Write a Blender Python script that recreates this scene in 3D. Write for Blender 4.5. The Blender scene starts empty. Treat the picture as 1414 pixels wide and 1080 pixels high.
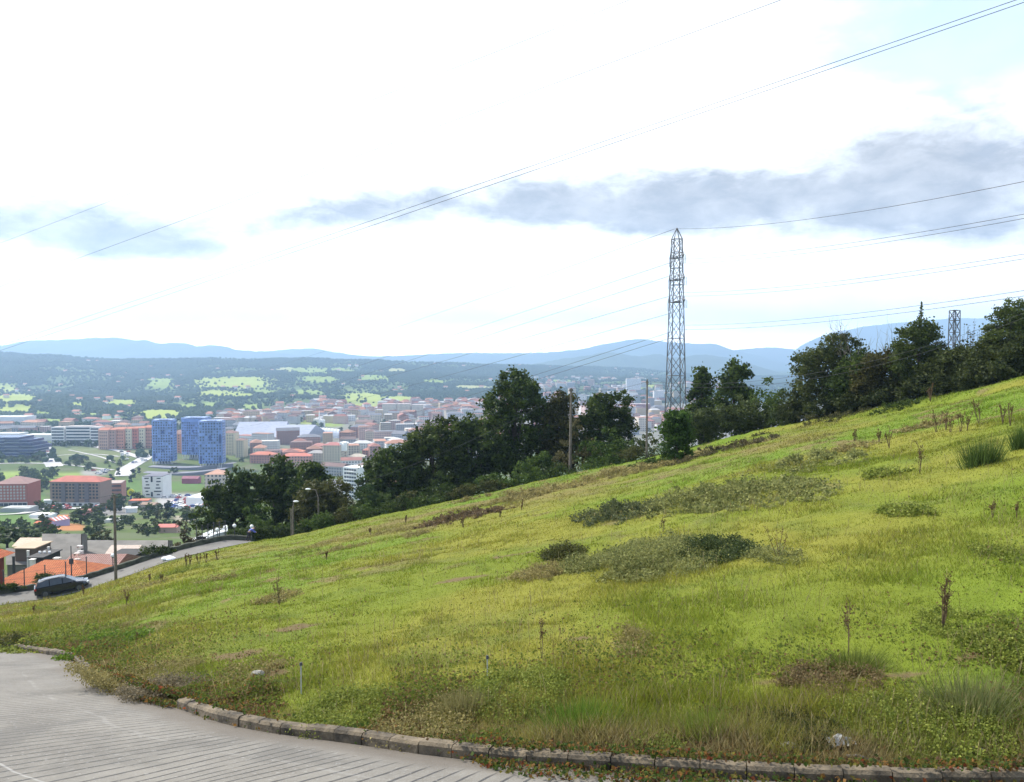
import bpy, math, random
import numpy as np
from mathutils import Vector, Matrix

random.seed(7)
rng = np.random.default_rng(11)
SC = bpy.context.scene
COL = SC.collection
R = math.radians

# ------------------------------------------------------------------ camera
F = 1150.0                                   # focal length in pixels of the 1414 px wide photograph
PITCH = math.atan(45.0 / F)
cam = bpy.data.cameras.new("camera")
cam.sensor_fit = 'HORIZONTAL'
cam.sensor_width = 36.0
cam.lens = F / 1414.0 * 36.0
cam.clip_start = 0.3
cam.clip_end = 60000
co = bpy.data.objects.new("camera", cam)
COL.objects.link(co)
co.location = (0, 0, 0)
co.rotation_euler = (math.pi / 2 - PITCH, 0, 0)
SC.camera = co

# ------------------------------------------------------------------ exposure and light
SC.view_settings.view_transform = 'Standard'
SC.view_settings.look = 'None'
SC.view_settings.exposure = 0.95
SC.view_settings.gamma = 1.0
SC.cycles.max_bounces = 6
SC.cycles.diffuse_bounces = 2
SC.cycles.glossy_bounces = 2
SC.cycles.transmission_bounces = 3
SC.cycles.transparent_max_bounces = 8
SC.cycles.volume_bounces = 0
SC.cycles.use_denoising = True
SC.cycles.sample_clamp_indirect = 4.0

SUN_AZ, SUN_EL = R(-58), R(43)               # azimuth from +Y towards +X
sd = Vector((math.sin(SUN_AZ) * math.cos(SUN_EL), math.cos(SUN_AZ) * math.cos(SUN_EL), math.sin(SUN_EL)))
sl = bpy.data.lights.new("sun", 'SUN')
sl.energy = 4.2
sl.angle = R(0.5)
sl.color = (1.0, 0.95, 0.86)
so = bpy.data.objects.new("sun", sl)
COL.objects.link(so)
so.rotation_euler = (-sd).to_track_quat('-Z', 'Y').to_euler()

W = bpy.data.worlds.new("World")
SC.world = W
W.use_nodes = True


class NT:
    def __init__(s, tree):
        s.t = tree
        s.n = tree.nodes
        s.l = tree.links

    def new(s, typ, **kw):
        n = s.n.new(typ)
        for k, v in kw.items():
            setattr(n, k, v)
        return n

    def put(s, sock, v):
        if hasattr(v, 'is_linked') or isinstance(v, bpy.types.NodeSocket):
            s.l.new(v, sock)
        elif v is not None:
            sock.default_value = v

    def m(s, op, a, b=None, c=None, clamp=False):
        n = s.new('ShaderNodeMath', operation=op)
        n.use_clamp = clamp
        s.put(n.inputs[0], a)
        if b is not None:
            s.put(n.inputs[1], b)
        if c is not None:
            s.put(n.inputs[2], c)
        return n.outputs[0]

    def ss(s, v, a, b):
        n = s.new('ShaderNodeMapRange', interpolation_type='SMOOTHSTEP')
        s.put(n.inputs[0], v)
        n.inputs[1].default_value = a
        n.inputs[2].default_value = b
        n.inputs[3].default_value = 0.0
        n.inputs[4].default_value = 1.0
        return n.outputs[0]

    def noise(s, vec, scale, detail=3, rough=0.55, dist=0.0):
        n = s.new('ShaderNodeTexNoise')
        s.put(n.inputs['Vector'], vec)
        n.inputs['Scale'].default_value = scale
        n.inputs['Detail'].default_value = detail
        n.inputs['Roughness'].default_value = rough
        n.inputs['Distortion'].default_value = dist
        return n.outputs[0]

    def mix(s, f, a, b):
        n = s.new('ShaderNodeMix', data_type='RGBA')
        s.put(n.inputs[0], f)
        s.put(n.inputs[6], a)
        s.put(n.inputs[7], b)
        return n.outputs[2]


def world_sky():
    n = NT(W.node_tree)
    n.n.clear()
    out = n.new('ShaderNodeOutputWorld')
    sky = n.new('ShaderNodeTexSky', sky_type='NISHITA')
    sky.sun_disc = False
    sky.sun_elevation = SUN_EL
    sky.sun_rotation = SUN_AZ % (2 * math.pi)
    sky.altitude = 300
    sky.dust_density = 1.5
    b1 = n.new('ShaderNodeBackground')
    n.l.new(sky.outputs[0], b1.inputs[0])
    b1.inputs[1].default_value = 0.15
    tc = n.new('ShaderNodeTexCoord')
    sep = n.new('ShaderNodeSeparateXYZ')
    n.l.new(tc.outputs['Generated'], sep.inputs[0])
    x, y, z = sep.outputs
    az = n.m('ARCTAN2', x, y)
    el = n.m('ARCSINE', z)
    # cloud plane coordinates: the same clouds seen as a deck overhead
    cmb = n.new('ShaderNodeCombineXYZ')
    n.l.new(az, cmb.inputs[0])
    n.l.new(n.m('MULTIPLY', el, 2.2), cmb.inputs[1])
    v = cmb.outputs[0]
    n1 = n.noise(v, 7.0, 9, 0.6, 0.15)
    n2 = n.noise(v, 2.2, 5, 0.55)
    w = n.m('SUBTRACT', n1, 0.5)
    w2 = n.m('SUBTRACT', n2, 0.5)
    daz = n.m('ADD', az, n.m('MULTIPLY', w, 0.16))
    de = n.m('ADD', el, n.m('MULTIPLY', w2, 0.06))

    def blob(px, py, rx, ry, amp, flat=0.0):
        a0 = math.atan((px - 707) / F)
        e0 = math.atan((495 - py) / F) * math.cos(a0)
        qa = n.m('DIVIDE', n.m('SUBTRACT', daz, a0), rx / F)
        qe = n.m('DIVIDE', n.m('SUBTRACT', de, e0), ry / F)
        if flat:      # flat base: steeper falloff below than above
            lo = n.m('MULTIPLY', n.m('MINIMUM', qe, 0.0), flat)
            qe = n.m('ADD', n.m('MAXIMUM', qe, 0.0), lo)
        d = n.m('ADD', n.m('MULTIPLY', qa, qa), n.m('MULTIPLY', qe, qe))
        return n.m('MULTIPLY', n.m('EXPONENT', n.m('MULTIPLY', d, -1.0)), amp)

    def total(bl):
        t = None
        for b in bl:
            k = blob(*b)
            t = k if t is None else n.m('ADD', t, k)
        return t
    grey = total([(870, 302, 130, 60, 1.15, 2.6), (700, 285, 130, 50, 0.85, 2.0), (500, 300, 130, 46, 0.8, 2.2), (400, 320, 60, 30, 0.5, 2.0), (1080, 285, 150, 66, 0.85, 1.6),
                  (1300, 270, 170, 80, 0.72, 1.3), (50, 315, 150, 60, 0.8, 2.4), (230, 335, 120, 40, 0.72, 2.4), (1200, 205, 130, 50, 0.5, 1.2),
                  (-250, 300, 220, 60, 0.5, 1.5), (1700, 250, 300, 90, 0.7, 1.3)])
    grey = n.m('ADD', n.m('MULTIPLY', grey, n.m('ADD', 0.9, n.m('MULTIPLY', w, 1.2))), n.m('MULTIPLY', w, 0.9))
    n3 = n.m('SUBTRACT', n.noise(v, 19.0, 7, 0.62, 0.4), 0.5)
    grey = n.m('ADD', grey, n.m('MULTIPLY', n3, 0.75))
    gm = n.ss(grey, 0.16, 1.0)
    blue = total([(1390, 40, 150, 70, 0.95), (1180, 60, 120, 60, 0.25),
                  (1500, -200, 400, 160, 1.0)])
    blue = n.m('ADD', blue, n.m('MULTIPLY', w, 1.3))
    bm = n.ss(blue, 0.12, 1.0)
    # clear sky away from the bank of clouds in front (sides, back, zenith)
    away = n.m('MAXIMUM', n.ss(n.m('ABSOLUTE', az), 0.75, 1.5), n.ss(el, 0.62, 1.0))
    away = n.m('MULTIPLY', away, n.ss(n.m('ADD', n2, n.m('MULTIPLY', w, 0.5)), 0.25, 0.50))
    hole = n.m('MAXIMUM', bm, away)
    white = n.mix(n.ss(n1, 0.3, 0.7), (0.62, 0.655, 0.70, 1), (0.80, 0.80, 0.80, 1))
    tone = n.ss(n.m('ADD', n.m('MULTIPLY', w, 1.0), n.m('MULTIPLY', n3, 0.9)), -0.28, 0.28)
    belly = n.mix(tone, (0.33, 0.318, 0.305, 1), (0.175, 0.168, 0.165, 1))
    ccol = n.mix(gm, white, belly)
    b2 = n.new('ShaderNodeBackground')
    n.l.new(ccol, b2.inputs[0])
    low = n.m('SUBTRACT', 1.0, n.ss(el, 0.0, 0.15))
    low2 = n.m('SUBTRACT', 1.0, n.ss(el, 0.0, 0.055))
    n.l.new(n.m('ADD', n.m('ADD', 1.32, n.m('MULTIPLY', low, 0.9)), n.m('MULTIPLY', low2, 3.0)), b2.inputs[1])
    mx = n.new('ShaderNodeMixShader')
    n.l.new(n.m('MULTIPLY', hole, 0.72), mx.inputs[0])
    n.l.new(b2.outputs[0], mx.inputs[1])
    n.l.new(b1.outputs[0], mx.inputs[2])
    n.l.new(mx.outputs[0], out.inputs[0])


world_sky()

# ------------------------------------------------------------------ projection helpers
CP, SP = math.cos(PITCH), math.sin(PITCH)


def slope(py):                               # dz/dy of the view ray through photo row py
    v = -(np.asarray(py, float) - 540.0) / F
    return (v * CP - SP) / (CP + v * SP)


def row(zy):                                 # inverse of slope
    zy = np.asarray(zy, float)
    v = (zy * CP + SP) / (CP - zy * SP)
    return 540.0 - v * F


def P(px, py, D):
    v = -(py - 540.0) / F
    d = Vector(((px - 707.0) / F, CP + v * SP, v * CP - SP))
    return d * (D / d.y)


def proj(p):
    dep = p[1] * CP - p[2] * SP
    return 707 + F * p[0] / dep, 540 - F * (p[1] * SP + p[2] * CP) / dep


# ------------------------------------------------------------------ noise
def _hash(ix, iy, seed):
    h = (ix.astype(np.int64) * 374761393 + iy.astype(np.int64) * 668265263 + seed * 974711) & 0x7fffffff
    h = ((h ^ (h >> 13)) * 1274126177) & 0x7fffffff
    h = (h ^ (h >> 16)) & 0xffff
    return h / 65535.0


def vnoise(x, y, seed=0):
    x = np.asarray(x, float)
    y = np.asarray(y, float)
    ix, iy = np.floor(x), np.floor(y)
    fx, fy = x - ix, y - iy
    fx = fx * fx * (3 - 2 * fx)
    fy = fy * fy * (3 - 2 * fy)
    a = _hash(ix, iy, seed)
    b = _hash(ix + 1, iy, seed)
    c = _hash(ix, iy + 1, seed)
    d = _hash(ix + 1, iy + 1, seed)
    return (a * (1 - fx) + b * fx) * (1 - fy) + (c * (1 - fx) + d * fx) * fy


def fbm(x, y, seed=0, oct=4):
    t, amp, tot = 0, 1.0, 0
    for k in range(oct):
        t = t + amp * vnoise(np.asarray(x) * 2 ** k + 17.3 * k, np.asarray(y) * 2 ** k - 9.1 * k, seed + k)
        tot += amp
        amp *= 0.5
    return t / tot


def sstep(a, b, x):
    t = np.clip((np.asarray(x, float) - a) / (b - a), 0, 1)
    return t * t * (3 - 2 * t)


def tab(pts):
    xs = np.array([p[0] for p in pts], float)
    ys = np.array([p[1] for p in pts], float)
    h = np.diff(xs)
    dl = np.diff(ys) / h
    m = np.zeros(len(xs))
    m[0], m[-1] = dl[0], dl[-1]
    for i in range(1, len(xs) - 1):
        if dl[i - 1] * dl[i] > 0:
            w1, w2 = 2 * h[i] + h[i - 1], h[i] + 2 * h[i - 1]
            m[i] = (w1 + w2) / (w1 / dl[i - 1] + w2 / dl[i])

    def f(x):
        x = np.clip(np.asarray(x, float), xs[0], xs[-1])
        i = np.clip(np.searchsorted(xs, x, side='right') - 1, 0, len(xs) - 2)
        t = (x - xs[i]) / h[i]
        return ((2 * t ** 3 - 3 * t ** 2 + 1) * ys[i] + (t ** 3 - 2 * t ** 2 + t) * h[i] * m[i] +
                (-2 * t ** 3 + 3 * t ** 2) * ys[i + 1] + (t ** 3 - t ** 2) * h[i] * m[i + 1])
    return f


# ------------------------------------------------------------------ the lie of the land
NEAR_D = tab([(-500, 30), (-100, 28), (0, 26), (76, 24.8), (113, 20.7), (244, 14.5), (376, 12.2), (484, 11.4), (591, 10.6), (680, 10.2), (900, 9.6), (1150, 9.1), (1414, 8.9), (1800, 8.6)])
NEAR_P = tab([(-500, 898), (-100, 900), (0, 901), (76, 903), (113, 918), (244, 966), (376, 1000), (484, 1013), (591, 1029), (680, 1037), (900, 1049), (1150, 1061), (1414, 1068), (1800, 1080)])
SKY_D = tab([(-500, 60), (0, 70), (82, 72.2), (240, 76.5), (340, 79.5), (480, 84), (680, 88), (900, 86), (1100, 76), (1250, 68), (1414, 60), (1800, 50)])
SKY_P = tab([(-500, 900), (0, 836), (82, 823), (160, 800), (240, 773), (340, 750), (420, 736), (480, 721), (560, 705), (650, 686), (760, 661), (900, 631), (1000, 606), (1100, 584), (1250, 557), (1330, 540), (1414, 519), (1800, 440)])
VALLEY = tab([(70, -25), (82, -26.5), (100, -28.5), (120, -31.5), (150, -36), (200, -45.5), (250, -55), (350, -72), (500, -92), (700, -111.5), (860, -119.5), (900, -120), (9000, -120)])
HB = tab([(-500, 1450), (0, 1450), (200, 1500), (330, 1750), (450, 2050), (560, 2300), (660, 2250), (760, 2150), (920, 2200), (1800, 2300)])
HR = tab([(-500, 4200), (0, 4300), (420, 4600), (680, 5000), (920, 5600), (1800, 5600)])
HRP = tab([(-500, 486), (0, 488), (60, 491), (150, 496), (230, 498), (290, 495), (350, 497), (420, 496), (500, 499), (560, 500), (680, 504), (790, 507), (860, 509), (920, 512), (1060, 530), (1250, 545), (1800, 548)])

KPX = [(-60, 894.5), (76, 906), (113, 926), (152, 948), (191, 963), (244, 978), (295, 996), (376, 1013), (484, 1027), (591, 1044), (680, 1053), (740, 1059), (900, 1069), (1150, 1083), (1414, 1090)]
EYE, GRADE = 2.2, 0.27


def road_z(x, y):
    return -EYE - GRADE * y - 0.012 * np.maximum(np.asarray(y, float) - 25.0, 0) ** 2


def on_road_plane(px, py):
    D = 2.0
    s = float(slope(py))
    D = EYE / (-s - GRADE)
    p = P(px, py, D)
    return (p.x, p.y)


kp = [(-60, 38), (-44, 36.5), (-30, 34), (-21.5, 30.5)] + [on_road_plane(*q) for q in KPX[1:]] + [(8.6, 8.6), (14, 8.1), (22, 7.6)]


def resample(pts, step):
    pts = np.array(pts, float)
    # Catmull-Rom
    out = []
    n = len(pts)
    for i in range(n - 1):
        p0, p1, p2, p3 = pts[max(i - 1, 0)], pts[i], pts[i + 1], pts[min(i + 2, n - 1)]
        for t in np.linspace(0, 1, 24, endpoint=False):
            out.append(0.5 * ((2 * p1) + (-p0 + p2) * t + (2 * p0 - 5 * p1 + 4 * p2 - p3) * t ** 2 + (-p0 + 3 * p1 - 3 * p2 + p3) * t ** 3))
    out.append(pts[-1])
    out = np.array(out)
    d = np.r_[0, np.cumsum(np.linalg.norm(np.diff(out, axis=0), axis=1))]
    s = np.arange(0, d[-1], step)
    return np.stack([np.interp(s, d, out[:, k]) for k in range(out.shape[1])], 1)


KERB = resample(kp, 0.5)


def kerb_sd(x, y):
    """signed distance to the kerb line, positive on the meadow side"""
    x = np.asarray(x, float).ravel()
    y = np.asarray(y, float).ravel()
    best = np.full(x.shape, 1e9)
    sgn = np.ones(x.shape)
    k = KERB[::2]
    for i in range(len(k) - 1):
        a, b = k[i], k[i + 1]
        ab = b - a
        t = np.clip(((x - a[0]) * ab[0] + (y - a[1]) * ab[1]) / (ab @ ab), 0, 1)
        dx, dy = x - a[0] - t * ab[0], y - a[1] - t * ab[1]
        d = np.hypot(dx, dy)
        cr = ab[0] * (y - a[1]) - ab[1] * (x - a[0])
        m = d < best
        best[m] = d[m]
        sgn[m] = np.where(cr[m] > 0, 1, -1)
    return best * sgn


def H(x, y, rough=True, road=False):
    x = np.asarray(x, float)
    y = np.maximum(np.asarray(y, float), 1.0)
    c = np.clip(707 + F * x / y, -450, 1780)
    nd, npy, sd_, sp = NEAR_D(c), NEAR_P(c), SKY_D(c), SKY_P(c)
    B = (npy - sp) / (1 / nd - 1 / sd_)
    A = sp - B / sd_
    zm = slope(A + B / np.maximum(y, nd * 0.9)) * y
    zs = slope(sp) * sd_
    t = y - sd_
    lane = 1 - sstep(300, 380, c)
    right = sstep(340, 700, c)
    zl = zs - 0.03 * t - 4.5 * sstep(4.4, 7.5, t)                                            # the lane lies level
    zr = zs + (slope(sp) - 0.10) * t                              # the ground falls away behind the brow
    zb = lane * zl + (1 - lane) * zr
    w = sstep(4.5, 40, t) * (1 - right) + sstep(15, 320, t) * right
    zb = zb * (1 - w) + VALLEY(np.maximum(y, 70)) * w
    z = np.where(t < 0, zm, zb)
    # grassy bank just under the brow on the right
    bank = sstep(840, 930, c) * np.exp(-((t + 4.6) / 1.6) ** 2) * 0.75
    z = z - bank * (y < 200)
    # far hills
    hb, hr, hp = HB(c), HR(c), HRP(c)
    pb = row(-120.0 / hb)
    s = np.clip((y - hb) / (hr - hb), 0, 1)
    ph = pb + (hp - pb) * s ** 0.85
    zh = slope(ph) * y
    und = (fbm(x / 700, y / 700, 31, 4) - 0.5) * 95 * np.sin(np.pi * np.clip(s, 0, 1)) ** 0.8
    rid = (fbm(x / 260, y / 900, 41, 3) - 0.5) * 26 * sstep(0.5, 1.0, s)
    zh = zh + und + rid
    past = np.maximum(y - hr, 0)
    zh = np.where(past > 0, np.maximum(slope(hp) * hr + rid - 0.09 * past, -122), zh)
    z = np.where(y > hb, zh, z)
    if rough:
        near = 1 - sstep(60, 140, y)
        z = z + near * ((fbm(x / 2.6, y / 2.6, 3, 3) - 0.5) * 0.28 + (fbm(x / 0.7, y / 0.7, 5, 2) - 0.5) * 0.15) * sstep(-0.5, 2.5, y - nd) * (1 - lane * (t > -0.3) * (t < 5))
    return z


def G(px, py, dmin=3.0, dmax=9000.0, rough=False):
    D = np.geomspace(dmin, dmax, 4000)
    u, s = (px - 707.0) / F, float(slope(py))
    v = -(py - 540.0) / F
    x = u / (CP + v * SP) * D
    h = H(x, D, rough)
    k = np.nonzero(s * D < h)[0]
    i = k[0] if len(k) else len(D) - 1
    return Vector((x[i], D[i], h[i]))


# ------------------------------------------------------------------ materials
MATS = {}


def material(name):
    m = bpy.data.materials.new(name)
    m.use_nodes = True
    n = NT(m.node_tree)
    n.n.clear()
    out = n.new('ShaderNodeOutputMaterial')
    b = n.new('ShaderNodeBsdfPrincipled')
    n.l.new(b.outputs[0], out.inputs[0])
    MATS[name] = m
    return m, n, b, out


def plain(name, col, rough=0.7, var=0.15, scale=3.0, metal=0.0, bump=0.0):
    m, n, b, out = material(name)
    tc = n.new('ShaderNodeTexCoord')
    f = n.noise(tc.outputs['Object'], scale, 5, 0.6)
    c0 = [max(0, k * (1 - var)) for k in col[:3]] + [1]
    c1 = [min(1, k * (1 + var)) for k in col[:3]] + [1]
    n.l.new(n.mix(n.ss(f, 0.3, 0.7), c0, c1), b.inputs['Base Color'])
    b.inputs['Roughness'].default_value = rough
    b.inputs['Metallic'].default_value = metal
    if bump:
        bp = n.new('ShaderNodeBump')
        bp.inputs['Strength'].default_value = bump
        bp.inputs['Distance'].default_value = 0.02
        n.l.new(n.noise(tc.outputs['Object'], scale * 8, 4), bp.inputs['Height'])
        n.l.new(bp.outputs[0], b.inputs['Normal'])
    return m


def foliage(name, trans=0.3, rough=0.55, var=0.3, vscale=0.7):
    m, n, b, out = material(name)
    at = n.new('ShaderNodeAttribute', attribute_name='Col')
    tc = n.new('ShaderNodeTexCoord')
    f = n.noise(tc.outputs['Object'], vscale, 3)
    hs = n.new('ShaderNodeHueSaturation')
    n.l.new(at.outputs['Color'], hs.inputs['Color'])
    n.l.new(n.m('ADD', 1 - var / 2, n.m('MULTIPLY', f, var)), hs.inputs['Value'])
    n.l.new(hs.outputs[0], b.inputs['Base Color'])
    b.inputs['Roughness'].default_value = rough
    b.inputs['Specular IOR Level'].default_value = 0.08
    tr = n.new('ShaderNodeBsdfTranslucent')
    n.l.new(hs.outputs[0], tr.inputs[0])
    mx = n.new('ShaderNodeMixShader')
    mx.inputs[0].default_value = trans
    n.l.new(b.outputs[0], mx.inputs[1])
    n.l.new(tr.outputs[0], mx.inputs[2])
    n.l.new(mx.outputs[0], out.inputs[0])
    return m


def vcol(name, rough=0.9, scale=1.0, var=0.5, bump=0.4, bdist=0.05):
    m, n, b, out = material(name)
    at = n.new('ShaderNodeAttribute', attribute_name='Col')
    tc = n.new('ShaderNodeTexCoord')
    o = tc.outputs['Object']
    f1 = n.noise(o, scale, 6, 0.65)
    f2 = n.noise(o, scale * 7.3, 4, 0.7)
    f = n.m('ADD', n.m('MULTIPLY', f1, 0.55), n.m('MULTIPLY', f2, 0.45))
    hs = n.new('ShaderNodeHueSaturation')
    n.l.new(at.outputs['Color'], hs.inputs['Color'])
    n.l.new(n.m('ADD', 1 - var, n.m('MULTIPLY', f, 2 * var)), hs.inputs['Value'])
    n.l.new(hs.outputs[0], b.inputs['Base Color'])
    b.inputs['Roughness'].default_value = rough
    b.inputs['Specular IOR Level'].default_value = 0.1
    bp = n.new('ShaderNodeBump')
    bp.inputs['Strength'].default_value = bump
    bp.inputs['Distance'].default_value = bdist
    n.l.new(f, bp.inputs['Height'])
    n.l.new(bp.outputs[0], b.inputs['Normal'])
    return m


def facade(name, wu=3.2, wv=3.0, fu=0.45, lo=0.28, hi=0.78, glass=(0.05, 0.06, 0.08, 1)):
    """wall in the object's own colour, rows of window panes laid out in metres (UV)"""
    m, n, b, out = material(name)
    oi = n.new('ShaderNodeObjectInfo')
    uv = n.new('ShaderNodeUVMap')
    sp = n.new('ShaderNodeSeparateXYZ')
    n.l.new(uv.outputs[0], sp.inputs[0])
    u = n.m('FRACT', n.m('DIVIDE', sp.outputs[0], wu))
    v = n.m('FRACT', n.m('DIVIDE', sp.outputs[1], wv))
    k = n.m('MULTIPLY', n.m('LESS_THAN', n.m('ABSOLUTE', n.m('SUBTRACT', u, 0.5)), fu / 2),
            n.m('MULTIPLY', n.m('GREATER_THAN', v, lo), n.m('LESS_THAN', v, hi)))
    tc = n.new('ShaderNodeTexCoord')
    f = n.noise(tc.outputs['Object'], 0.15, 4)
    hs = n.new('ShaderNodeHueSaturation')
    n.l.new(oi.outputs['Color'], hs.inputs['Color'])
    n.l.new(n.m('ADD', 0.8, n.m('MULTIPLY', f, 0.4)), hs.inputs['Value'])
    n.l.new(n.mix(k, hs.outputs[0], glass), b.inputs['Base Color'])
    n.l.new(n.m('SUBTRACT', 0.85, n.m('MULTIPLY', k, 0.65)), b.inputs['Roughness'])
    return m


def ocol(name, rough=0.8, var=0.25, scale=0.4):
    m, n, b, out = material(name)
    oi = n.new('ShaderNodeObjectInfo')
    tc = n.new('ShaderNodeTexCoord')
    f = n.noise(tc.outputs['Object'], scale, 4)
    hs = n.new('ShaderNodeHueSaturation')
    n.l.new(oi.outputs['Color'], hs.inputs['Color'])
    n.l.new(n.m('ADD', 1 - var, n.m('MULTIPLY', f, 2 * var)), hs.inputs['Value'])
    n.l.new(hs.outputs[0], b.inputs['Base Color'])
    b.inputs['Roughness'].default_value = rough
    return m


def tiles(name, c0, c1, w=0.22, l=0.36):
    m, n, b, out = material(name)
    uv = n.new('ShaderNodeUVMap')
    sp = n.new('ShaderNodeSeparateXYZ')
    n.l.new(uv.outputs[0], sp.inputs[0])
    u = n.m('SINE', n.m('MULTIPLY', sp.outputs[0], 2 * math.pi / w))
    v = n.m('FRACT', n.m('DIVIDE', sp.outputs[1], l))
    f = n.noise(uv.outputs[0], 2.5, 6, 0.75)
    f3 = n.noise(uv.outputs[0], 0.7, 3)
    base = n.mix(n.ss(n.m('ADD', n.m('MULTIPLY', f, 0.6), n.m('MULTIPLY', f3, 0.4)), 0.35, 0.65), c0 + (1,), c1 + (1,))
    gap = n.m('MAXIMUM', n.m('LESS_THAN', u, -0.55), n.m('LESS_THAN', v, 0.16))
    n.l.new(n.mix(n.m('MULTIPLY', gap, 0.45), base, (c0[0] * .25, c0[1] * .25, c0[2] * .25, 1)), b.inputs['Base Color'])
    b.inputs['Roughness'].default_value = 0.85
    bp = n.new('ShaderNodeBump')
    bp.inputs['Distance'].default_value = 0.05
    n.l.new(n.m('ADD', n.m('MULTIPLY', u, 0.5), v), bp.inputs['Height'])
    n.l.new(bp.outputs[0], b.inputs['Normal'])
    return m


M_MEADOW = vcol('meadow_soil_and_turf', 0.95, 1.6, 0.55, 0.8, 0.06)
M_LAND = vcol('valley_land', 0.95, 0.02, 0.35, 0.0)
M_GRASS = foliage('grass_blades', 0.5, 0.6, 0.2, 0.3)
M_BRAMBLE = foliage('bramble_leaves', 0.42, 0.5, 0.3, 0.8)
M_LEAF = foliage('tree_leaves', 0.32, 0.5, 0.4, 0.5)
M_FARWOOD = vcol('woodland_canopy', 0.95, 0.05, 0.4, 0.0)
M_BARK = plain('bark', (0.07, 0.055, 0.042), 0.9, 0.4, 6, bump=0.6)
M_DEADWOOD = plain('dead_grey_wood', (0.16, 0.14, 0.12), 0.9, 0.3, 6)
M_POLE = plain('weathered_pole_wood', (0.12, 0.10, 0.08), 0.85, 0.3, 4, bump=0.4)
M_STEEL = plain('galvanised_steel', (0.10, 0.105, 0.115), 0.55, 0.2, 3, 0.5)
M_TILE = tiles('orange_roof_tiles', (0.50, 0.13, 0.045), (0.66, 0.21, 0.07))
M_TILE_OLD = tiles('old_pinkish_roof_tiles', (0.30, 0.15, 0.115), (0.36, 0.22, 0.18))
M_WIRE = plain('cable_metal', (0.05, 0.05, 0.053), 0.8, 0.1, 3)
M_CERAMIC = plain('insulator_glass', (0.10, 0.12, 0.11), 0.2, 0.1)
M_DRY = plain('dry_brown_stem', (0.10, 0.062, 0.032), 0.9, 0.4, 12)
M_CONC = plain('pale_concrete', (0.42, 0.41, 0.38), 0.9, 0.2, 0.6)
M_GLASS = plain('dark_window_glass', (0.03, 0.04, 0.055), 0.12, 0.1)
M_FACADE = facade('facade_with_windows')
M_FACADE_S = facade('facade_with_small_windows', 2.6, 2.9, 0.4)
M_OCOL = ocol('painted_surface')
M_ROOF = ocol('roof_surface', 0.9, 0.35, 0.25)

# ------------------------------------------------------------------ mesh helpers


def link_mesh(name, me, parent=None):
    o = bpy.data.objects.new(name, me)
    COL.objects.link(o)
    if parent:
        o.parent = parent
    return o


def mesh_np(name, v, f, mats, uv=None, col=None, smooth=False, midx=None):
    """v (N,3), f (M,k): one mesh of k-gons from arrays"""
    v = np.asarray(v, np.float32)
    f = np.asarray(f, np.int32)
    me = bpy.data.meshes.new(name)
    me.vertices.add(len(v))
    me.vertices.foreach_set('co', v.ravel())
    k = f.shape[1]
    me.loops.add(f.size)
    me.loops.foreach_set('vertex_index', f.ravel())
    me.polygons.add(len(f))
    me.polygons.foreach_set('loop_start', np.arange(0, f.size, k, dtype=np.int32))
    me.polygons.foreach_set('loop_total', np.full(len(f), k, np.int32))
    if midx is not None:
        me.polygons.foreach_set('material_index', np.asarray(midx, np.int32))
    me.polygons.foreach_set('use_smooth', np.full(len(f), smooth, bool))
    for m in (mats if isinstance(mats, (list, tuple)) else [mats]):
        me.materials.append(m)
    if col is not None:
        a = me.attributes.new('Col', 'FLOAT_COLOR', 'POINT')
        c4 = np.ones((len(v), 4), np.float32)
        c4[:, :3] = col
        a.data.foreach_set('color', c4.ravel())
    if uv is not None:
        l = me.uv_layers.new(name='UVMap')
        l.data.foreach_set('uv', np.asarray(uv, np.float32)[f.ravel()].ravel())
    me.update(calc_edges=True)
    me.validate()
    return me


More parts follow.
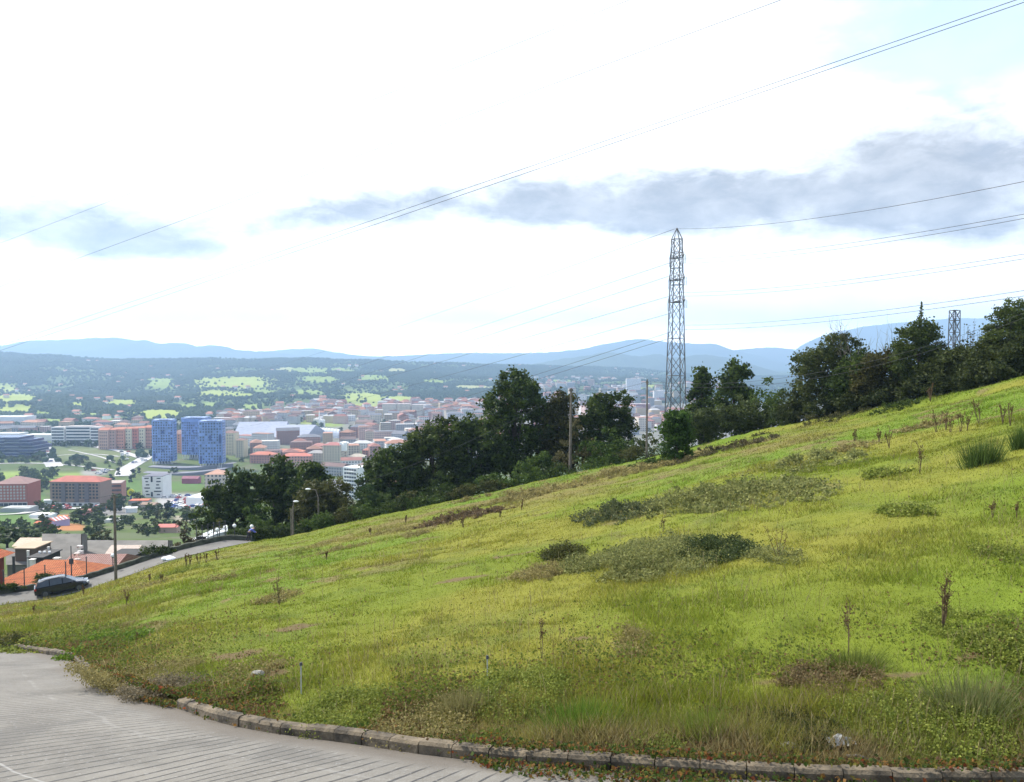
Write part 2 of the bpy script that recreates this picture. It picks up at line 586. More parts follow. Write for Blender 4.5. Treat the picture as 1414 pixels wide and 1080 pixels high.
class MB:
    """collects polygons (with UVs in metres) into one mesh"""

    def __init__(s):
        s.v, s.f, s.mi, s.uv = [], [], [], []
        s.smooth = False

    def poly(s, pts, mi=0, uv=None):
        i = len(s.v)
        s.v += [tuple(p) for p in pts]
        s.f.append(list(range(i, i + len(pts))))
        s.mi.append(mi)
        if uv is None:
            a, b = Vector(pts[0]), Vector(pts[1])
            e = (b - a).normalized() if (b - a).length > 1e-9 else Vector((1, 0, 0))
            nn = Vector((0, 0, 0))
            for q in range(1, len(pts) - 1):
                nn += (Vector(pts[q]) - a).cross(Vector(pts[q + 1]) - a)
            nn = nn.normalized() if nn.length > 1e-12 else Vector((0, 0, 1))
            t = nn.cross(e)
            uv = [((Vector(p) - a).dot(e), (Vector(p) - a).dot(t)) for p in pts]
        s.uv.append(uv)
        return s

    def box(s, c, d, mi=0, rz=0.0, top=None):
        x, y, z = [k / 2 for k in d]
        M = Matrix.Translation(c) @ Matrix.Rotation(rz, 4, 'Z')
        tx = ty = 1.0
        if top:
            tx, ty = top
        q = [M @ Vector(p) for p in ((-x, -y, -z), (x, -y, -z), (x, y, -z), (-x, y, -z), (-x * tx, -y * ty, z), (x * tx, -y * ty, z), (x * tx, y * ty, z), (-x * tx, y * ty, z))]
        for a in ((0, 1, 5, 4), (1, 2, 6, 5), (2, 3, 7, 6), (3, 0, 4, 7), (4, 5, 6, 7), (3, 2, 1, 0)):
            s.poly([q[k] for k in a], mi)
        return s

    def tube(s, pts, rad, n=6, mi=0, cap=True):
        pts = [Vector(p) for p in pts]
        if not isinstance(rad, (list, tuple)):
            rad = [rad] * len(pts)
        rings = []
        for k, p in enumerate(pts):
            t = (pts[min(k + 1, len(pts) - 1)] - pts[max(k - 1, 0)]).normalized()
            a = t.cross(Vector((0, 0, 1)) if abs(t.z) < 0.9 else Vector((1, 0, 0))).normalized()
            b = t.cross(a)
            base = len(s.v)
            for q in range(n):
                an = 2 * math.pi * q / n
                s.v.append(tuple(p + (a * math.cos(an) + b * math.sin(an)) * rad[k]))
            rings.append(base)
        for k in range(len(pts) - 1):
            for q in range(n):
                q2 = (q + 1) % n
                s.f.append([rings[k] + q, rings[k + 1] + q, rings[k + 1] + q2, rings[k] + q2])
                s.mi.append(mi)
                s.uv.append([(0, 0)] * 4)
        if cap:
            for r0, rev in ((rings[0], False), (rings[-1], True)):
                ids = list(range(r0, r0 + n))
                s.f.append(ids[::-1] if rev else ids)
                s.mi.append(mi)
                s.uv.append([(0, 0)] * n)
        return s

    def ball(s, c, r, nu=10, nv=6, mi=0):
        if not isinstance(r, (list, tuple)):
            r = (r, r, r)
        for j in range(nv):
            for i in range(nu):
                q = []
                for jj, ii in ((j, i), (j, i + 1), (j + 1, i + 1), (j + 1, i)):
                    th, ph = math.pi * jj / nv, 2 * math.pi * ii / nu
                    q.append((c[0] + r[0] * math.sin(th) * math.cos(ph), c[1] + r[1] * math.sin(th) * math.sin(ph), c[2] + r[2] * math.cos(th)))
                if j == 0:
                    q = [q[0], q[2], q[3]]
                elif j == nv - 1:
                    q = [q[0], q[1], q[2]]
                s.poly(q[::-1], mi)
        return s

    def mesh(s, name, mats):
        me = bpy.data.meshes.new(name)
        me.from_pydata(s.v, [], s.f)
        for m in (mats if isinstance(mats, (list, tuple)) else [mats]):
            me.materials.append(m)
        me.polygons.foreach_set('material_index', s.mi)
        l = me.uv_layers.new(name='UVMap')
        flat = [c for f in s.uv for p in f for c in p]
        l.data.foreach_set('uv', flat)
        if s.smooth:
            me.polygons.foreach_set('use_smooth', [True] * len(s.f))
        me.update()
        return me

    def build(s, name, mats, parent=None, color=None):
        o = link_mesh(name, s.mesh(name, mats), parent)
        if color:
            o.color = tuple(color[:3]) + (1,)
        return o


def tag(o, label=None, cat=None, group=None, kind=None):
    if label:
        o['label'] = label
    if cat:
        o['category'] = cat
    if group:
        o['group'] = group
    if kind:
        o['kind'] = kind
    return o


def thing(name, label, cat, loc=(0, 0, 0), rz=0.0, group=None):
    o = bpy.data.objects.new(name, None)
    o.empty_display_size = 0.2
    COL.objects.link(o)
    o.location = loc
    o.rotation_euler = (0, 0, rz)
    return tag(o, label, cat, group)


def struct(o):
    o['kind'] = 'structure'
    return o


# ------------------------------------------------------------------ ground cover colours
def lerp(a, b, t):
    t = np.asarray(t)[..., None]
    return np.asarray(a) * (1 - t) + np.asarray(b) * t


G_MID = np.array((0.115, 0.140, 0.015))
G_YEL = np.array((0.155, 0.153, 0.023))
G_SAT = np.array((0.088, 0.150, 0.013))
G_DARK = np.array((0.050, 0.080, 0.014))
G_BROWN = np.array((0.145, 0.112, 0.046))
G_STRAW = np.array((0.24, 0.20, 0.095))


def meadow_masks(x, y):
    c = 707 + F * np.asarray(x) / np.maximum(y, 1)
    sdk = kerb_sd(x, y).reshape(np.shape(x))
    skd = SKY_D(c)
    n1 = fbm(x / 5.0, y / 7.0, 51, 4)
    n2 = fbm(x / 1.7, y / 1.7, 61, 4)
    n3 = fbm(x / 14.0, y / 16.0, 71, 3)
    verge = np.exp(-np.maximum(sdk - 0.1 - 1.0 * n1, 0) / (0.25 + 1.1 * n1))
    upper = sstep(0.52, 0.72, y / skd) * (1 - sstep(0.93, 0.985, y / skd)) * sstep(250, 480, c) * (1 - sstep(1000, 1250, c))
    leftrough = (1 - sstep(60, 330, c)) * sstep(18, 24, y)
    return c, sdk, skd, n1, n2, n3, verge, upper, leftrough


SOIL = []
for px_, py_, rx_, ry_ in [(330, 905, 48, 7), (362, 931, 34, 7), (405, 868, 36, 4), (800, 886, 22, 3), (865, 884, 20, 4), (1150, 935, 90, 9), (1260, 930, 60, 6), (1340, 876, 44, 4), (1365, 905, 36, 5), (1380, 1046, 60, 8), (1180, 1042, 70, 6), (960, 1035, 70, 6), (700, 768, 40, 4), (735, 790, 50, 5), (640, 800, 40, 4)]:
    a_, b_ = G(px_, py_ + ry_), G(px_, py_ - ry_)
    SOIL.append((px_, (math.log(a_.y) + math.log(b_.y)) / 2, rx_, max((math.log(b_.y) - math.log(a_.y)) / 2, .01)))


def soil_mask(x, y):
    c, l = 707 + F * x / np.maximum(y, 1), np.log(np.maximum(y, 1))
    n = fbm(x / .5, y / .7, 341, 4) - .5
    m = np.zeros(np.shape(x))
    for pc, pl, rc, rl in SOIL:
        q = np.hypot((c - pc) / rc, (l - pl) / rl)
        m = np.maximum(m, 1 - sstep(.55, 1.0, q + n * 1.5))
    return m


def meadow_colour(x, y):
    c, sdk, skd, n1, n2, n3, verge, upper, lr = meadow_masks(x, y)
    col = lerp(G_MID, G_YEL, sstep(0.35, 0.65, n1))
    col = lerp(col, G_SAT, sstep(0.5, 0.72, n3) * 0.7 + 0.35 * sstep(1150, 1400, c) * (1 - sstep(20, 34, y)))
    col = lerp(col, G_DARK, sstep(0.56, 0.78, n2) * 0.35)
    brown = np.clip(verge * (0.25 + 0.85 * sstep(0.42, 0.62, n2)), 0, 1)
    brown = np.maximum(brown, upper * sstep(0.36, 0.58, 0.6 * n1 + 0.4 * n2) * 0.75)
    brown = np.maximum(brown, lr * sstep(0.38, 0.62, n2) * 0.6)
    brown = np.maximum(brown, sstep(0.66, 0.74, n2) * sstep(0.45, 0.6, n3) * 0.85)
    col = lerp(col, G_BROWN, brown)
    so_ = soil_mask(x, y)
    col = lerp(col, np.array((0.115, 0.078, 0.042)), so_ * .9)
    return col, np.maximum(brown, so_)


def polar_sheet(name, az0, az1, naz, ds, mat, hfun, cfun):
    az = np.linspace(R(az0), R(az1), naz)
    A, Dm = np.meshgrid(np.tan(az), ds)
    x, y = A * Dm, Dm
    z = hfun(x, y)
    nr, nc = x.shape
    v = np.stack([x, y, z], -1).reshape(-1, 3)
    i = np.arange(nr * nc).reshape(nr, nc)
    f = np.stack([i[:-1, :-1], i[:-1, 1:], i[1:, 1:], i[1:, :-1]], -1).reshape(-1, 4)
    col = cfun(x, y).reshape(-1, 3)
    me = mesh_np(name, v, f, mat, col=col, smooth=True)
    return struct(link_mesh(name, me))


def meadow_z(x, y):
    z = H(x, y)
    sdk = kerb_sd(x, y).reshape(np.shape(x))
    onroad = (sdk < 0.12) & (y < 60)
    return np.where(onroad, np.minimum(road_z(x, y) - 0.25, z + 50), z)


def land_colour(x, y):
    """fields, woods and waste ground of the slope below the lane and the valley floor"""
    c = 707 + F * x / np.maximum(y, 1)
    n1 = fbm(x / 60, y / 60, 81, 4)
    n2 = fbm(x / 14, y / 18, 83, 4)
    col = lerp((0.055, 0.085, 0.022), (0.095, 0.125, 0.03), n1)
    col = lerp(col, (0.12, 0.11, 0.075), sstep(0.52, 0.7, n2) * 0.7)
    return col


PATCHES = []     # (c, lnD, rc, rl, colour, softness): fields and lots on the valley floor


def patch(px, py, rx, ry, colour, dmin=150.0, soft=0.25):
    p0 = G(px, py, dmin)
    pa, pb = G(px, py + ry, dmin), G(px, py - ry, dmin)
    la, lb = math.log(pa.y), math.log(pb.y)
    PATCHES.append((707 + F * p0.x / p0.y, (la + lb) / 2, rx, max((lb - la) / 2, 0.004), np.array(colour), soft))


def apply_patches(x, y, col):
    c = 707 + F * x / np.maximum(y, 1)
    l = np.log(np.maximum(y, 1))
    wob = (fbm(x / 40, y / 40, 91, 3) - 0.5) * 0.8
    fld = np.zeros(np.shape(x))
    for pc, pl, rc, rl, cl, soft in PATCHES:
        q = np.maximum(np.abs(c - pc) / rc, np.abs(l - pl) / rl) * 0.6 + 0.4 * np.hypot((c - pc) / rc, (l - pl) / rl)
        w = 1 - sstep(1 - soft, 1 + soft, q + wob * 0.5)
        col = lerp(col, cl, w)
        fld = np.maximum(fld, w)
    return col, fld


FIELD = (0.26, 0.305, 0.06)
FIELD2 = (0.19, 0.25, 0.05)
PALE = (0.30, 0.30, 0.13)
GREENV = (0.075, 0.135, 0.028)
LOT = (0.30, 0.29, 0.28)
EARTH = (0.34, 0.15, 0.06)
for q in [(22, 660, 110, 8, FIELD2), (75, 617, 60, 11, (0.10, 0.125, 0.05)), (130, 627, 55, 7, (0.13, 0.15, 0.06)), (178, 672, 17, 9, GREENV), (255, 671, 26, 7, GREENV), (170, 690, 12, 3, GREENV),
          (22, 715, 30, 10, GREENV), (52, 690, 10, 10, GREENV), (95, 728, 23, 5, EARTH), (250, 692, 36, 10, LOT), (150, 705, 32, 7, (0.2, 0.19, 0.18)), (130, 715, 14, 5, (0.11, 0.14, 0.05)), (55, 712, 14, 5, LOT), (255, 716, 18, 4, (0.28, 0.25, 0.18)),
          (130, 653, 18, 4, (0.25, 0.24, 0.21)), (190, 620, 22, 4, (0.16, 0.17, 0.09)), (175, 740, 40, 4, (0.09, 0.11, 0.05))]:
    patch(*q)
NV = len(PATCHES)
for q in [(22, 550, 34, 7, FIELD), (8, 536, 14, 4, FIELD), (20, 566, 26, 4, FIELD), (60, 571, 14, 3, FIELD2), (105, 559, 12, 3, FIELD), (165, 557, 22, 4, FIELD), (222, 529, 17, 5, FIELD2), (222, 573, 36, 5, FIELD), (320, 529, 52, 6, FIELD),
          (298, 543, 26, 4, FIELD), (328, 545, 22, 3, FIELD), (400, 511, 22, 3, PALE), (345, 564, 14, 4, FIELD2), (150, 581, 20, 3, FIELD2), (432, 512, 28, 4, FIELD2), (440, 524, 24, 3, FIELD2), (548, 512, 14, 2.5, PALE), (502, 549, 26, 6, FIELD),
          (550, 552, 18, 4, FIELD), (500, 563, 24, 4, FIELD), (418, 580, 22, 4, FIELD), (425, 541, 20, 2.5, FIELD2), (515, 522, 22, 3, FIELD2), (652, 535, 24, 2, PALE), (260, 561, 16, 2.5, FIELD2), (380, 573, 14, 3, FIELD2), (455, 585, 16, 3, FIELD2),
          (60, 582, 30, 3, FIELD2), (290, 560, 10, 3, FIELD2), (770, 527, 30, 2, FIELD2), (895, 535, 14, 2.5, FIELD), (600, 527, 18, 2, FIELD2), (470, 511, 18, 2.5, FIELD2), (365, 540, 16, 3, FIELD2), (120, 574, 16, 2.5, FIELD2)]:
    patch(q[0], q[1], q[2] * 1.15, q[3] * 1.5, q[4], dmin=1300.0, soft=0.4)


def valley_colour(x, y):
    col = land_colour(x, y)
    c = 707 + F * x / np.maximum(y, 1)
    town = sstep(1000, 1200, y) * sstep(0.0, 0.06, (HB(c) + 250 - y) / 1000.0)
    col = lerp(col, (0.20, 0.185, 0.175), town * 0.75)
    hill = sstep(-100, 150, y - HB(c))
    forest = lerp((0.022, 0.042, 0.018), (0.05, 0.085, 0.022), fbm(x / 150, y / 150, 95, 4))
    n = fbm(x / 210, y / 420, 97, 3)
    forest = lerp(forest, (0.075, 0.11, 0.03), sstep(0.54, 0.60, n) * 0.7)
    col = lerp(col, forest, hill)
    col, fld = apply_patches(x, y, col)
    return col


def is_field(x, y):
    c = 707 + F * x / np.maximum(y, 1)
    _, fld = apply_patches(x, y, np.zeros(np.shape(x) + (3,)))
    n = fbm(x / 210, y / 420, 97, 3)
    return np.maximum(fld, sstep(0.54, 0.60, n) * 0.8)


def mix_meadow(x, y):
    mc, _ = meadow_colour(x, y)
    c = 707 + F * x / np.maximum(y, 1)
    vc = valley_colour(x, y)
    return lerp(mc, vc, sstep(1, 8, y - SKY_D(c)))


polar_sheet('meadow', -60, 62, 1200, np.r_[np.geomspace(2.0, 98, 460), np.geomspace(99, 140, 24)], M_MEADOW, meadow_z, mix_meadow)
polar_sheet('valley_floor', -60, 60, 760, np.r_[np.geomspace(140, 1000, 130), np.geomspace(1010, 6500, 230), np.linspace(6600, 9000, 12)], M_LAND, lambda x, y: H(x, y, False), valley_colour)

# ------------------------------------------------------------------ mountains
def mountains(name, D, prof, depth, seed, col):
    f = tab(prof)
    c0, c1 = prof[0][0], prof[-1][0]
    cs = np.linspace(c0, c1, 320)
    ts = np.linspace(-1, 0.6, 40)
    C, T = np.meshgrid(cs, ts)
    y = D + T * depth
    x = (C - 707) / F * D * (1 + T * depth / D * 0.5)
    zr = slope(f(C)) * D
    fall = np.where(T < 0, (1 - np.abs(T) ** 1.25), 1 - (T / 0.6) ** 1.5)
    z = -140 + (zr + 140) * fall + (fbm(x / (depth * .16), y / (depth * .16), seed, 5) - 0.5) * 0.38 * (zr + 125) * np.minimum(np.abs(T) * 3, 1) * fall
    z = z + (fbm(x / (depth * .05), y / (depth * .2), seed + 9, 3) - 0.5) * 22
    v = np.stack([x, y, z], -1).reshape(-1, 3)
    nr, nc = C.shape
    i = np.arange(nr * nc).reshape(nr, nc)
    fc = np.stack([i[:-1, :-1], i[:-1, 1:], i[1:, 1:], i[1:, :-1]], -1).reshape(-1, 4)
    cc = lerp(np.array(col) * 0.7, np.array(col) * 1.3, fbm(x / 500, y / 500, seed + 3, 4)).reshape(-1, 3)
    struct(link_mesh(name, mesh_np(name, v, fc, M_FARWOOD, col=cc, smooth=True)))


mountains('mountain_range', 9500, [(-420, 484), (-200, 478), (0, 478), (35, 471), (90, 469), (160, 466), (180, 469), (203, 470), (222, 474), (250, 473), (275, 478), (300, 477), (330, 483), (385, 487), (430, 493), (520, 503), (620, 512)], 1500, 201, (0.05, 0.07, 0.035))
mountains('mountain_range', 11000, [(300, 500), (380, 484), (432, 481), (470, 487), (520, 492), (580, 490), (640, 487), (700, 488), (760, 486), (800, 482), (840, 474), (884, 468), (910, 471), (950, 474), (985, 475), (1010, 483), (1050, 492), (1080, 500), (1150, 506), (1300, 512)], 1800, 203, (0.05, 0.07, 0.035))
mountains('mountain_range', 7400, [(660, 520), (720, 506), (770, 497), (805, 492), (845, 486), (880, 492), (905, 489), (930, 494), (965, 490), (1000, 493), (1035, 503), (1080, 515), (1160, 520), (1300, 530)], 1100, 205, (0.05, 0.07, 0.03))
mountains('mountain_range', 12500, [(960, 492), (1010, 484), (1040, 481), (1065, 480), (1090, 482), (1120, 486), (1180, 490), (1300, 498)], 1500, 207, (0.06, 0.075, 0.04))
mountains('mountain_range', 12000, [(1030, 515), (1085, 494), (1110, 475), (1140, 462), (1180, 453), (1230, 446), (1290, 441), (1340, 439), (1420, 441), (1600, 450), (1800, 470)], 2000, 209, (0.05, 0.07, 0.035))

# ------------------------------------------------------------------ haze
def haze():
    m = bpy.data.materials.new('blue_air')
    m.use_nodes = True
    n = NT(m.node_tree)
    n.n.clear()
    out = n.new('ShaderNodeOutputMaterial')
    pv = n.new('ShaderNodeVolumePrincipled')
    pv.inputs['Color'].default_value = (0.46, 0.69, 1.0, 1)
    pv.inputs['Density'].default_value = 1.5e-4
    pv.inputs['Anisotropy'].default_value = 0.25
    n.l.new(pv.outputs[0], out.inputs['Volume'])
    mb = MB()
    mb.box((0, 6600, 265), (20000, 15200, 790))
    o = mb.build('haze', m)
    o['kind'] = 'stuff'


haze()

# ------------------------------------------------------------------ concrete road
def build_road():
    jp = on_road_plane(0, 955)
    S0 = float(np.argmin(np.hypot(KERB[:, 0] - jp[0], KERB[:, 1] - jp[1]))) * 0.5
    m, n, b, out = material('grooved_concrete')
    uv = n.new('ShaderNodeUVMap')
    sp = n.new('ShaderNodeSeparateXYZ')
    n.l.new(uv.outputs[0], sp.inputs[0])
    s, t = sp.outputs[0], sp.outputs[1]
    tc = n.new('ShaderNodeTexCoord')
    o = tc.outputs['Object']
    wob = n.m('MULTIPLY', n.m('SUBTRACT', n.noise(o, 1.3, 3), 0.5), 0.05)
    g = n.m('FRACT', n.m('DIVIDE', n.m('ADD', s, wob), 0.21))
    gd = n.m('ABSOLUTE', n.m('SUBTRACT', g, 0.5))
    groove = n.m('SUBTRACT', 1.0, n.ss(gd, 0.03, 0.13))
    brk = n.ss(n.noise(o, 3.2, 5), 0.22, 0.5)
    edge = n.ss(t, 0.35, 0.75)
    groove = n.m('MULTIPLY', n.m('MULTIPLY', groove, brk), edge)
    speck = n.noise(o, 38.0, 4, 0.8)
    blot = n.noise(o, 0.7, 6, 0.7)
    base = n.mix(n.ss(blot, 0.3, 0.7), (0.098, 0.086, 0.067, 1), (0.168, 0.152, 0.124, 1))
    base = n.mix(n.m('MULTIPLY', n.ss(speck, 0.42, 0.66), 0.5), base, (0.21, 0.20, 0.185, 1))
    base = n.mix(n.m('MULTIPLY', groove, 0.95), base, (0.035, 0.032, 0.03, 1))
    gut = n.m('SUBTRACT', 1.0, n.ss(n.m('ADD', t, n.m('MULTIPLY', n.m('SUBTRACT', blot, 0.5), 0.5)), 0.25, 0.75))
    st = n.ss(n.noise(o, 0.33, 5, 0.7, 0.6), 0.50, 0.72)
    base = n.mix(n.m('MULTIPLY', st, 0.55), base, (0.055, 0.05, 0.043, 1))
    chip = n.ss(n.noise(o, 15.0, 3, 0.6), 0.62, 0.70)
    base = n.mix(n.m('MULTIPLY', chip, 0.5), base, (0.30, 0.29, 0.27, 1))
    base = n.mix(n.m('MULTIPLY', gut, 0.75), base, (0.085, 0.068, 0.050, 1))
    # pale poured joints between the concrete lanes
    jw = n.m('MULTIPLY', n.m('SUBTRACT', n.noise(o, 0.6, 4), 0.5), 0.30)
    j1 = n.m('SUBTRACT', 1.0, n.ss(n.m('ABSOLUTE', n.m('SUBTRACT', n.m('ADD', t, jw), n.m('ADD', 2.2, n.m('MULTIPLY', n.m('SUBTRACT', s, S0), 0.14)))), 0.008, 0.026))
    j2 = n.m('SUBTRACT', 1.0, n.ss(n.m('ABSOLUTE', n.m('SUBTRACT', n.m('ADD', t, jw), 1.25)), 0.015, 0.05))
    base = n.mix(n.m('ADD', n.m('MULTIPLY', n.m('MULTIPLY', j1, n.m('GREATER_THAN', s, S0 - 1.5)), 0.62), n.m('MULTIPLY', n.m('MULTIPLY', j2, n.ss(blot, 0.45, 0.6)), 0.25)), base, (0.27, 0.26, 0.24, 1))
    n.l.new(base, b.inputs['Base Color'])
    b.inputs['Roughness'].default_value = 0.85
    bp = n.new('ShaderNodeBump')
    bp.inputs['Strength'].default_value = 0.7
    bp.inputs['Distance'].default_value = 0.02
    n.l.new(n.m('ADD', n.m('MULTIPLY', groove, -1.0), n.m('MULTIPLY', speck, 0.5)), bp.inputs['Height'])
    n.l.new(bp.outputs[0], b.inputs['Normal'])
    k = KERB
    tan = np.gradient(k, axis=0)
    tan /= np.linalg.norm(tan, axis=1)[:, None]
    nrm = np.stack([tan[:, 1], -tan[:, 0]], 1)             # towards the carriageway
    ts = np.r_[0, 0.2, 0.5, 1, 2, 3, 4, 6, 8, 10, 13]
    s = np.arange(len(k)) * 0.5
    S, T = np.meshgrid(s, ts, indexing='ij')
    X = k[:, None, 0] + nrm[:, None, 0] * T
    Y = k[:, None, 1] + nrm[:, None, 1] * T
    Z = road_z(X, Y) + (fbm(X / 2, Y / 2, 7, 2) - 0.5) * 0.03
    nr, nc = X.shape
    i = np.arange(nr * nc).reshape(nr, nc)
    f = np.stack([i[:-1, :-1], i[:-1, 1:], i[1:, 1:], i[1:, :-1]], -1).reshape(-1, 4)[:, ::-1]
    me = mesh_np('road', np.stack([X, Y, Z], -1).reshape(-1, 3), f, m, uv=np.stack([S, T], -1).reshape(-1, 2), smooth=True)
    struct(link_mesh('road', me))


build_road()

M_KERB = plain('grimy_kerb_concrete', (0.098, 0.076, 0.048), 0.95, 0.7, 3.0, bump=0.9)


def build_kerb():
    k = resample(kp, 0.05)
    step = 10                                              # half metre stones
    n = 0
    for i in range(0, len(k) - step, step):
        a, b = k[i], k[i + step]
        m = (a + b) / 2
        if m[1] > 27 or m[0] > 10:
            continue
        c = 707 + F * m[0] / m[1]
        if 116 < c < 240:                                  # buried under dead grass
            continue
        t = (b - a) / np.linalg.norm(b - a)
        nrm = np.array((-t[1], t[0]))
        mb = MB()
        L = np.linalg.norm(b - a) / 2 - 0.006
        h = 0.15 + random.uniform(-.012, .012)
        q = []
        jx = random.uniform(-.012, .012)
        zt = lambda p: float(road_z(p[0], p[1]))
        pr = [(-0.0, -0.12), (0.0, h - .035), (0.03, h), (0.15, h), (0.15, -0.12)]
        ends = []
        for sgn in (-1, 1):
            ends.append([(*(m + t * sgn * L + nrm * (w + jx)), zt(m + t * sgn * L) + hh) for w, hh in pr])
        for q in range(4):
            mb.poly([ends[0][q], ends[1][q], ends[1][q + 1], ends[0][q + 1]])
        mb.poly(ends[0])
        mb.poly(ends[1][::-1])
        o = mb.build('kerb_stone', M_KERB)
        tag(o, 'grimy half metre concrete kerb stone in the row edging the grooved road', 'kerb stone', 'kerb stones along the grooved concrete road')
        n += 1


build_kerb()

# ------------------------------------------------------------------ leaves and trees
def leaf_cards(pts, size, cols, up=0.25):
    """one bent leaf spray (four-cornered) per point"""
    n = len(pts)
    d = rng.normal(size=(n, 3))
    d[:, 2] *= 0.7
    d /= np.linalg.norm(d, axis=1)[:, None]
    e = rng.normal(size=(n, 3))
    e[:, 2] += up
    e -= d * (e * d).sum(1)[:, None]
    e /= np.linalg.norm(e, axis=1)[:, None]
    nn = np.cross(d, e)
    L = size * rng.uniform(0.6, 1.4, n)[:, None]
    Wd = L * rng.uniform(0.28, 0.5, n)[:, None]
    v = np.stack([pts - d * L * .5, pts + e * Wd + nn * L * .1, pts + d * L * .5, pts - e * Wd + nn * L * .1], 1).reshape(-1, 3)
    f = np.arange(n * 4).reshape(n, 4)
    return v, f, np.repeat(cols, 4, axis=0)


def clump_points(blobs, n_leaf, clump_r, per=45, inner=0.45):
    """leaf positions gathered in clumps that sit around the outside of ellipsoid masses"""
    vol = np.array([b[3] * b[4] * b[5] for b in blobs]) ** 0.67
    k = np.maximum((n_leaf / per * vol / vol.sum()).astype(int), 2)
    pts, shade = [], []
    for b, kk in zip(blobs, k):
        c, r = np.array(b[:3]), np.array(b[3:6])
        d = rng.normal(size=(kk, 3))
        d /= np.linalg.norm(d, axis=1)[:, None]
        rad = rng.uniform(inner, 1.05, kk) ** 0.6
        cc = c + d * r * rad[:, None]
        tone = rng.uniform(0, 1, kk)
        for q in range(kk):
            m = int(per * rng.uniform(.5, 1.5))
            cr = clump_r * rng.uniform(.6, 1.3)
            pts.append(cc[q] + rng.normal(size=(m, 3)) * np.array([cr, cr, cr * .7]) * .55)
            shade.append(np.clip(tone[q] + rng.normal(size=m) * .22, 0, 1))
    return np.concatenate(pts), np.concatenate(shade)


def foliage_mesh(name, blobs, n_leaf, leaf, clump_r, c0, c1, per=45, inner=0.45, zmin=None, mat=None):
    p, t = clump_points(blobs, n_leaf, clump_r, per, inner)
    if zmin is not None:
        k = p[:, 2] > zmin
        p, t = p[k], t[k]
    col = lerp(np.array(c0), np.array(c1), t) * rng.uniform(.8, 1.2, (len(p), 1))
    v, f, c = leaf_cards(p, leaf, col)
    return mesh_np(name, v, f, mat or M_LEAF, col=c)


def random_blobs(w, h, d, z0, n, seed, top=0.9):
    r = random.Random(seed)
    w, d = w * 1.22, d * 1.15
    out = [(0, 0, z0 + h * .46, w * .38, d * .38, h * .44)]
    for i in range(n):
        t = (i + .5) / n
        a = i * 2.4 + r.uniform(-.5, .5)
        zz = z0 + h * (0.08 + 0.77 * t)
        env = math.sin(math.pi * min(max(0.20 + 0.72 * t, 0), 1)) ** 0.5
        rr = w * .33 * env * r.uniform(.75, 1.1)
        s = w * r.uniform(.15, .24)
        out.append((math.cos(a) * rr, math.sin(a) * rr * d / w, zz, s, s * d / w, min(s * r.uniform(.7, 1.0), h * .2)))
    out.append((r.uniform(-.1, .1) * w, 0, z0 + h * (top - .04), w * .16, d * .16, h * .12))
    return out


def trunk_mesh(h, r0, blobs, seed, lean=0.0):
    r = random.Random(seed)
    mb = MB()
    mb.smooth = True
    pts = [(lean * t * h + r.uniform(-.04, .04) * h * t, r.uniform(-.03, .03) * h * t, -0.6 + (h + .6) * t) for t in (0, .12, .3, .5, .7, .85)]
    mb.tube(pts, [r0 * 1.35, r0, r0 * .85, r0 * .66, r0 * .42, r0 * .2], 8)
    for b in blobs[1:]:
        k = r.choice((1, 2, 3))
        a = Vector(pts[k])
        e = Vector(b[:3])
        mid = a.lerp(e, .5) + Vector((0, 0, .08 * h))
        mb.tube([a, mid, e], [r0 * .4, r0 * .26, r0 * .08], 5, cap=False)
    return mb.mesh('trunk', M_BARK)


OAK = ((0.022, 0.038, 0.010), (0.074, 0.106, 0.020))
OLIVE = ((0.040, 0.048, 0.014), (0.095, 0.095, 0.026))
FRESH = ((0.035, 0.065, 0.012), (0.095, 0.14, 0.025))
DUSTY = ((0.060, 0.055, 0.022), (0.13, 0.115, 0.045))
BRAMB = ((0.045, 0.062, 0.022), (0.115, 0.125, 0.055))


def tree(name, label, cat, px, top, base, wpx, off=6.0, n=9, leaves=6500, leaf=0.30, pal=OAK, clear=0.1, seed=1, clump=0.62, D=None, group=None, depth=None, z_base=None, topf=0.9, blobs=None, lean=0.0, inner=.35, blobfn=None):
    """a tree whose crown spans photo rows top..base, OFF metres behind the brow of the meadow (or at depth D)"""
    c = px
    if D is None:
        D = float(SKY_D(c)) + off
    pb = P(px, base, D)
    zt = P(px, top, D).z
    g = float(H(pb.x, D, False))
    w = wpx / F * D
    h = zt - g
    t = thing(name, label, cat, (pb.x, D, g), 0, group)
    z0 = min(max(pb.z - g, -.2), h * .12)
    bl = (blobfn or random_blobs)(w, h - z0, depth or w * .85, z0, n, seed, topf)
    link_mesh('crown', foliage_mesh('crown', bl, int(leaves * 1.7), leaf * 1.12, clump, pal[0], pal[1], inner=inner), t)
    link_mesh('trunk', trunk_mesh(h * .9, max(.10, h * .022), bl, seed, lean), t)
    return t


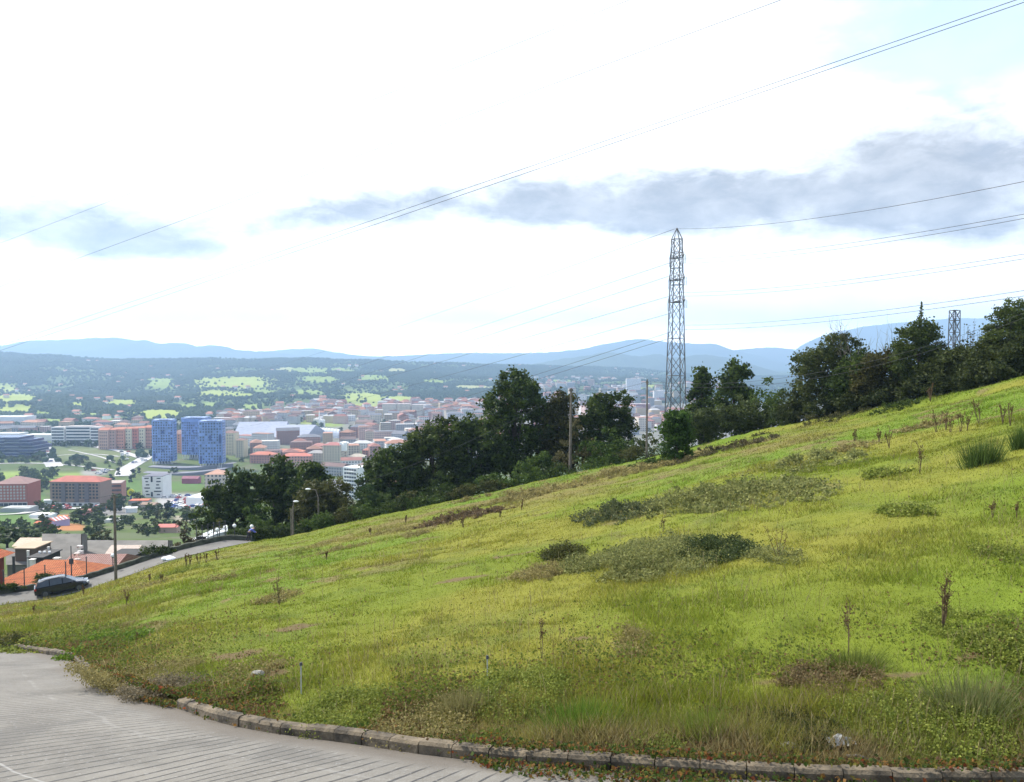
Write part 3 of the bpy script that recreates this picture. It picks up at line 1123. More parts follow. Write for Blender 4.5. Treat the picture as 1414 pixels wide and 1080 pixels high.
def shrub(name, label, cat, px, top, base, wpx, off=3.0, leaves=2200, leaf=0.22, pal=FRESH, seed=1, clump=.42, D=None, group=None, depth=None, n=6):
    if D is None:
        D = float(SKY_D(px)) + off
    pb = P(px, base, D)
    g = float(H(pb.x, D, False))
    zt = P(px, top, D).z
    w = wpx / F * D * 1.2
    r = random.Random(seed)
    h = (zt - g) * 1.06
    leaves = int(leaves * 1.3)
    dd = depth or max(1.2, min(w * .7, 5))
    bl = [(0, 0, h * .35, w * .38, dd * .38, h * .42)]
    for i in range(n):
        u = (i + .5) / n - .5
        hh = h * r.uniform(.55, .92) * (1 - 1.1 * u * u)
        bl.append((u * w * .85, r.uniform(-.3, .3) * dd, hh * .62, w * r.uniform(.11, .2), dd * r.uniform(.2, .34), hh * .36))
    bl.append((r.uniform(-.12, .12) * w, 0, h * .84, w * .16, dd * .2, h * .15))
    o = link_mesh(name, foliage_mesh(name, bl, leaves, leaf, clump, pal[0], pal[1], zmin=-0.4))
    o.location = (pb.x, D, g)
    return tag(o, label, cat, group)


def brow_planting():
    # left mass above the lane
    tree('evergreen_tree', 'broad dark evergreen tree at the left end of the wood above the hedge', 'tree', 322, 643, 732, 84, 24, seed=11, leaves=8500, leaf=.36)
    tree('evergreen_tree', 'tallest dark evergreen tree behind the pale green bushes and the clipped hedge', 'tree', 378, 627, 735, 96, 27, seed=12, leaves=9500, leaf=.36)
    tree('evergreen_tree', 'dark evergreen tree beside the double street lamp, right end of the left clump', 'tree', 428, 632, 735, 64, 22, seed=13, leaves=7000, leaf=.36)
    shrub('bush', 'wide pale green bush rising behind the clipped dark hedge', 'bush', 365, 702, 748, 96, 8, 3800, .22, FRESH, 14)
    shrub('bush', 'dull green bush squeezed between the pale roof and the dark evergreens', 'bush', 300, 716, 748, 56, 9, 2200, .22, OLIVE, 15)
    shrub('bush', 'purple brown bush left of the pale grey roof by the lane', 'bush', 255, 722, 766, 46, 7, 2400, .24, ((0.04, 0.035, 0.022), (0.085, 0.07, 0.035)), 16)
    shrub('bush', 'round dark bush beside the lane near the black shed', 'bush', 205, 752, 778, 22, 7.5, 1300, .2, OAK, 17)
    tree('leafy_tree', 'olive green leafy tree right of the double street lamp', 'tree', 446, 662, 735, 78, 7, seed=18, leaves=6500, leaf=.26, pal=OLIVE)
    shrub('bush', 'low fresh green bush at the foot of the olive leafy tree', 'bush', 452, 712, 735, 60, 3, 2200, .2, FRESH, 19)
    shrub('bush', 'green bush with an upright top below the white apartment block', 'bush', 520, 668, 720, 62, 6, 3600, .24, ((0.03, 0.055, 0.016), (0.08, 0.115, 0.03)), 20)
    shrub('bush', 'small leaning bush at the meadow edge left of the broad oaks', 'bush', 478, 690, 724, 36, 3, 1600, .2, OLIVE, 21)
    # the big oaks
    tree('oak_tree', 'spreading dark oak at the left end of the tall oak row', 'tree', 540, 615, 700, 78, 12, seed=22, leaves=9500, leaf=.30)
    tree('oak_tree', 'rounded oak stepping up between the left oak and the tallest one', 'tree', 598, 572, 690, 92, 14, seed=23, leaves=11000, leaf=.30, pal=((0.024, 0.037, 0.010), (0.082, 0.108, 0.021)))
    tree('oak_tree', 'dark oak leaning against the left flank of the tallest oak', 'tree', 652, 568, 676, 70, 13, seed=24, leaves=8000, leaf=.30)
    tree('oak_tree', 'tallest dark oak rising above the far hills at mid picture', 'tree', 713, 503, 665, 100, 12, seed=25, leaves=15000, leaf=.30, n=12)
    tree('oak_tree', 'brownish topped oak behind the leaning utility pole', 'tree', 768, 538, 655, 66, 12, seed=26, leaves=8000, leaf=.28, pal=((0.03, 0.036, 0.012), (0.085, 0.082, 0.022)))
    tree('oak_tree', 'round headed oak closing the oak row on the right', 'tree', 829, 539, 640, 84, 13, seed=27, leaves=10500, leaf=.28, pal=((0.022, 0.040, 0.010), (0.072, 0.098, 0.02)))
    shrub('bush', 'thin brownish bush wrapped round the leaning utility pole', 'bush', 800, 582, 652, 66, 5, 2600, .20, DUSTY, 28)
    shrub('bush', 'dense green bush left of the leaning utility pole', 'bush', 744, 620, 664, 56, 4, 2600, .22, FRESH, 29)
    shrub('bush', 'low green bush at the foot of the tallest oak', 'bush', 676, 652, 682, 60, 3, 1800, .2, FRESH, 30)
    shrub('bush', 'mounded dark green bush under the rounded oak by the meadow', 'bush', 612, 656, 698, 64, 4, 2600, .22, OAK, 31)
    shrub('bush', 'low straggly bush between the upright bush and the mounded one', 'bush', 565, 676, 706, 46, 3, 1700, .2, OLIVE, 32)
    shrub('hedge_bush', 'low bright green hedge bush between the two utility poles', 'bush', 845, 594, 640, 84, 4, 3400, .2, FRESH, 33, n=9)
    shrub('hedge_bush', 'low green hedge bush reaching right behind the thin pole', 'bush', 888, 592, 628, 44, 5, 1700, .2, ((0.05, 0.07, 0.02), (0.10, 0.12, 0.04)), 34)
    for i, px in enumerate(range(446, 905, 27)):
        b_ = float(SKY_P(px))
        if abs(px - 787) < 14:
            continue
        q_ = random.Random(900 + i)
        shrub('brow_bush', 'low bush in the straggling hedge along the brow under the oaks', 'bush', px, b_ - q_.uniform(12, 24), b_ + 6, q_.uniform(34, 50), 1.6, 1300, .17, q_.choice((FRESH, OLIVE, OAK, FRESH)), 900 + i, group='low bushes along the brow under the oaks')
    # right of the lattice tower
    tree('small_oak', 'lacy dark small tree just right of the lattice tower', 'tree', 968, 504, 590, 42, 16, seed=35, leaves=4800, leaf=.30, inner=.6)
    tree('small_oak', 'lacy dark small tree with the pointed crown over the bramble bank', 'tree', 1015, 491, 580, 46, 15, seed=36, leaves=4400, leaf=.30, inner=.6)
    shrub('bush', 'bright green bush between the lacy trees and the long dark thicket', 'bush', 1058, 522, 576, 42, 8, 2200, .24, FRESH, 37)
    shrub('bramble_bank', 'long low bramble bank below the lacy trees', 'bramble', 1010, 550, 606, 140, 3, 12000, .2, ((0.035, 0.05, 0.014), (0.09, 0.11, 0.03)), 38, n=14)
    shrub('bramble_bank', 'dark bramble bank hanging over the left end of the long thicket', 'bramble', 1085, 535, 590, 40, 4, 2600, .18, OAK, 39)
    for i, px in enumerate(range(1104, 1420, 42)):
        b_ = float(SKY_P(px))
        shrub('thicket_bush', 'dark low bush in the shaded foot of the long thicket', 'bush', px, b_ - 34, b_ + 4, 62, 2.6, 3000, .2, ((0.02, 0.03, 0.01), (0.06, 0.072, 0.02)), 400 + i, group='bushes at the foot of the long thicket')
    tree('thicket_tree', 'bushy dark tree at the left end of the long thicket on the brow', 'tree', 1140, 462, 575, 100, 5, seed=40, leaves=11000, leaf=.20, clump=.5, pal=((0.03, 0.042, 0.012), (0.085, 0.1, 0.028)))
    tree('thicket_tree', 'low rusty tinged tree in the dip of the long thicket', 'tree', 1216, 484, 566, 80, 4, seed=41, leaves=8500, leaf=.19, clump=.5, pal=((0.034, 0.036, 0.012), (0.088, 0.082, 0.025)))
    tree('thicket_tree', 'narrow dark tree filling the thicket under the bare branches', 'tree', 1180, 482, 570, 60, 3.5, seed=42, leaves=6500, leaf=.19, clump=.5)
    tree('spired_tree', 'tall thicket tree topped by a thin conifer spire', 'tree', 1268, 437, 560, 76, 5, seed=43, leaves=9500, leaf=.19, clump=.5, pal=((0.03, 0.045, 0.012), (0.085, 0.11, 0.025)))
    for i, (px, tp, w) in enumerate([(1312, 478, 70), (1358, 470, 70), (1408, 462, 76)]):
        tree('thicket_tree', ['low hedge tree below the distant lattice mast', 'low hedge tree left of the pale tall tree at the right edge', 'dark hedge tree at the foot of the tall tree on the right edge'][i], 'tree', px, tp, 552 - 9 * i, w, 4.5, seed=44 + i, leaves=8000, leaf=.18, clump=.5, pal=((0.03, 0.04, 0.012), (0.075, 0.09, 0.024)))
    tree('tall_tree', 'tall loose crowned tree at the right edge of the picture', 'tree', 1392, 410, 520, 66, 6, seed=48, leaves=6500, leaf=.18, clump=.42, pal=((0.035, 0.052, 0.014), (0.095, 0.12, 0.028)), inner=.55)
    tree('tall_tree', 'tall tree cut by the right border behind the loose crowned one', 'tree', 1440, 415, 520, 60, 8, seed=49, leaves=4500, leaf=.2, clump=.42)
    # conifer spire
    D = float(SKY_D(1272)) + 6
    p = P(1272, 450, D)
    t = thing('young_conifer', 'thin pointed young conifer poking out of the thicket', 'tree', (p.x, D, float(H(p.x, D, False))))
    zt = P(1272, 418, D).z - t.location.z
    pts, tn = [], []
    for k_, z in enumerate(np.linspace(zt * .5, zt, 40)):
        r = ((zt - z) / zt * 2.4 + .04) * (.55 + .6 * ((k_ * 7) % 5) / 4)
        m = int(7 + 5 * r * 3)
        a = rng.uniform(0, 6.28, m)
        rr = r * rng.uniform(.2, 1, m)
        pts.append(np.stack([np.cos(a) * rr, np.sin(a) * rr, z + rng.uniform(-.1, .1, m) - rr * .25], 1))
        tn.append(rng.uniform(0, 1, m))
    pts = np.concatenate(pts)
    v, f, c = leaf_cards(pts, .16, lerp(np.array(OAK[0]), np.array(OAK[1]), np.concatenate(tn)))
    link_mesh('crown', mesh_np('crown', v, f, M_LEAF, col=c), t)
    mb = MB()
    mb.tube([(0, 0, -.4), (0, 0, zt * .5), (0, 0, zt + .1)], [.16, .09, .012])
    mb.build('trunk', M_BARK, t)
    # bare grey branches
    r = random.Random(5)

    def branch(mb, p, d, L, rad, lev):
        pts = [p]
        q = Vector(p)
        d = Vector(d).normalized()
        for k in range(4):
            d = (d + Vector((r.uniform(-.3, .3), r.uniform(-.3, .3), r.uniform(-.05, .25)))).normalized()
            q = q + d * L / 4
            pts.append(q.copy())
        mb.tube(pts, [rad * (1 - .18 * k) for k in range(5)], 5, cap=False)
        if lev:
            for k in range(2 + lev):
                e = (d + Vector((r.uniform(-.9, .9), r.uniform(-.9, .9), r.uniform(-.2, .5)))).normalized()
                branch(mb, pts[r.choice((2, 3, 4))], e, L * .62, rad * .5, lev - 1)
    for px, top, lab in ((1186, 452, 'bare grey dead tree standing out of the dip in the thicket'), (1236, 470, 'small bare twiggy tree left of the spired tree')):
        D = float(SKY_D(px)) + 6
        p = P(px, 500, D)
        g = float(H(p.x, D, False))
        h = P(px, top, D).z - g
        mb = MB()
        for dx in (-.35, .3):
            branch(mb, Vector((0, 0, -.3)), (dx, 0, 1), h * .62, .09, 3)
        o = mb.build('dead_tree', M_DEADWOOD)
        o.location = (p.x, D, g)
        tag(o, lab, 'dead tree')
    for i, (px, top) in enumerate([(1290, 438), (1332, 446), (1341, 440), (1352, 448), (1361, 444)]):
        D = float(SKY_D(px)) + 9
        p = P(px, 500, D)
        g = float(H(p.x, D, False))
        h = P(px, top, D).z - g
        mb = MB()
        pts, tn = [], []
        for k in range(7):
            a = r.uniform(0, 6.28)
            x0 = r.uniform(.1, .5)
            e = (x0 * math.cos(a), x0 * math.sin(a), h * r.uniform(.75, 1))
            mb.tube([(0, 0, -.3), (e[0] * .6, e[1] * .6, h * .5), e], [.03, .02, .006], 4, cap=False)
            for s in np.linspace(.45, 1, 16):
                pts.append([e[0] * s + r.uniform(-.12, .12), e[1] * s + r.uniform(-.12, .12), e[2] * s])
                tn.append(r.random())
        t = thing('poplar_sapling', 'thin upright sapling rising from the hedge beside the distant mast', 'sapling', (p.x, D, g), 0, 'saplings along the hedge')
        v, f, c = leaf_cards(np.array(pts), .15, lerp(np.array(OLIVE[0]), np.array(OLIVE[1]), np.array(tn)))
        link_mesh('foliage', mesh_np('foliage', v, f, M_LEAF, col=c), t)
        mb.build('stem', M_BARK, t)
    # ivy covered stump below the lattice tower
    p = G(934, 637)
    D, g = p.y, p.z
    h = P(934, 568, D).z - g
    w = 42 / F * D
    t = thing('ivy_column', 'ivy smothered post standing in front of the lattice tower', 'ivy post', (p.x, D, g))
    bl = [(0, 0, h * .3, w * .46, w * .4, h * .34), (-.1, 0, h * .62, w * .46, w * .4, h * .3), (.08, 0, h * .86, w * .38, w * .34, h * .15), (.25, 0, h * .52, w * .4, w * .4, h * .25)]
    link_mesh('foliage', foliage_mesh('foliage', bl, 9500, .19, .32, (0.022, 0.048, 0.010), (0.07, 0.125, 0.020)), t)
    mb = MB()
    mb.tube([(0, 0, -.4), (0, 0, h * .9)], [.16, .12])
    mb.build('post', M_POLE, t)
    # clipped hedge above the lane
    mb = []
    for i, s in enumerate(np.linspace(318, 432, 40)):
        D = float(SKY_D(s)) + 5.2 + .4 * random.random()
        a = P(s, 725 - (s - 318) * .02, D)
        g = float(H(a.x, D, False))
        hh = P(s, 728 + 2.5 * math.sin(i), D).z - g
        mb.append((a.x, D, g + hh * .5, .55, .7, hh * .5))
    o = link_mesh('clipped_hedge', foliage_mesh('clipped_hedge', mb, 11000, .16, .3, OAK[0], (0.07, 0.10, 0.022), per=30, inner=.7))
    tag(o, 'long clipped dark hedge above the end of the lane', 'hedge')


brow_planting()

# ------------------------------------------------------------------ buildings of the valley
ROOFRED = (0.36, 0.13, 0.075)
ROOFBR = (0.20, 0.11, 0.085)
ROOFGR = (0.16, 0.16, 0.17)


def add_roof(parent, w, d, z, kind, col, over=0.5, rise=None):
    mb = MB()
    a, b = w / 2 + over, d / 2 + over
    rise = rise or min(w, d) * .22
    if kind == 'flat':
        mb.box((0, 0, z + .2), (w - .6, d - .6, .4))
    elif kind == 'gable':
        r = [(-a, 0, z + rise), (a, 0, z + rise)]
        mb.poly([(-a, -b, z), (a, -b, z), r[1], r[0]])
        mb.poly([(a, b, z), (-a, b, z), r[0], r[1]])
        mb.poly([(-a, b, z), (-a, -b, z), r[0]])
        mb.poly([(a, -b, z), (a, b, z), r[1]])
        mb.poly([(-a, b, z), (a, b, z), (a, -b, z), (-a, -b, z)])
    else:
        k = max(a - b, 0.2) if a > b else 0.2
        if a >= b:
            r = [(-k, 0, z + rise), (k, 0, z + rise)]
        else:
            r = [(0, 0, z + rise), (0, 0.01, z + rise)]
        mb.poly([(-a, -b, z), (a, -b, z), r[1], r[0]])
        mb.poly([(a, b, z), (-a, b, z), r[0], r[1]])
        mb.poly([(-a, b, z), (-a, -b, z), r[0]])
        mb.poly([(a, -b, z), (a, b, z), r[1]])
        mb.poly([(-a, b, z), (a, b, z), (a, -b, z), (-a, -b, z)])
    return mb.build('roof', M_ROOF, parent, col)


def wall_shell(w, d, h, below=4.0):
    mb = MB()
    x, y = w / 2, d / 2
    c = [(-x, -y), (x, -y), (x, y), (-x, y)]
    for i in range(4):
        p, q = c[i], c[(i + 1) % 4]
        L = math.dist(p, q)
        off = (L % 3.2) / 2
        mb.poly([(*p, -below), (*q, -below), (*q, h), (*p, h)], 0, [(-off, -below), (L - off, -below), (L - off, h), (-off, h)])
    mb.poly([(*k, h) for k in c], 0, [(0, 0)] * 4)
    return mb


def block(name, label, cat, px, base, wpx, hpx, depth, rz, wall, roof, rcol, group=None, dmin=150.0, fac=None, D=None, extra=None):
    """a block of flats or a house: width and height in photo pixels at the place its foot stands"""
    p = G(px, base, dmin) if D is None else Vector((P(px, base, D).x, D, P(px, base, D).z))
    s = p.y / F
    w, h = wpx * s / max(abs(math.cos(rz)), .5), hpx * s
    t = thing(name, label, cat, (p.x, p.y + depth / 2, p.z), rz, group)
    wall_shell(w, depth, h).build('wall', fac or M_FACADE, t, wall)
    if roof:
        add_roof(t, w, depth, h + .003, roof, rcol)
    return t, w, h, s


def windows(t, w, y, cols, rows, z0, dz, ww, wh, x0=None, x1=None, mat=None, skip=None, name='window', frame=None):
    """window panes standing 3 cm proud of the facade, each its own part"""
    x0 = -w / 2 + 1.2 if x0 is None else x0
    x1 = w / 2 - 1.2 if x1 is None else x1
    mb = MB()
    mb.box((0, 0, 0), (ww, .12, wh))
    me = mb.mesh(name, mat or M_GLASS)
    for r in range(rows):
        for c in range(cols):
            if skip and skip(r, c):
                continue
            o = link_mesh(name, me, t)
            o.location = (x0 + (x1 - x0) * (c + .5) / cols, y, z0 + dz * r)


PLAIN_W = ocol('rendered_wall', 0.85, 0.12, 0.2)
DARKBLUE = (0.018, 0.028, 0.10)


def blue_panel():
    """flush cladding panels in several blues"""
    m, n, b, out = material('blue_cladding')
    uv = n.new('ShaderNodeUVMap')
    oi = n.new('ShaderNodeObjectInfo')
    sp = n.new('ShaderNodeSeparateXYZ')
    n.l.new(uv.outputs[0], sp.inputs[0])
    cb = n.new('ShaderNodeCombineXYZ')
    n.l.new(n.m('FLOOR', n.m('DIVIDE', sp.outputs[0], 2.9)), cb.inputs[0])
    n.l.new(n.m('FLOOR', n.m('DIVIDE', sp.outputs[1], 3.0)), cb.inputs[1])
    wn = n.new('ShaderNodeTexWhiteNoise', noise_dimensions='2D')
    n.l.new(cb.outputs[0], wn.inputs['Vector'])
    hs = n.new('ShaderNodeHueSaturation')
    n.l.new(oi.outputs['Color'], hs.inputs['Color'])
    n.l.new(n.m('ADD', 0.72, n.m('MULTIPLY', wn.outputs[0], 0.56)), hs.inputs['Value'])
    n.l.new(hs.outputs[0], b.inputs['Base Color'])
    b.inputs['Roughness'].default_value = 0.4
    return m


M_BLUE = blue_panel()


def blue_tower(label, px, top, body, foot, wpx, D, rz, seed):
    r = random.Random(seed)
    base = P(px, foot, D)
    s = D / F
    w = wpx * s / (abs(math.cos(rz)) + .55 * abs(math.sin(rz)))
    d = w * .62
    leg = (foot - body) * s
    h = (foot - top) * s
    t = thing('blue_tower', label, 'tower block', (base.x, D + d / 2, base.z), rz, 'blue tower blocks on slanted legs')
    mb = MB()
    ch = 0.9
    x, y = w / 2, d / 2
    c = [(-x + ch, -y), (x - ch, -y), (x, -y + ch), (x, y - ch), (x - ch, y), (-x + ch, y), (-x, y - ch), (-x, -y + ch)]
    for i in range(8):
        p, q = c[i], c[(i + 1) % 8]
        L = math.dist(p, q)
        mb.poly([(*p, leg), (*q, leg), (*q, h), (*p, h)], 0, [(i * 40, 0), (i * 40 + L, 0), (i * 40 + L, h - leg), (i * 40, h - leg)])
    mb.poly([(*k, h) for k in c])
    mb.poly([(*k, leg) for k in c[::-1]])
    mb.build('cladding', M_BLUE, t, (0.14, 0.225, 0.49))
    cr = MB()
    for i in range(8):
        p, q = c[i], c[(i + 1) % 8]
        m = ((p[0] + q[0]) / 2, (p[1] + q[1]) / 2)
        L = math.dist(p, q)
        k = max(1, int(L / 3))
        for j in range(k):
            u = (j + .5) / k
            cr.box((p[0] + (q[0] - p[0]) * u, p[1] + (q[1] - p[1]) * u, h + .7), (.5, .5, 1.4))
    cr.box((0, 0, h + 1.5), (w - 2.5, d - 2.5, .12))
    q = cr.build('roof_railing', M_OCOL, t, (0.35, 0.45, 0.7))
    q['kind'] = 'stuff'
    pl = MB()
    pl.box((0, 0, h + 1.0), (w * .4, d * .4, 2.0))
    pl.build('lift_housing', M_OCOL, t, (0.3, 0.36, 0.5))
    rows = int((h - leg) / 3.0)
    nw = int((w - 2 * ch) / 2.7)
    pane = MB()
    pane.box((0, 0, 0), (1.35, .16, 1.6))
    me = pane.mesh('window', M_GLASS)
    side = MB()
    side.box((0, 0, 0), (.12, 1.1, 1.25))
    me2 = side.mesh('window', M_GLASS)
    n = 0
    for k in range(rows):
        for i in range(nw):
            if n < 96 and r.random() < .8:
                o = link_mesh('window', me, t)
                o.location = (-x + ch + (i + .5) * (2 * x - 2 * ch) / nw, -y - .02, leg + 1.7 + k * (h - leg - .5) / rows)
                n += 1
    m2 = MB()
    for k in range(rows):
        for i in range(int((d - 2 * ch) / 2.8)):
            for sx in (-1, 1):
                m2.box((sx * (x + .02), -y + ch + 1.4 + i * 2.8, leg + 1.7 + k * (h - leg - .5) / rows), (.12, 1.1, 1.25))
    q = m2.build('side_windows', M_GLASS, t)
    q['kind'] = 'stuff'
    # recessed loggias: dark blue double height bays
    for i in range(5):
        lg = MB()
        zz = leg + 3 + r.random() * (h - leg - 10)
        xx = r.choice((-x + ch + 1.6, x - ch - 1.6, 0))
        lg.box((xx, -y - .06, zz), (2.6, .25, r.choice((3.0, 6.0, 8.5))))
        lg.build('loggia', M_OCOL, t, (0.03, 0.06, 0.22))
    n = int(w / 3.2)
    for i in range(n):
        for sy in (-1, 1):
            lm = MB()
            u = -x + ch + (i + .5) * (w - 2 * ch) / n
            for sg in (-1, 1):
                lm.tube([(u, sy * (y - .8), -3), (u + sg * 1.3, sy * (y - .8), leg)], .28, 5)
            lm.build('slanted_leg', M_OCOL, t, (0.62, 0.62, 0.64))
    core = MB()
    core.box((0, 0, leg / 2 - 1.5), (w * .5, d * .5, leg + 3))
    core.build('core', M_OCOL, t, (0.05, 0.055, 0.07))
    return t


def landmarks():
    B = blue_tower
    B('left blue tower block standing apart from the other two', 224, 581, 637, 643, 31, 940, R(8), 1)
    B('rear middle blue tower block half hidden by the right one', 268, 578, 628, 637, 36, 985, R(-6), 2)
    B('right blue tower block nearest the viewer with the widest front', 290, 582.5, 640, 649, 34, 900, R(6), 3)
    # curved podium decks round the towers
    for i, (pa, pb, y0, y1, D) in enumerate([(204, 322, 644.5, 640, 915), (196, 312, 653, 647, 868)]):
        mb = MB()
        pts = []
        for k in range(25):
            u = k / 24
            py = y0 + (y1 - y0) * u + 3.5 * math.sin(math.pi * u)
            pts.append(P(pa + (pb - pa) * u, py, D + 25 * math.cos(math.pi * (u - .5)) * -1))
        for a, b in zip(pts[:-1], pts[1:]):
            mb.poly([a - Vector((0, 0, 9)), b - Vector((0, 0, 9)), b, a])
            mb.poly([a, b, b + Vector((0, 14, 0)), a + Vector((0, 14, 0))])
        o = mb.build('podium_deck', M_OCOL, None, (0.14, 0.14, 0.17))
        tag(o, ['curved grey podium deck under the blue towers', 'lower grey walkway deck in front of the blue towers'][i], 'podium')
    # dark blue terraced building at the left edge
    D = 1010
    p = P(-2, 633, D)
    t = thing('terraced_building', 'dark blue building of staggered horizontal slabs at the left edge', 'building', (p.x, D, p.z))
    s = D / F
    r = random.Random(3)
    for k in range(7):
        z = (31 - 4.4 * k - 2) * s * .98
        xr = 57 - abs(k - 3.2) ** 1.5 * 3.2 - (18 if k == 0 else 0)
        for j, (a, b) in enumerate([(-60, -6), (-6, 14), (14, 34), (34, xr)]):
            if b - a < 3:
                continue
            dz = r.uniform(-.8, .8)
            m = MB()
            m.box(((a + b) / 2 * s, 10 + r.uniform(-3, 3), z + dz), ((b - a) * s, 34, 2.6))
            m.build('glass_storey', plain_blue, t)
            m = MB()
            m.box(((a + b) / 2 * s, 10, z + dz - 1.95), ((b - a) * s + .6, 37, .8))
            m.build('slab_edge', M_OCOL, t, (0.22, 0.24, 0.33))
    # long grey white hall far left
    block('long_hall', 'long pale grey industrial building at the far left below the bright fields', 'building', 8, 588, 50, 12, 40, 0, (0.62, 0.62, 0.62), 'flat', (0.5, 0.5, 0.5), fac=PLAIN_W)
    block('low_white_building', 'long low white walled building right of the dark blue slabs', 'building', 52, 609, 40, 8, 25, 0, (0.62, 0.61, 0.58), 'flat', (0.55, 0.55, 0.53), fac=PLAIN_W)
    block('low_white_building', 'low white walled building behind the dark blue slabs', 'building', 8, 607, 36, 8, 25, 0, (0.64, 0.62, 0.58), 'flat', (0.5, 0.5, 0.5), fac=PLAIN_W)
    # white banded apartment house
    for px, w, tp, lab in ((80, 18, 590, 'left wing of the white apartment house with banded balconies'), (108, 34, 589, 'long main wing of the white apartment house with banded balconies'), (131, 12, 590, 'right wing of the white apartment house with banded balconies')):
        t, ww, hh, s = block('white_apartment_house', lab, 'apartment house', px, 615, w, 615 - tp, 16, 0, (0.70, 0.68, 0.65), 'flat', (0.42, 0.36, 0.33), fac=PLAIN_W)
        for k in range(6):
            m = MB()
            m.box((0, -8.1, hh * (k + .45) / 6), (ww - 1.5, .5, hh / 6 * .48))
            m.build('window_band', M_GLASS, t)
    # coloured apartment houses
    cols = [(0.50, 0.30, 0.23), (0.42, 0.24, 0.19), (0.52, 0.22, 0.14), (0.60, 0.52, 0.38), (0.48, 0.15, 0.10), (0.62, 0.55, 0.40), (0.45, 0.2, 0.14)]
    xs = [136, 150, 160, 172, 182, 191, 200, 212]
    labs = ['salmon brick', 'brown brick', 'orange rendered', 'cream rendered', 'brick red', 'pale ochre', 'russet']
    for i in range(7):
        t, ww, hh, s = block('apartment_house', '%s apartment house in the tiled row left of the blue towers' % labs[i], 'apartment house', (xs[i] + xs[i + 1]) / 2, 621 - .3 * i, xs[i + 1] - xs[i] - .2, 27 + i * .3, 18, 0, cols[i], 'gable', ROOFRED, fac=PLAIN_W)
        windows(t, ww, -9.02, max(2, int(ww / 3.2)), 6, 2.0, hh / 6.3, 1.2, 1.5)
    for i, (px, b, w, h, cl, lb) in enumerate([(245, 626, 11, 27, (0.55, 0.24, 0.15), 'orange apartment house seen in the gap between the blue towers'), (316, 628, 17, 30, (0.58, 0.5, 0.34), 'pale ochre apartment house right of the blue towers'),
                                               (331, 632, 12, 24, (0.56, 0.48, 0.33), 'lower cream apartment house right of the pale ochre one'), (246, 612, 10, 16, (0.66, 0.55, 0.42), 'cream roofed house peeping between the blue towers')]):
        t, ww, hh, s = block('apartment_house', lb, 'apartment house', px, b, w, h, 16, 0, cl, 'hip', ROOFBR, fac=PLAIN_W)
        windows(t, ww, -8.02, max(2, int(ww / 3.4)), 7, 2.0, hh / 7.3, 1.3, 1.4)
    # brown brick apartment block with the red roof
    t, ww, hh, s = block('brick_apartment_block', 'brown brick apartment block with a red tiled roof in the valley', 'apartment block', 105, 699, 72, 34, 14, R(-3), (0.24, 0.165, 0.13), 'hip', (0.40, 0.12, 0.085), dmin=300, fac=PLAIN_W)
    windows(t, ww, -7.02, 14, 5, 5.6, (hh - 5) / 5.2, 1.3, 1.25, skip=lambda r, c: c in (3, 7, 10))
    for c in (3, 7, 10):
        m = MB()
        m.box((-ww / 2 + 1.2 + (ww - 2.4) * (c + .5) / 14, -7.3, hh * .55), (2.8, .6, hh * .78))
        m.build('balcony_bay', M_OCOL, t, (0.13, 0.11, 0.12))
    m = MB()
    m.box((0, -7.4, 1.2), (ww * .96, .8, 2.4))
    m.build('shopfront', M_OCOL, t, (0.55, 0.53, 0.52))
    for c in range(9):
        m = MB()
        m.box((-ww * .44 + c * ww * .11, -7.86, 1.2), (2.0, .12, 1.5))
        m.build('shop_window', M_GLASS, t)
    t, ww, hh, s = block('brick_annex', 'lower brick annex with pink balcony bands beside the brown block', 'apartment block', 151, 692, 24, 24, 16, R(14), (0.38, 0.17, 0.13), 'flat', (0.33, 0.26, 0.23), dmin=300, fac=PLAIN_W)
    for k in range(4):
        m = MB()
        m.box((0, -8.15, hh * (k + .5) / 4), (ww * .94, .5, hh / 4 * .42))
        m.build('window_band', M_OCOL, t, (0.08, 0.06, 0.07))
    t, ww, hh, s = block('red_brick_block', 'red brick apartment block cut by the left border', 'apartment block', 14, 699, 44, 31, 18, R(5), (0.34, 0.11, 0.085), 'hip', (0.26, 0.15, 0.13), dmin=300, fac=PLAIN_W)
    windows(t, ww, -9.02, 9, 5, 5.0, (hh - 4.5) / 5.2, 1.2, 1.2, mat=M_CONC)
    m = MB()
    m.box((0, -9.4, 1.3), (ww * .97, .8, 2.6))
    m.build('arcade', M_OCOL, t, (0.5, 0.46, 0.44))
    for c in range(7):
        m = MB()
        m.box((-ww * .42 + c * ww * .14, -9.86, 1.2), (2.6, .12, 1.9))
        m.build('shop_window', M_GLASS, t)
    # white cubic offices
    t, ww, hh, s = block('white_office_cube', 'white cube shaped office building with dark slot windows', 'office building', 211, 687, 29, 29, 16, 0, (0.72, 0.71, 0.68), 'flat', (0.12, 0.12, 0.15), dmin=300, fac=PLAIN_W)
    r = random.Random(8)
    for k in range(6):
        for sx in (-1, 1):
            m = MB()
            L = ww * r.uniform(.12, .36)
            m.box((sx * ww * .26 + r.uniform(-.5, .5), -8.03, 2.2 + k * hh / 6.4), (L, .14, hh / 6.4 * .36))
            m.build('slot_window', M_GLASS, t)
    for z0, z1 in ((.04, .26), (.74, 1.0)):
        m = MB()
        m.box((-ww * .04, -8.06, hh * (z0 + z1) / 2), (ww * .09, .2, hh * (z1 - z0)))
        m.build('slot_window', M_GLASS, t)
    # big hall by the car park, striped shed, small houses
    block('white_hall', 'flat white hall beside the crowded car park', 'hall', 277, 699, 34, 11, 30, R(-8), (0.74, 0.73, 0.71), 'flat', (0.60, 0.60, 0.60), dmin=300, fac=PLAIN_W)
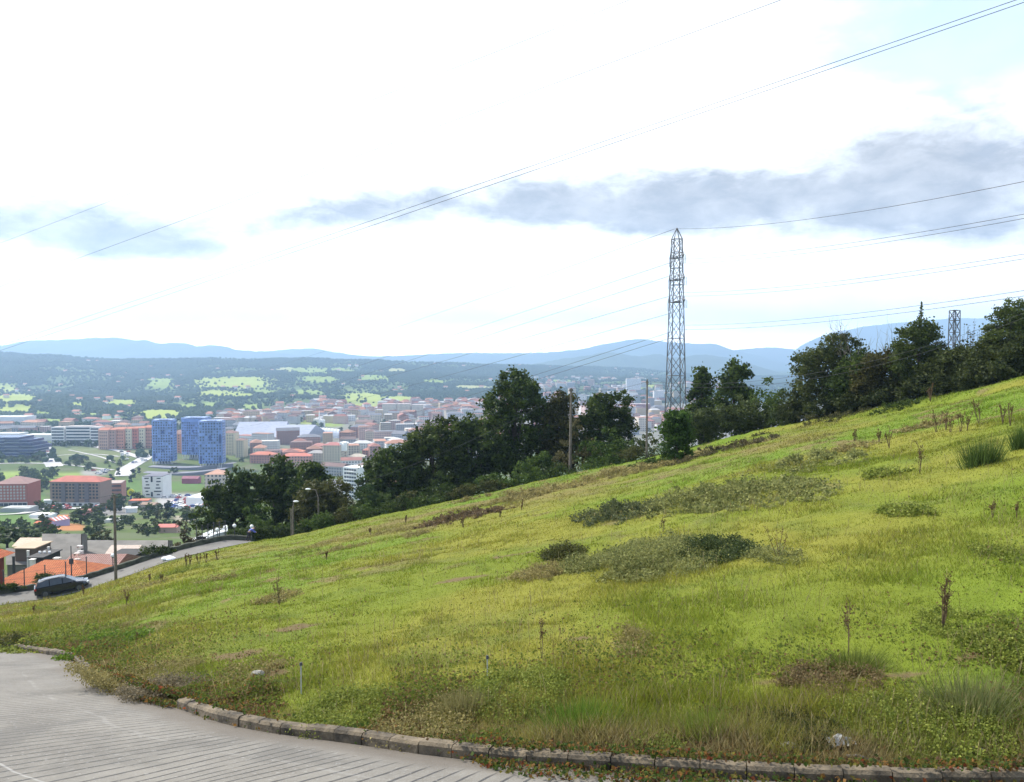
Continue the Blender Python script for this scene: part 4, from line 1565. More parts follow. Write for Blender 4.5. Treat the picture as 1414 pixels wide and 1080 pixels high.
    block('peach_block', 'peach apartment block with pale roof half hidden by the dark evergreens', 'apartment block', 296, 680, 26, 25, 16, 0, (0.50, 0.42, 0.36), 'hip', (0.45, 0.25, 0.17), dmin=300)
    D = G(80, 726, 200).y
    p = G(80, 726, 200)
    s = p.y / F
    t = thing('striped_shed', 'shed with a red and white striped roof and lilac gable', 'shed', (p.x, p.y, p.z), R(-28))
    L, wd, hh = 24 * s, 17 * s, 9 * s
    wall_shell(wd, L, hh).build('wall', PLAIN_W, t, (0.40, 0.36, 0.55))
    for k in range(9):
        m = MB()
        y0, y1 = -L / 2 + L * k / 9, -L / 2 + L * (k + 1) / 9
        for sx in (-1, 1):
            m.poly([(sx * (wd / 2 + .5), y0, hh), (sx * (wd / 2 + .5), y1, hh), (0, y1, hh + wd * .22), (0, y0, hh + wd * .22)][::sx])
        m.poly([(-wd / 2, y0 + .01, hh), (wd / 2, y0 + .01, hh), (0, y0 + .01, hh + wd * .22)])
        m.build('roof_strip', M_ROOF, t, (0.62, 0.60, 0.58) if k % 2 else (0.48, 0.14, 0.11))
    for px, b, w, h, rz, wl, rc, lb in [(57, 731, 17, 8, -.3, (0.25, 0.06, 0.05), (0.55, 0.13, 0.06), 'small house with a bright red orange roof below the striped shed'), (86, 722, 11, 9, .1, (0.35, 0.38, 0.6), (0.55, 0.2, 0.05), 'lilac kiosk with an orange yellow roof against the striped shed'),
                                        (231, 736, 25, 8, .05, (0.48, 0.33, 0.26), (0.50, 0.17, 0.14), 'pink roofed bungalow above the grey garden walls'), (190, 697, 27, 5, .1, (0.3, 0.28, 0.27), (0.50, 0.12, 0.06), 'low wide house with a flat bright red roof near the white offices'),
                                        (118, 712, 14, 7, .2, (0.36, 0.13, 0.11), (0.33, 0.14, 0.12), 'dull red roofed house behind the round dark trees'), (205, 706, 20, 9, -.2, (0.3, 0.25, 0.22), (0.26, 0.17, 0.12), 'brown roofed old house among trees right of the red roof'),
                                        (66, 699, 10, 8, .1, (0.45, 0.46, 0.44), (0.6, 0.6, 0.58), 'little grey white annex left of the brown brick block'), (150, 690, 13, 11, 0, (0.05, 0.13, 0.10), (0.06, 0.12, 0.1), 'dark green kiosk in front of the brick annex'),
                                        (20, 708, 40, 5, 0, (0.30, 0.31, 0.30), (0.35, 0.36, 0.35), 'low grey boundary building beside the green field'), (55, 715, 30, 3, .05, (0.75, 0.74, 0.72), (0.75, 0.74, 0.72), 'low white canopy left of the striped shed'),
                                        (8, 737, 24, 4, 0, (0.3, 0.2, 0.15), (0.42, 0.36, 0.3), 'long low stone shed at the left border below the field'), (180, 708, 13, 6, .3, (0.7, 0.69, 0.66), (0.66, 0.64, 0.62), 'small white gabled shed left of the brown roofed house'),
                                        (158, 722, 30, 3, 0, (0.6, 0.58, 0.55), (0.5, 0.5, 0.48), 'low pale shed in the allotments behind the wooden pole'), (262, 668, 22, 7, 0, (0.30, 0.07, 0.11), (0.25, 0.09, 0.12), 'dark crimson shed beyond the green lawn')]:
        block('small_house', lb, 'house', px, b, w, h, w * .6 * G(px, b, 130).y / F, rz, wl, 'gable' if h > 5 else 'flat', rc, dmin=130, fac=PLAIN_W)
    # yellow disc sign
    p = G(181, 694, 300)
    t = thing('round_sign', 'round yellow sign on a blue mast above the low red roof', 'sign', p)
    m = MB()
    m.tube([(0, 0, 0), (0, 0, 5)], .5, 8)
    m.build('mast', M_OCOL, t, (0.03, 0.05, 0.35))
    m = MB()
    m.tube([(0, -.3, 7), (0, .3, 7)], 2.6, 20)
    m.build('disc', M_OCOL, t, (0.65, 0.62, 0.04))
    m = MB()
    m.tube([(0, -.36, 7), (0, -.31, 7)], 1.3, 16)
    m.build('emblem', M_OCOL, t, (0.18, 0.22, 0.03))
    # terracotta estate and beige blocks right of the towers
    r = random.Random(21)
    for i, (px, b, w, h, wl, rc, lb) in enumerate([(362, 640, 34, 12, (0.45, 0.2, 0.15), (0.46, 0.15, 0.09), 'long terracotta estate building behind the dark evergreens, left wing'), (398, 634, 40, 10, (0.46, 0.2, 0.15), (0.48, 0.17, 0.1), 'long terracotta estate building behind the dark evergreens, rear wing'),
                                                  (408, 645, 40, 15, (0.50, 0.25, 0.19), (0.47, 0.15, 0.1), 'long terracotta estate building behind the dark evergreens, front wing'), (436, 640, 24, 14, (0.45, 0.4, 0.33), (0.30, 0.28, 0.27), 'cream house with white gable right of the terracotta estate'),
                                                  (459, 641, 26, 26, (0.56, 0.49, 0.37), (0.34, 0.13, 0.11), 'beige apartment block with a dull red mansard roof'), (474, 638, 10, 26, (0.58, 0.52, 0.42), (0.7, 0.7, 0.68), 'narrow beige block with a white stair tower'),
                                                  (492, 640, 24, 9, (0.5, 0.42, 0.33), (0.42, 0.36, 0.28), 'low tan pavilion right of the white stair tower'), (510, 632, 20, 10, (0.48, 0.2, 0.13), (0.40, 0.17, 0.12), 'orange brick house close to the oaks'),
                                                  (500, 622, 26, 10, (0.66, 0.64, 0.62), (0.5, 0.48, 0.46), 'white block above the orange brick house'), (545, 620, 20, 12, (0.7, 0.68, 0.66), (0.6, 0.58, 0.56), 'white apartment block with blank gables left of the oaks'),
                                                  (440, 628, 22, 12, (0.6, 0.42, 0.3), (0.36, 0.15, 0.12), 'tan house in front of the white vaulted hall')]):
        block('estate_block', lb, 'apartment block', px, b, w, h, 14, r.uniform(-.15, .15), wl, 'hip', rc, dmin=300)
    p = P(474, 614, G(474, 640, 300).y - 3)
    m = MB()
    sc_ = p.y / F
    m.box((0, 0, -4 * sc_), (9 * sc_, 6, 9 * sc_))
    m.box((-3 * sc_, 0, 2 * sc_), (3 * sc_, 6, 3 * sc_))
    m.box((3 * sc_, 0, 2 * sc_), (3 * sc_, 6, 3 * sc_))
    o = m.build('stair_tower_crown', PLAIN_W, None, (0.82, 0.82, 0.8))
    o.location = p
    tag(o, 'notched white tower top rising from the narrow beige block', 'tower')
    t, ww, hh, s = block('white_apartment_block', 'white apartment block with dark balconies between evergreens and oaks', 'apartment block', 490, 690, 23, 44, 14, R(-30), (0.74, 0.73, 0.71), 'flat', (0.6, 0.6, 0.58), dmin=300, fac=PLAIN_W)
    windows(t, ww, -7.03, 5, 8, 2.5, hh / 8.4, 1.9, 1.3)
    for k in range(8):
        m = MB()
        m.box((0, -7.5, 1.3 + k * hh / 8.4), (ww * .5, 1.1, .35))
        m.build('balcony', PLAIN_W, t, (0.74, 0.73, 0.71))
    # white vaulted hall with ribs
    p = G(441, 604, 900)
    s = p.y / F
    t = thing('vaulted_hall', 'white ribbed vaulted hall in the middle of the town', 'hall', p, R(4))
    L, rad = 56 * s, 13 * s
    m = MB()
    n = 40
    for k in range(n):
        x0, x1 = -L / 2 + L * k / n, -L / 2 + L * (k + 1) / n
        zz = 1.0 if k % 3 else 1.06
        taper = lambda x: 0.80 + .2 * (1 - (2 * x / L) ** 2)
        for j in range(10):
            a0, a1 = math.pi * j / 10, math.pi * (j + 1) / 10
            m.poly([(x0, -rad * math.cos(a0), rad * math.sin(a0) * zz * taper(x0)), (x1, -rad * math.cos(a0), rad * math.sin(a0) * zz * taper(x1)),
                    (x1, -rad * math.cos(a1), rad * math.sin(a1) * zz * taper(x1)), (x0, -rad * math.cos(a1), rad * math.sin(a1) * zz * taper(x0))])
    m.build('vault_roof', PLAIN_W, t, (0.72, 0.73, 0.76))
    for sx in (-1, 1):
        m = MB()
        m.poly([(sx * L / 2, -rad * math.cos(math.pi * j / 10), rad * .8 * math.sin(math.pi * j / 10)) for j in range(11)])
        m.build('end_wall', PLAIN_W, t, (0.45, 0.47, 0.55))
    for i, (px, b, w, h, dp, rz, lb) in enumerate([(352, 607, 66, 7, 90, .12, 'huge blue grey pitched hall roof left of the vaulted hall'), (395, 612, 64, 8, 90, -.1, 'huge blue grey hall roof in front of the vaulted hall'), (378, 599, 46, 6, 40, .05, 'long pale flat roofed hall behind the blue grey roofs')]):
        block('market_hall', lb, 'hall', px, b, w, h, dp, rz, (0.40, 0.38, 0.38), 'gable' if i < 2 else 'flat', (0.29, 0.31, 0.38) if i < 2 else (0.6, 0.6, 0.6), dmin=600, fac=PLAIN_W)
    # slender white spire
    p = G(441, 590, 900)
    s = p.y / F
    m = MB()
    m.box((0, 0, 8 * s), (1.5 * s, 1.5 * s, 22 * s))
    m.box((0, 0, 21 * s), (1.5 * s, 1.5 * s, 5 * s), top=(.05, .05))
    m.box((3.5 * s, 2, 4 * s), (7 * s, 9, 12 * s))
    o = m.build('white_spire', PLAIN_W, None, (0.78, 0.77, 0.74))
    o.location = p
    tag(o, 'slender white church spire above the vaulted hall', 'spire')
    # beige slabs above the town, white towers on the right
    for px, b, w, h, wl, lb in [(537, 575, 19, 17, (0.58, 0.52, 0.42), 'left beige slab block high above the town'), (557, 575, 19, 17, (0.56, 0.49, 0.39), 'middle beige slab block high above the town'), (576, 575, 15, 16, (0.57, 0.5, 0.42), 'right beige slab block high above the town'),
                                (875, 545, 20, 22, (0.72, 0.71, 0.71), 'tall white tower block on the far right of the town'), (848, 556, 17, 15, (0.68, 0.66, 0.66), 'left white slab below the tall white tower'), (870, 557, 22, 14, (0.7, 0.69, 0.68), 'wide white slab below the tall white tower'),
                                (910, 556, 14, 16, (0.68, 0.66, 0.66), 'white slab just left of the lattice tower'), (885, 572, 26, 14, (0.36, 0.17, 0.17), 'crimson brick block beneath the white slabs'), (862, 577, 12, 9, (0.62, 0.5, 0.46), 'pale pink house beneath the white slabs')]:
        t, ww, hh, s = block('slab_block', lb, 'apartment block', px, b, w, h, 18, 0, wl, 'flat', (0.5, 0.42, 0.4), dmin=900, fac=M_FACADE_S)


plain_blue = plain('dark_blue_glazing', (0.022, 0.032, 0.11), 0.22, 0.3, 0.2)
landmarks()

# ------------------------------------------------------------------ the town: every block a thing of its own
PALS = [('white', (0.66, 0.64, 0.62)), ('cream', (0.58, 0.50, 0.40)), ('pink', (0.55, 0.38, 0.33)), ('brick', (0.38, 0.20, 0.16)), ('grey', (0.40, 0.39, 0.40)), ('ochre', (0.52, 0.40, 0.26))]
RCOL = [('red', (0.29, 0.12, 0.09)), ('brown', (0.18, 0.11, 0.095)), ('grey', (0.16, 0.16, 0.18)), ('orange', (0.36, 0.175, 0.11)), ('pale', (0.50, 0.48, 0.46))]
TAKEN = []


def town_district(where, x0, x1, y0, y1, n, hm, seed, poly=None, dmin=900.0):
    r = random.Random(seed)
    made = 0
    tries = 0
    while made < n and tries < n * 30:
        tries += 1
        px, py = r.uniform(x0, x1), r.uniform(y0, y1)
        if poly and not poly(px, py):
            continue
        p = G(px, py, dmin)
        w = r.uniform(14, 34)
        d = r.uniform(12, 18)
        if any((p.x - q[0]) ** 2 + ((p.y - q[1]) * .7) ** 2 < ((w + q[2]) * .52) ** 2 for q in TAKEN):
            continue
        TAKEN.append((p.x, p.y, w))
        wn, wc = r.choice(PALS)
        rn, rc = r.choice(RCOL)
        h = r.uniform(*hm)
        rz = r.choice((.2, .25, .15, .2 + math.pi / 2, -.35)) + r.uniform(-.1, .1)
        k = r.uniform(.68, 1.05)
        t = thing('town_block', '%s walled block with a %s roof, %s' % (wn, rn, where), 'block of flats', (p.x, p.y, p.z), rz, '%s walled %s roofed blocks %s' % (wn, rn, where))
        wall_shell(w, d, h, 5).build('wall', M_FACADE, t, [c * k for c in wc])
        add_roof(t, w, d, h + .003, r.choice(('hip', 'gable', 'hip', 'flat')) if rn != 'pale' else 'flat', [c * k for c in rc])
        made += 1


town_district('in the town below the far fields', 300, 700, 568, 636, 165, (9, 20), 1, lambda x, y: not (318 < x < 475 and 585 < y < 612) and y > 636 - (x - 300) * .25 - 46 and not (300 < x < 340 and y > 600))
town_district('in the suburb behind the blue towers', 0, 330, 584, 600, 34, (7, 13), 2, lambda x, y: not (205 < x < 310))
town_district('in the hazy quarter left of the lattice tower', 742, 1000, 532, 600, 75, (10, 26), 3, dmin=1200)
town_district('between the oaks and the evergreens', 462, 560, 642, 690, 7, (8, 12), 4, dmin=500)


def town_mass():
    r = random.Random(77)
    cols = [c for _, c in PALS + RCOL]
    V, Fc, C = [], [], []
    for (x0, x1, y0, y1, n) in [(380, 720, 556, 575, 420), (740, 1010, 523, 540, 330), (300, 480, 575, 585, 110), (740, 930, 545, 600, 120)]:
        for _ in range(n):
            px, py = r.uniform(x0, x1), r.uniform(y0, y1)
            p = G(px, py, 1300)
            if float(is_field(np.array([p.x]), np.array([p.y]))[0]) > .5 and py < 572:
                continue
            w, d, h = r.uniform(9, 26), r.uniform(8, 14), r.uniform(6, 15)
            a = r.uniform(-.5, .5)
            ca, sa = math.cos(a), math.sin(a)
            wc, rc = np.array(r.choice(PALS)[1]) * .85, np.array(r.choice(RCOL)[1]) * .9
            i = len(V)
            for z in (-4, h):
                for sx, sy in ((-1, -1), (1, -1), (1, 1), (-1, 1)):
                    V.append((p.x + (sx * w * ca - sy * d * sa) / 2, p.y + (sx * w * sa + sy * d * ca) / 2, p.z + z))
                    C.append(wc)
            for q in ((0, 1, 5, 4), (1, 2, 6, 5), (2, 3, 7, 6), (3, 0, 4, 7)):
                Fc.append([i + k for k in q])
            j = len(V)
            for sx, sy in ((-1, -1), (1, -1), (1, 1), (-1, 1)):
                V.append((p.x + (sx * w * ca - sy * d * sa) / 2, p.y + (sx * w * sa + sy * d * ca) / 2, p.z + h + .01))
                C.append(rc)
            for sx in (-.6, .6):
                V.append((p.x + sx * w * ca / 2, p.y + sx * w * sa / 2, p.z + h + 3))
                C.append(rc)
            Fc += [[j, j + 1, j + 5, j + 4], [j + 2, j + 3, j + 4, j + 5], [j + 3, j, j + 4, j + 4], [j + 1, j + 2, j + 5, j + 5]]
    me = bpy.data.meshes.new('distant_town')
    me.from_pydata(V, [], [f if f[2] != f[3] else f[:3] for f in Fc])
    a = me.attributes.new('Col', 'FLOAT_COLOR', 'POINT')
    c4 = np.ones((len(V), 4), np.float32)
    c4[:, :3] = np.array(C)
    a.data.foreach_set('color', c4.ravel())
    me.materials.append(M_FARWOOD)
    o = link_mesh('distant_town', me)
    o['kind'] = 'stuff'


town_mass()

# ------------------------------------------------------------------ woods on the far hills
def far_woods():
    ico = [(0, 0, 1)] + [(math.cos(a) * .894, math.sin(a) * .894, .447) for a in np.arange(5) * 2 * math.pi / 5] + [(math.cos(a) * .894, math.sin(a) * .894, -.447) for a in (np.arange(5) + .5) * 2 * math.pi / 5] + [(0, 0, -1)]
    ico = np.array(ico)
    fc = []
    for i in range(5):
        j = (i + 1) % 5
        fc += [(0, 1 + i, 1 + j), (1 + i, 6 + i, 1 + j), (1 + j, 6 + i, 6 + j), (6 + i, 11, 6 + j)]
    fc = np.array(fc)
    N = 275000
    c = rng.uniform(-380, 1250, N)
    hb, hr = HB(c), HR(c)
    y = hb - 500 + (hr + 120 - hb + 500) * rng.uniform(0, 1, N) ** 0.9
    x = (c - 707) / F * y
    dens = np.where(y > hb, 0.35 + 0.65 * sstep(.38, .54, fbm(x / 130, y / 190, 123, 4)), 0.10)
    fld = is_field(x, y)
    keep = (rng.uniform(0, 1, N) < dens * (1 - .992 * fld)) & ((y > hb) | (c < 330))
    keep &= ~((y < hb + 250) & (c > 360) & (rng.uniform(0, 1, N) < .75))
    keep &= ~((c > 950) & (rng.uniform(0, 1, N) < .5))
    x, y, c = x[keep], y[keep], c[keep]
    n = len(x)
    z = H(x, y, False)
    s = rng.uniform(2.6, 6.0, n) * np.where(y > 3500, 1.25, 1.0)
    col = lerp((0.014, 0.028, 0.014), (0.040, 0.064, 0.020), np.clip(fbm(x / 120, y / 120, 131, 3) * .7 + rng.uniform(-.1, .5, n), 0, 1))
    v = ico[None] * (s[:, None] * rng.uniform(.7, 1.25, (n, 12)))[..., None] * np.array((1, 1, .95)) + np.stack([x, y, z + s * .55], -1)[:, None]
    f = fc[None] + (np.arange(n) * 12)[:, None, None]
    o = link_mesh('far_woods', mesh_np('far_woods', v.reshape(-1, 3), f.reshape(-1, 3), M_FARWOOD, col=np.repeat(col, 12, axis=0)))
    o['kind'] = 'stuff'


far_woods()


def hill_houses():
    r = random.Random(31)
    mb = MB()
    mb.box((0, 0, 2.5), (13, 9, 9), 0)
    z, a, b = 7.0, 7.2, 5.2
    for q in ([(-a, -b, z), (a, -b, z), (a, 0, z + 3), (-a, 0, z + 3)], [(a, b, z), (-a, b, z), (-a, 0, z + 3), (a, 0, z + 3)], [(-a, b, z), (-a, -b, z), (-a, 0, z + 3)], [(a, -b, z), (a, b, z), (a, 0, z + 3)]):
        mb.poly(q, 1)
    me = mb.mesh('hill_house', [PLAIN_W, plain('hill_house_tiles', (0.38, 0.17, 0.12), 0.9)])
    spots = [(122, 500), (134, 500), (208, 508), (474, 532), (555, 540), (232, 521), (56, 556), (110, 554), (760, 508), (788, 512), (850, 510), (880, 518), (900, 519), (640, 507), (600, 503)]
    while len(spots) < 85:
        px = r.uniform(0, 720)
        spots.append((px, r.choice((r.uniform(545, 583), r.uniform(505, 545)))))
    for px, py in spots:
        if 440 < px and py > 560:
            continue
        p = G(px, py, 1450)
        o = link_mesh('hill_house', me)
        o.location = p
        o.rotation_euler = (0, 0, r.uniform(-.6, .6))
        k = r.uniform(.7, 1.3)
        o.scale = (k, k, k)
        o.color = r.choice(((0.75, 0.73, 0.7, 1), (0.62, 0.55, 0.45, 1), (0.55, 0.42, 0.36, 1), (0.75, 0.73, 0.7, 1)))
        tag(o, 'tiny pale house scattered on the hazy far hillside', 'house', 'tiny houses scattered on the far hillside')


hill_houses()

# ------------------------------------------------------------------ roads, trees and cars of the valley floor
def ribbon(name, pts, wpx, mat, dmin=200.0, lift=0.35):
    q = [G(a, b, dmin) for a, b in pts]
    q = resample([(p.x, p.y) for p in q], 6.0)
    t = np.gradient(q, axis=0)
    t /= np.linalg.norm(t, axis=1)[:, None]
    nn = np.stack([-t[:, 1], t[:, 0]], 1)
    L, Rr = q + nn * wpx / 2, q - nn * wpx / 2
    v = np.concatenate([np.c_[L, H(L[:, 0], L[:, 1], False) + lift], np.c_[Rr, H(Rr[:, 0], Rr[:, 1], False) + lift]])
    n = len(q)
    i = np.arange(n - 1)
    f = np.stack([i, i + n, i + n + 1, i + 1], 1)
    struct(link_mesh(name, mesh_np(name, v, f, mat)))


M_VROAD = plain('pale_valley_road', (0.40, 0.385, 0.37), 0.9, 0.2, 0.05)
ribbon('valley_road', [(50, 616), (62, 619), (66, 628), (70, 636), (76, 645)], 17, M_VROAD)
ribbon('valley_road', [(205, 627), (198, 634), (186, 641), (172, 650), (170, 658)], 16, M_VROAD)
ribbon('valley_road', [(130, 617), (160, 622), (180, 628), (196, 633)], 10, M_VROAD, lift=.5)
ribbon('path', [(-20, 641), (40, 640), (90, 642), (125, 646), (160, 650)], 5, M_VROAD, lift=.45)
ribbon('path', [(78, 630), (100, 628), (135, 628), (165, 631)], 4, M_VROAD, lift=.55)
ribbon('path', [(95, 622), (110, 625), (140, 632), (160, 640)], 3, M_VROAD, lift=.6)
ribbon('valley_road', [(60, 702), (110, 703), (160, 703), (215, 698), (300, 700)], 12, M_VROAD, lift=.5)
ribbon('valley_road', [(-20, 712), (30, 710), (62, 702)], 6, M_VROAD, lift=.55)


def valley_trees():
    r = random.Random(55)
    meshes = []
    for k in range(6):
        pal = (OAK, OAK, FRESH, OLIVE, OAK, FRESH)[k]
        p, t = clump_points(random_blobs(6.4, 7.5, 6.4, 0.6, 7, 60 + k), 420, .9, 18)
        col = lerp(np.array(pal[0]), np.array(pal[1]), t)
        v, f, c = leaf_cards(p, 1.25, col)
        tr = MB()
        tr.tube([(0, 0, -1), (0, 0, 3), (0, 0, 6)], [.3, .22, .1], 5)
        nv = len(v)
        v = np.concatenate([v, np.array(tr.v)])
        ff = [q for q in tr.f if len(q) == 4]
        f = np.concatenate([f, np.array(ff) + nv])
        c = np.concatenate([c, np.tile((0.05, 0.04, 0.03), (len(tr.v), 1))])
        meshes.append(mesh_np('valley_tree', v, f, M_LEAF, col=c))
    cyp = clump_points([(0, 0, 4, 1.5, 1.5, 3.4), (0, 0, 7, .9, .9, 2.6)], 420, .5, 20)
    v, f, c = leaf_cards(cyp[0], .9, lerp(np.array((0.012, 0.024, 0.014)), np.array((0.03, 0.05, 0.025)), cyp[1]))
    mcyp = mesh_np('valley_conifer', v, f, M_LEAF, col=c)

    def put(px, py, hpx, k, label, cat, group, name='valley_tree', wide=1.0, dmin=120.0):
        p = G(px, py, dmin)
        sc_ = hpx * p.y / F / 8.0
        o = link_mesh(name, mcyp if k is None else meshes[k])
        o.location = p
        o.scale = (sc_ * wide, sc_ * wide, sc_)
        o.rotation_euler = (0, 0, r.uniform(0, 6.28))
        tag(o, label, cat, group)
    for px, py, h in [(163, 658, 13), (184, 662, 15), (180, 668, 12), (192, 655, 10), (156, 670, 12), (153, 664, 10)]:
        put(px, py, h, None, 'dark pointed conifer near the pale road bend', 'conifer', 'dark conifers near the road bend', 'valley_conifer', 1.25)
    put(232, 717, 26, None, 'tall dark cypress standing alone below the car park', 'cypress', None, 'valley_conifer', 1.1)
    D1, L1 = 'trees hiding the foot of the white and coloured apartment houses', 'round dark tree in the row before the white apartment house'
    for i in range(26):
        put(40 + i * 6.4 + r.uniform(-2, 2), 617 + r.uniform(-2, 1) + (3 if i > 16 else 0), r.uniform(6, 10), r.choice((0, 1, 4, 2)), L1, 'tree', D1, wide=1.3)
    L2, D2 = 'dark tree of the wooded bank above the red brick block', 'trees of the wooded bank above the brick blocks'
    for i in range(26):
        put(r.uniform(-8, 75), r.uniform(656, 672), r.uniform(8, 14), r.choice((0, 1, 4)), L2, 'tree', D2, wide=1.3)
    L2, D2 = 'bushy tree on the slope below the dark blue slabs', 'trees on the slope below the dark blue slabs'
    for i in range(24):
        put(r.uniform(-5, 66), r.uniform(629, 639), r.uniform(4, 8), r.choice((2, 3, 5, 0)), L2, 'tree', D2, wide=1.4)
    L2, D2 = 'small park tree along the pale path', 'small trees along the park path'
    for i in range(26):
        put(r.uniform(88, 172), r.uniform(636, 646), r.uniform(4, 7.5), r.choice((2, 3, 5, 0)), L2, 'tree', D2, wide=1.2)
    L2, D2 = 'garden tree between the valley houses', 'garden trees between the valley houses'
    for i in range(115):
        px, py = r.uniform(0, 275), r.uniform(690, 748)
        if py > 745 - (px > 150) * 4:
            continue
        if (px < 52 and py < 728) or (220 < px < 290 and py < 703) or (72 < px < 118 and 715 < py < 738):
            continue
        put(px, py, r.uniform(7, 15), r.choice((0, 1, 4, 3, 0)), L2, 'tree', D2, wide=1.3)
    for px, py, h, w, lb in [(52, 682, 20, 1.2, 'big round dark tree between the two brick blocks'), (64, 676, 15, 1.2, 'dark tree at the left end of the brown brick block'), (172, 688, 15, 1.5, 'broad dark tree on the lawn left of the white offices'), (160, 708, 26, 1.0, 'very dark tall tree below the brick annex'),
                             (112, 724, 22, 1.4, 'round grey green tree right of the striped shed'), (205, 716, 20, 1.3, 'dark tree before the brown roofed house'), (10, 757, 28, 1.9, 'wide dark tree mass at the left border above the roofs'), (40, 752, 22, 1.8, 'dark tree left of the tan gable'),
                             (138, 752, 20, 1.7, 'yellow green bush behind the big grey roofs'), (30, 726, 12, 1.2, 'lonely round tree on the green field'), (10, 728, 12, 1.0, 'small tree at the left end of the green field'), (268, 718, 15, 1.0, 'yellow green tree left of the dark evergreens'),
                             (122, 650, 10, 1.3, 'round tree where the park path meets the road'), (240, 655, 10, 1.5, 'green tree in front of the left blue tower')]:
        put(px, py, h, 3 if 'yellow' in lb else r.choice((0, 1, 4)), lb, 'tree', None, wide=w)
    L2, D2 = 'street tree among the roofs of the town', 'trees among the roofs of the town'
    for i in range(120):
        if i % 3:
            px, py = r.uniform(300, 640), r.uniform(580, 640)
        else:
            px, py = r.uniform(745, 930), r.uniform(548, 600)
        put(px, py, r.uniform(4, 8), r.choice((0, 1, 4)), L2, 'tree', D2, wide=1.5, dmin=600)


valley_trees()


def valley_cars():
    r = random.Random(91)
    mb = MB()
    mb.box((0, 0, .62), (4.3, 1.75, .7), 0, top=(.97, .94))
    mb.box((-.2, 0, 1.22), (2.6, 1.6, .52), 1, top=(.7, .85))
    mb.box((-.2, 0, 1.5), (1.8, 1.38, .06), 0)
    for x in (-1.35, 1.35):
        for y in (-.8, .8):
            mb.tube([(x, y - .1, .32), (x, y + .1, .32)], .32, 10, 2)
    me = mb.mesh('parked_car', [M_OCOL, M_GLASS, plain('tyre_rubber', (0.02, 0.02, 0.02), 0.9)])
    spots = [(r.uniform(222, 285), r.uniform(686, 704), 'parked in the crowded car park by the white hall', 'cars in the car park by the white hall') for _ in range(46)]
    spots += [(r.uniform(62, 76), r.uniform(620, 640), 'on the pale road beside the park', 'cars on the pale road by the park') for _ in range(8)]
    spots += [(r.uniform(165, 205), r.uniform(622, 640), 'near the pale road bend by the blue towers', 'cars near the road bend') for _ in range(16)]
    spots += [(r.uniform(66, 165), r.uniform(701, 706), 'on the street before the brown brick block', 'cars on the street before the brick block') for _ in range(18)]
    spots += [(r.uniform(120, 150), r.uniform(650, 656), 'on the lot behind the brown brick block', 'cars behind the brick block') for _ in range(10)]
    names = (('white', (0.75, 0.75, 0.75, 1)), ('silver', (0.45, 0.46, 0.48, 1)), ('black', (0.03, 0.03, 0.035, 1)), ('red', (0.4, 0.04, 0.03, 1)), ('blue', (0.05, 0.09, 0.3, 1)), ('white', (0.75, 0.75, 0.75, 1)))
    for px, py, where, grp in spots:
        p = G(px, py, 250)
        cn, cc = r.choice(names)
        o = link_mesh('parked_car', me)
        o.location = p + Vector((0, 0, .55))
        o.rotation_euler = (0, 0, r.choice((0.1, 1.5)) + r.uniform(-.2, .2))
        o.scale = (1.15, 1.15, 1.15)
        o.color = cc
        tag(o, 'tiny %s car %s' % (cn, where), 'car', '%s %s' % (cn, grp))


valley_cars()

# ------------------------------------------------------------------ lane, wall and the houses below it
M_LANE = plain('lane_asphalt', (0.115, 0.108, 0.096), 0.9, 0.15, 0.6, bump=0.2)
M_MOSS = plain('mossy_wall', (0.055, 0.058, 0.038), 0.95, 0.5, 1.5, bump=0.8)


def on_lane(c, t):
    D = float(SKY_D(c)) + t
    x = (c - 707.0) / F * D
    return Vector((x, D, float(H(x, D, False))))


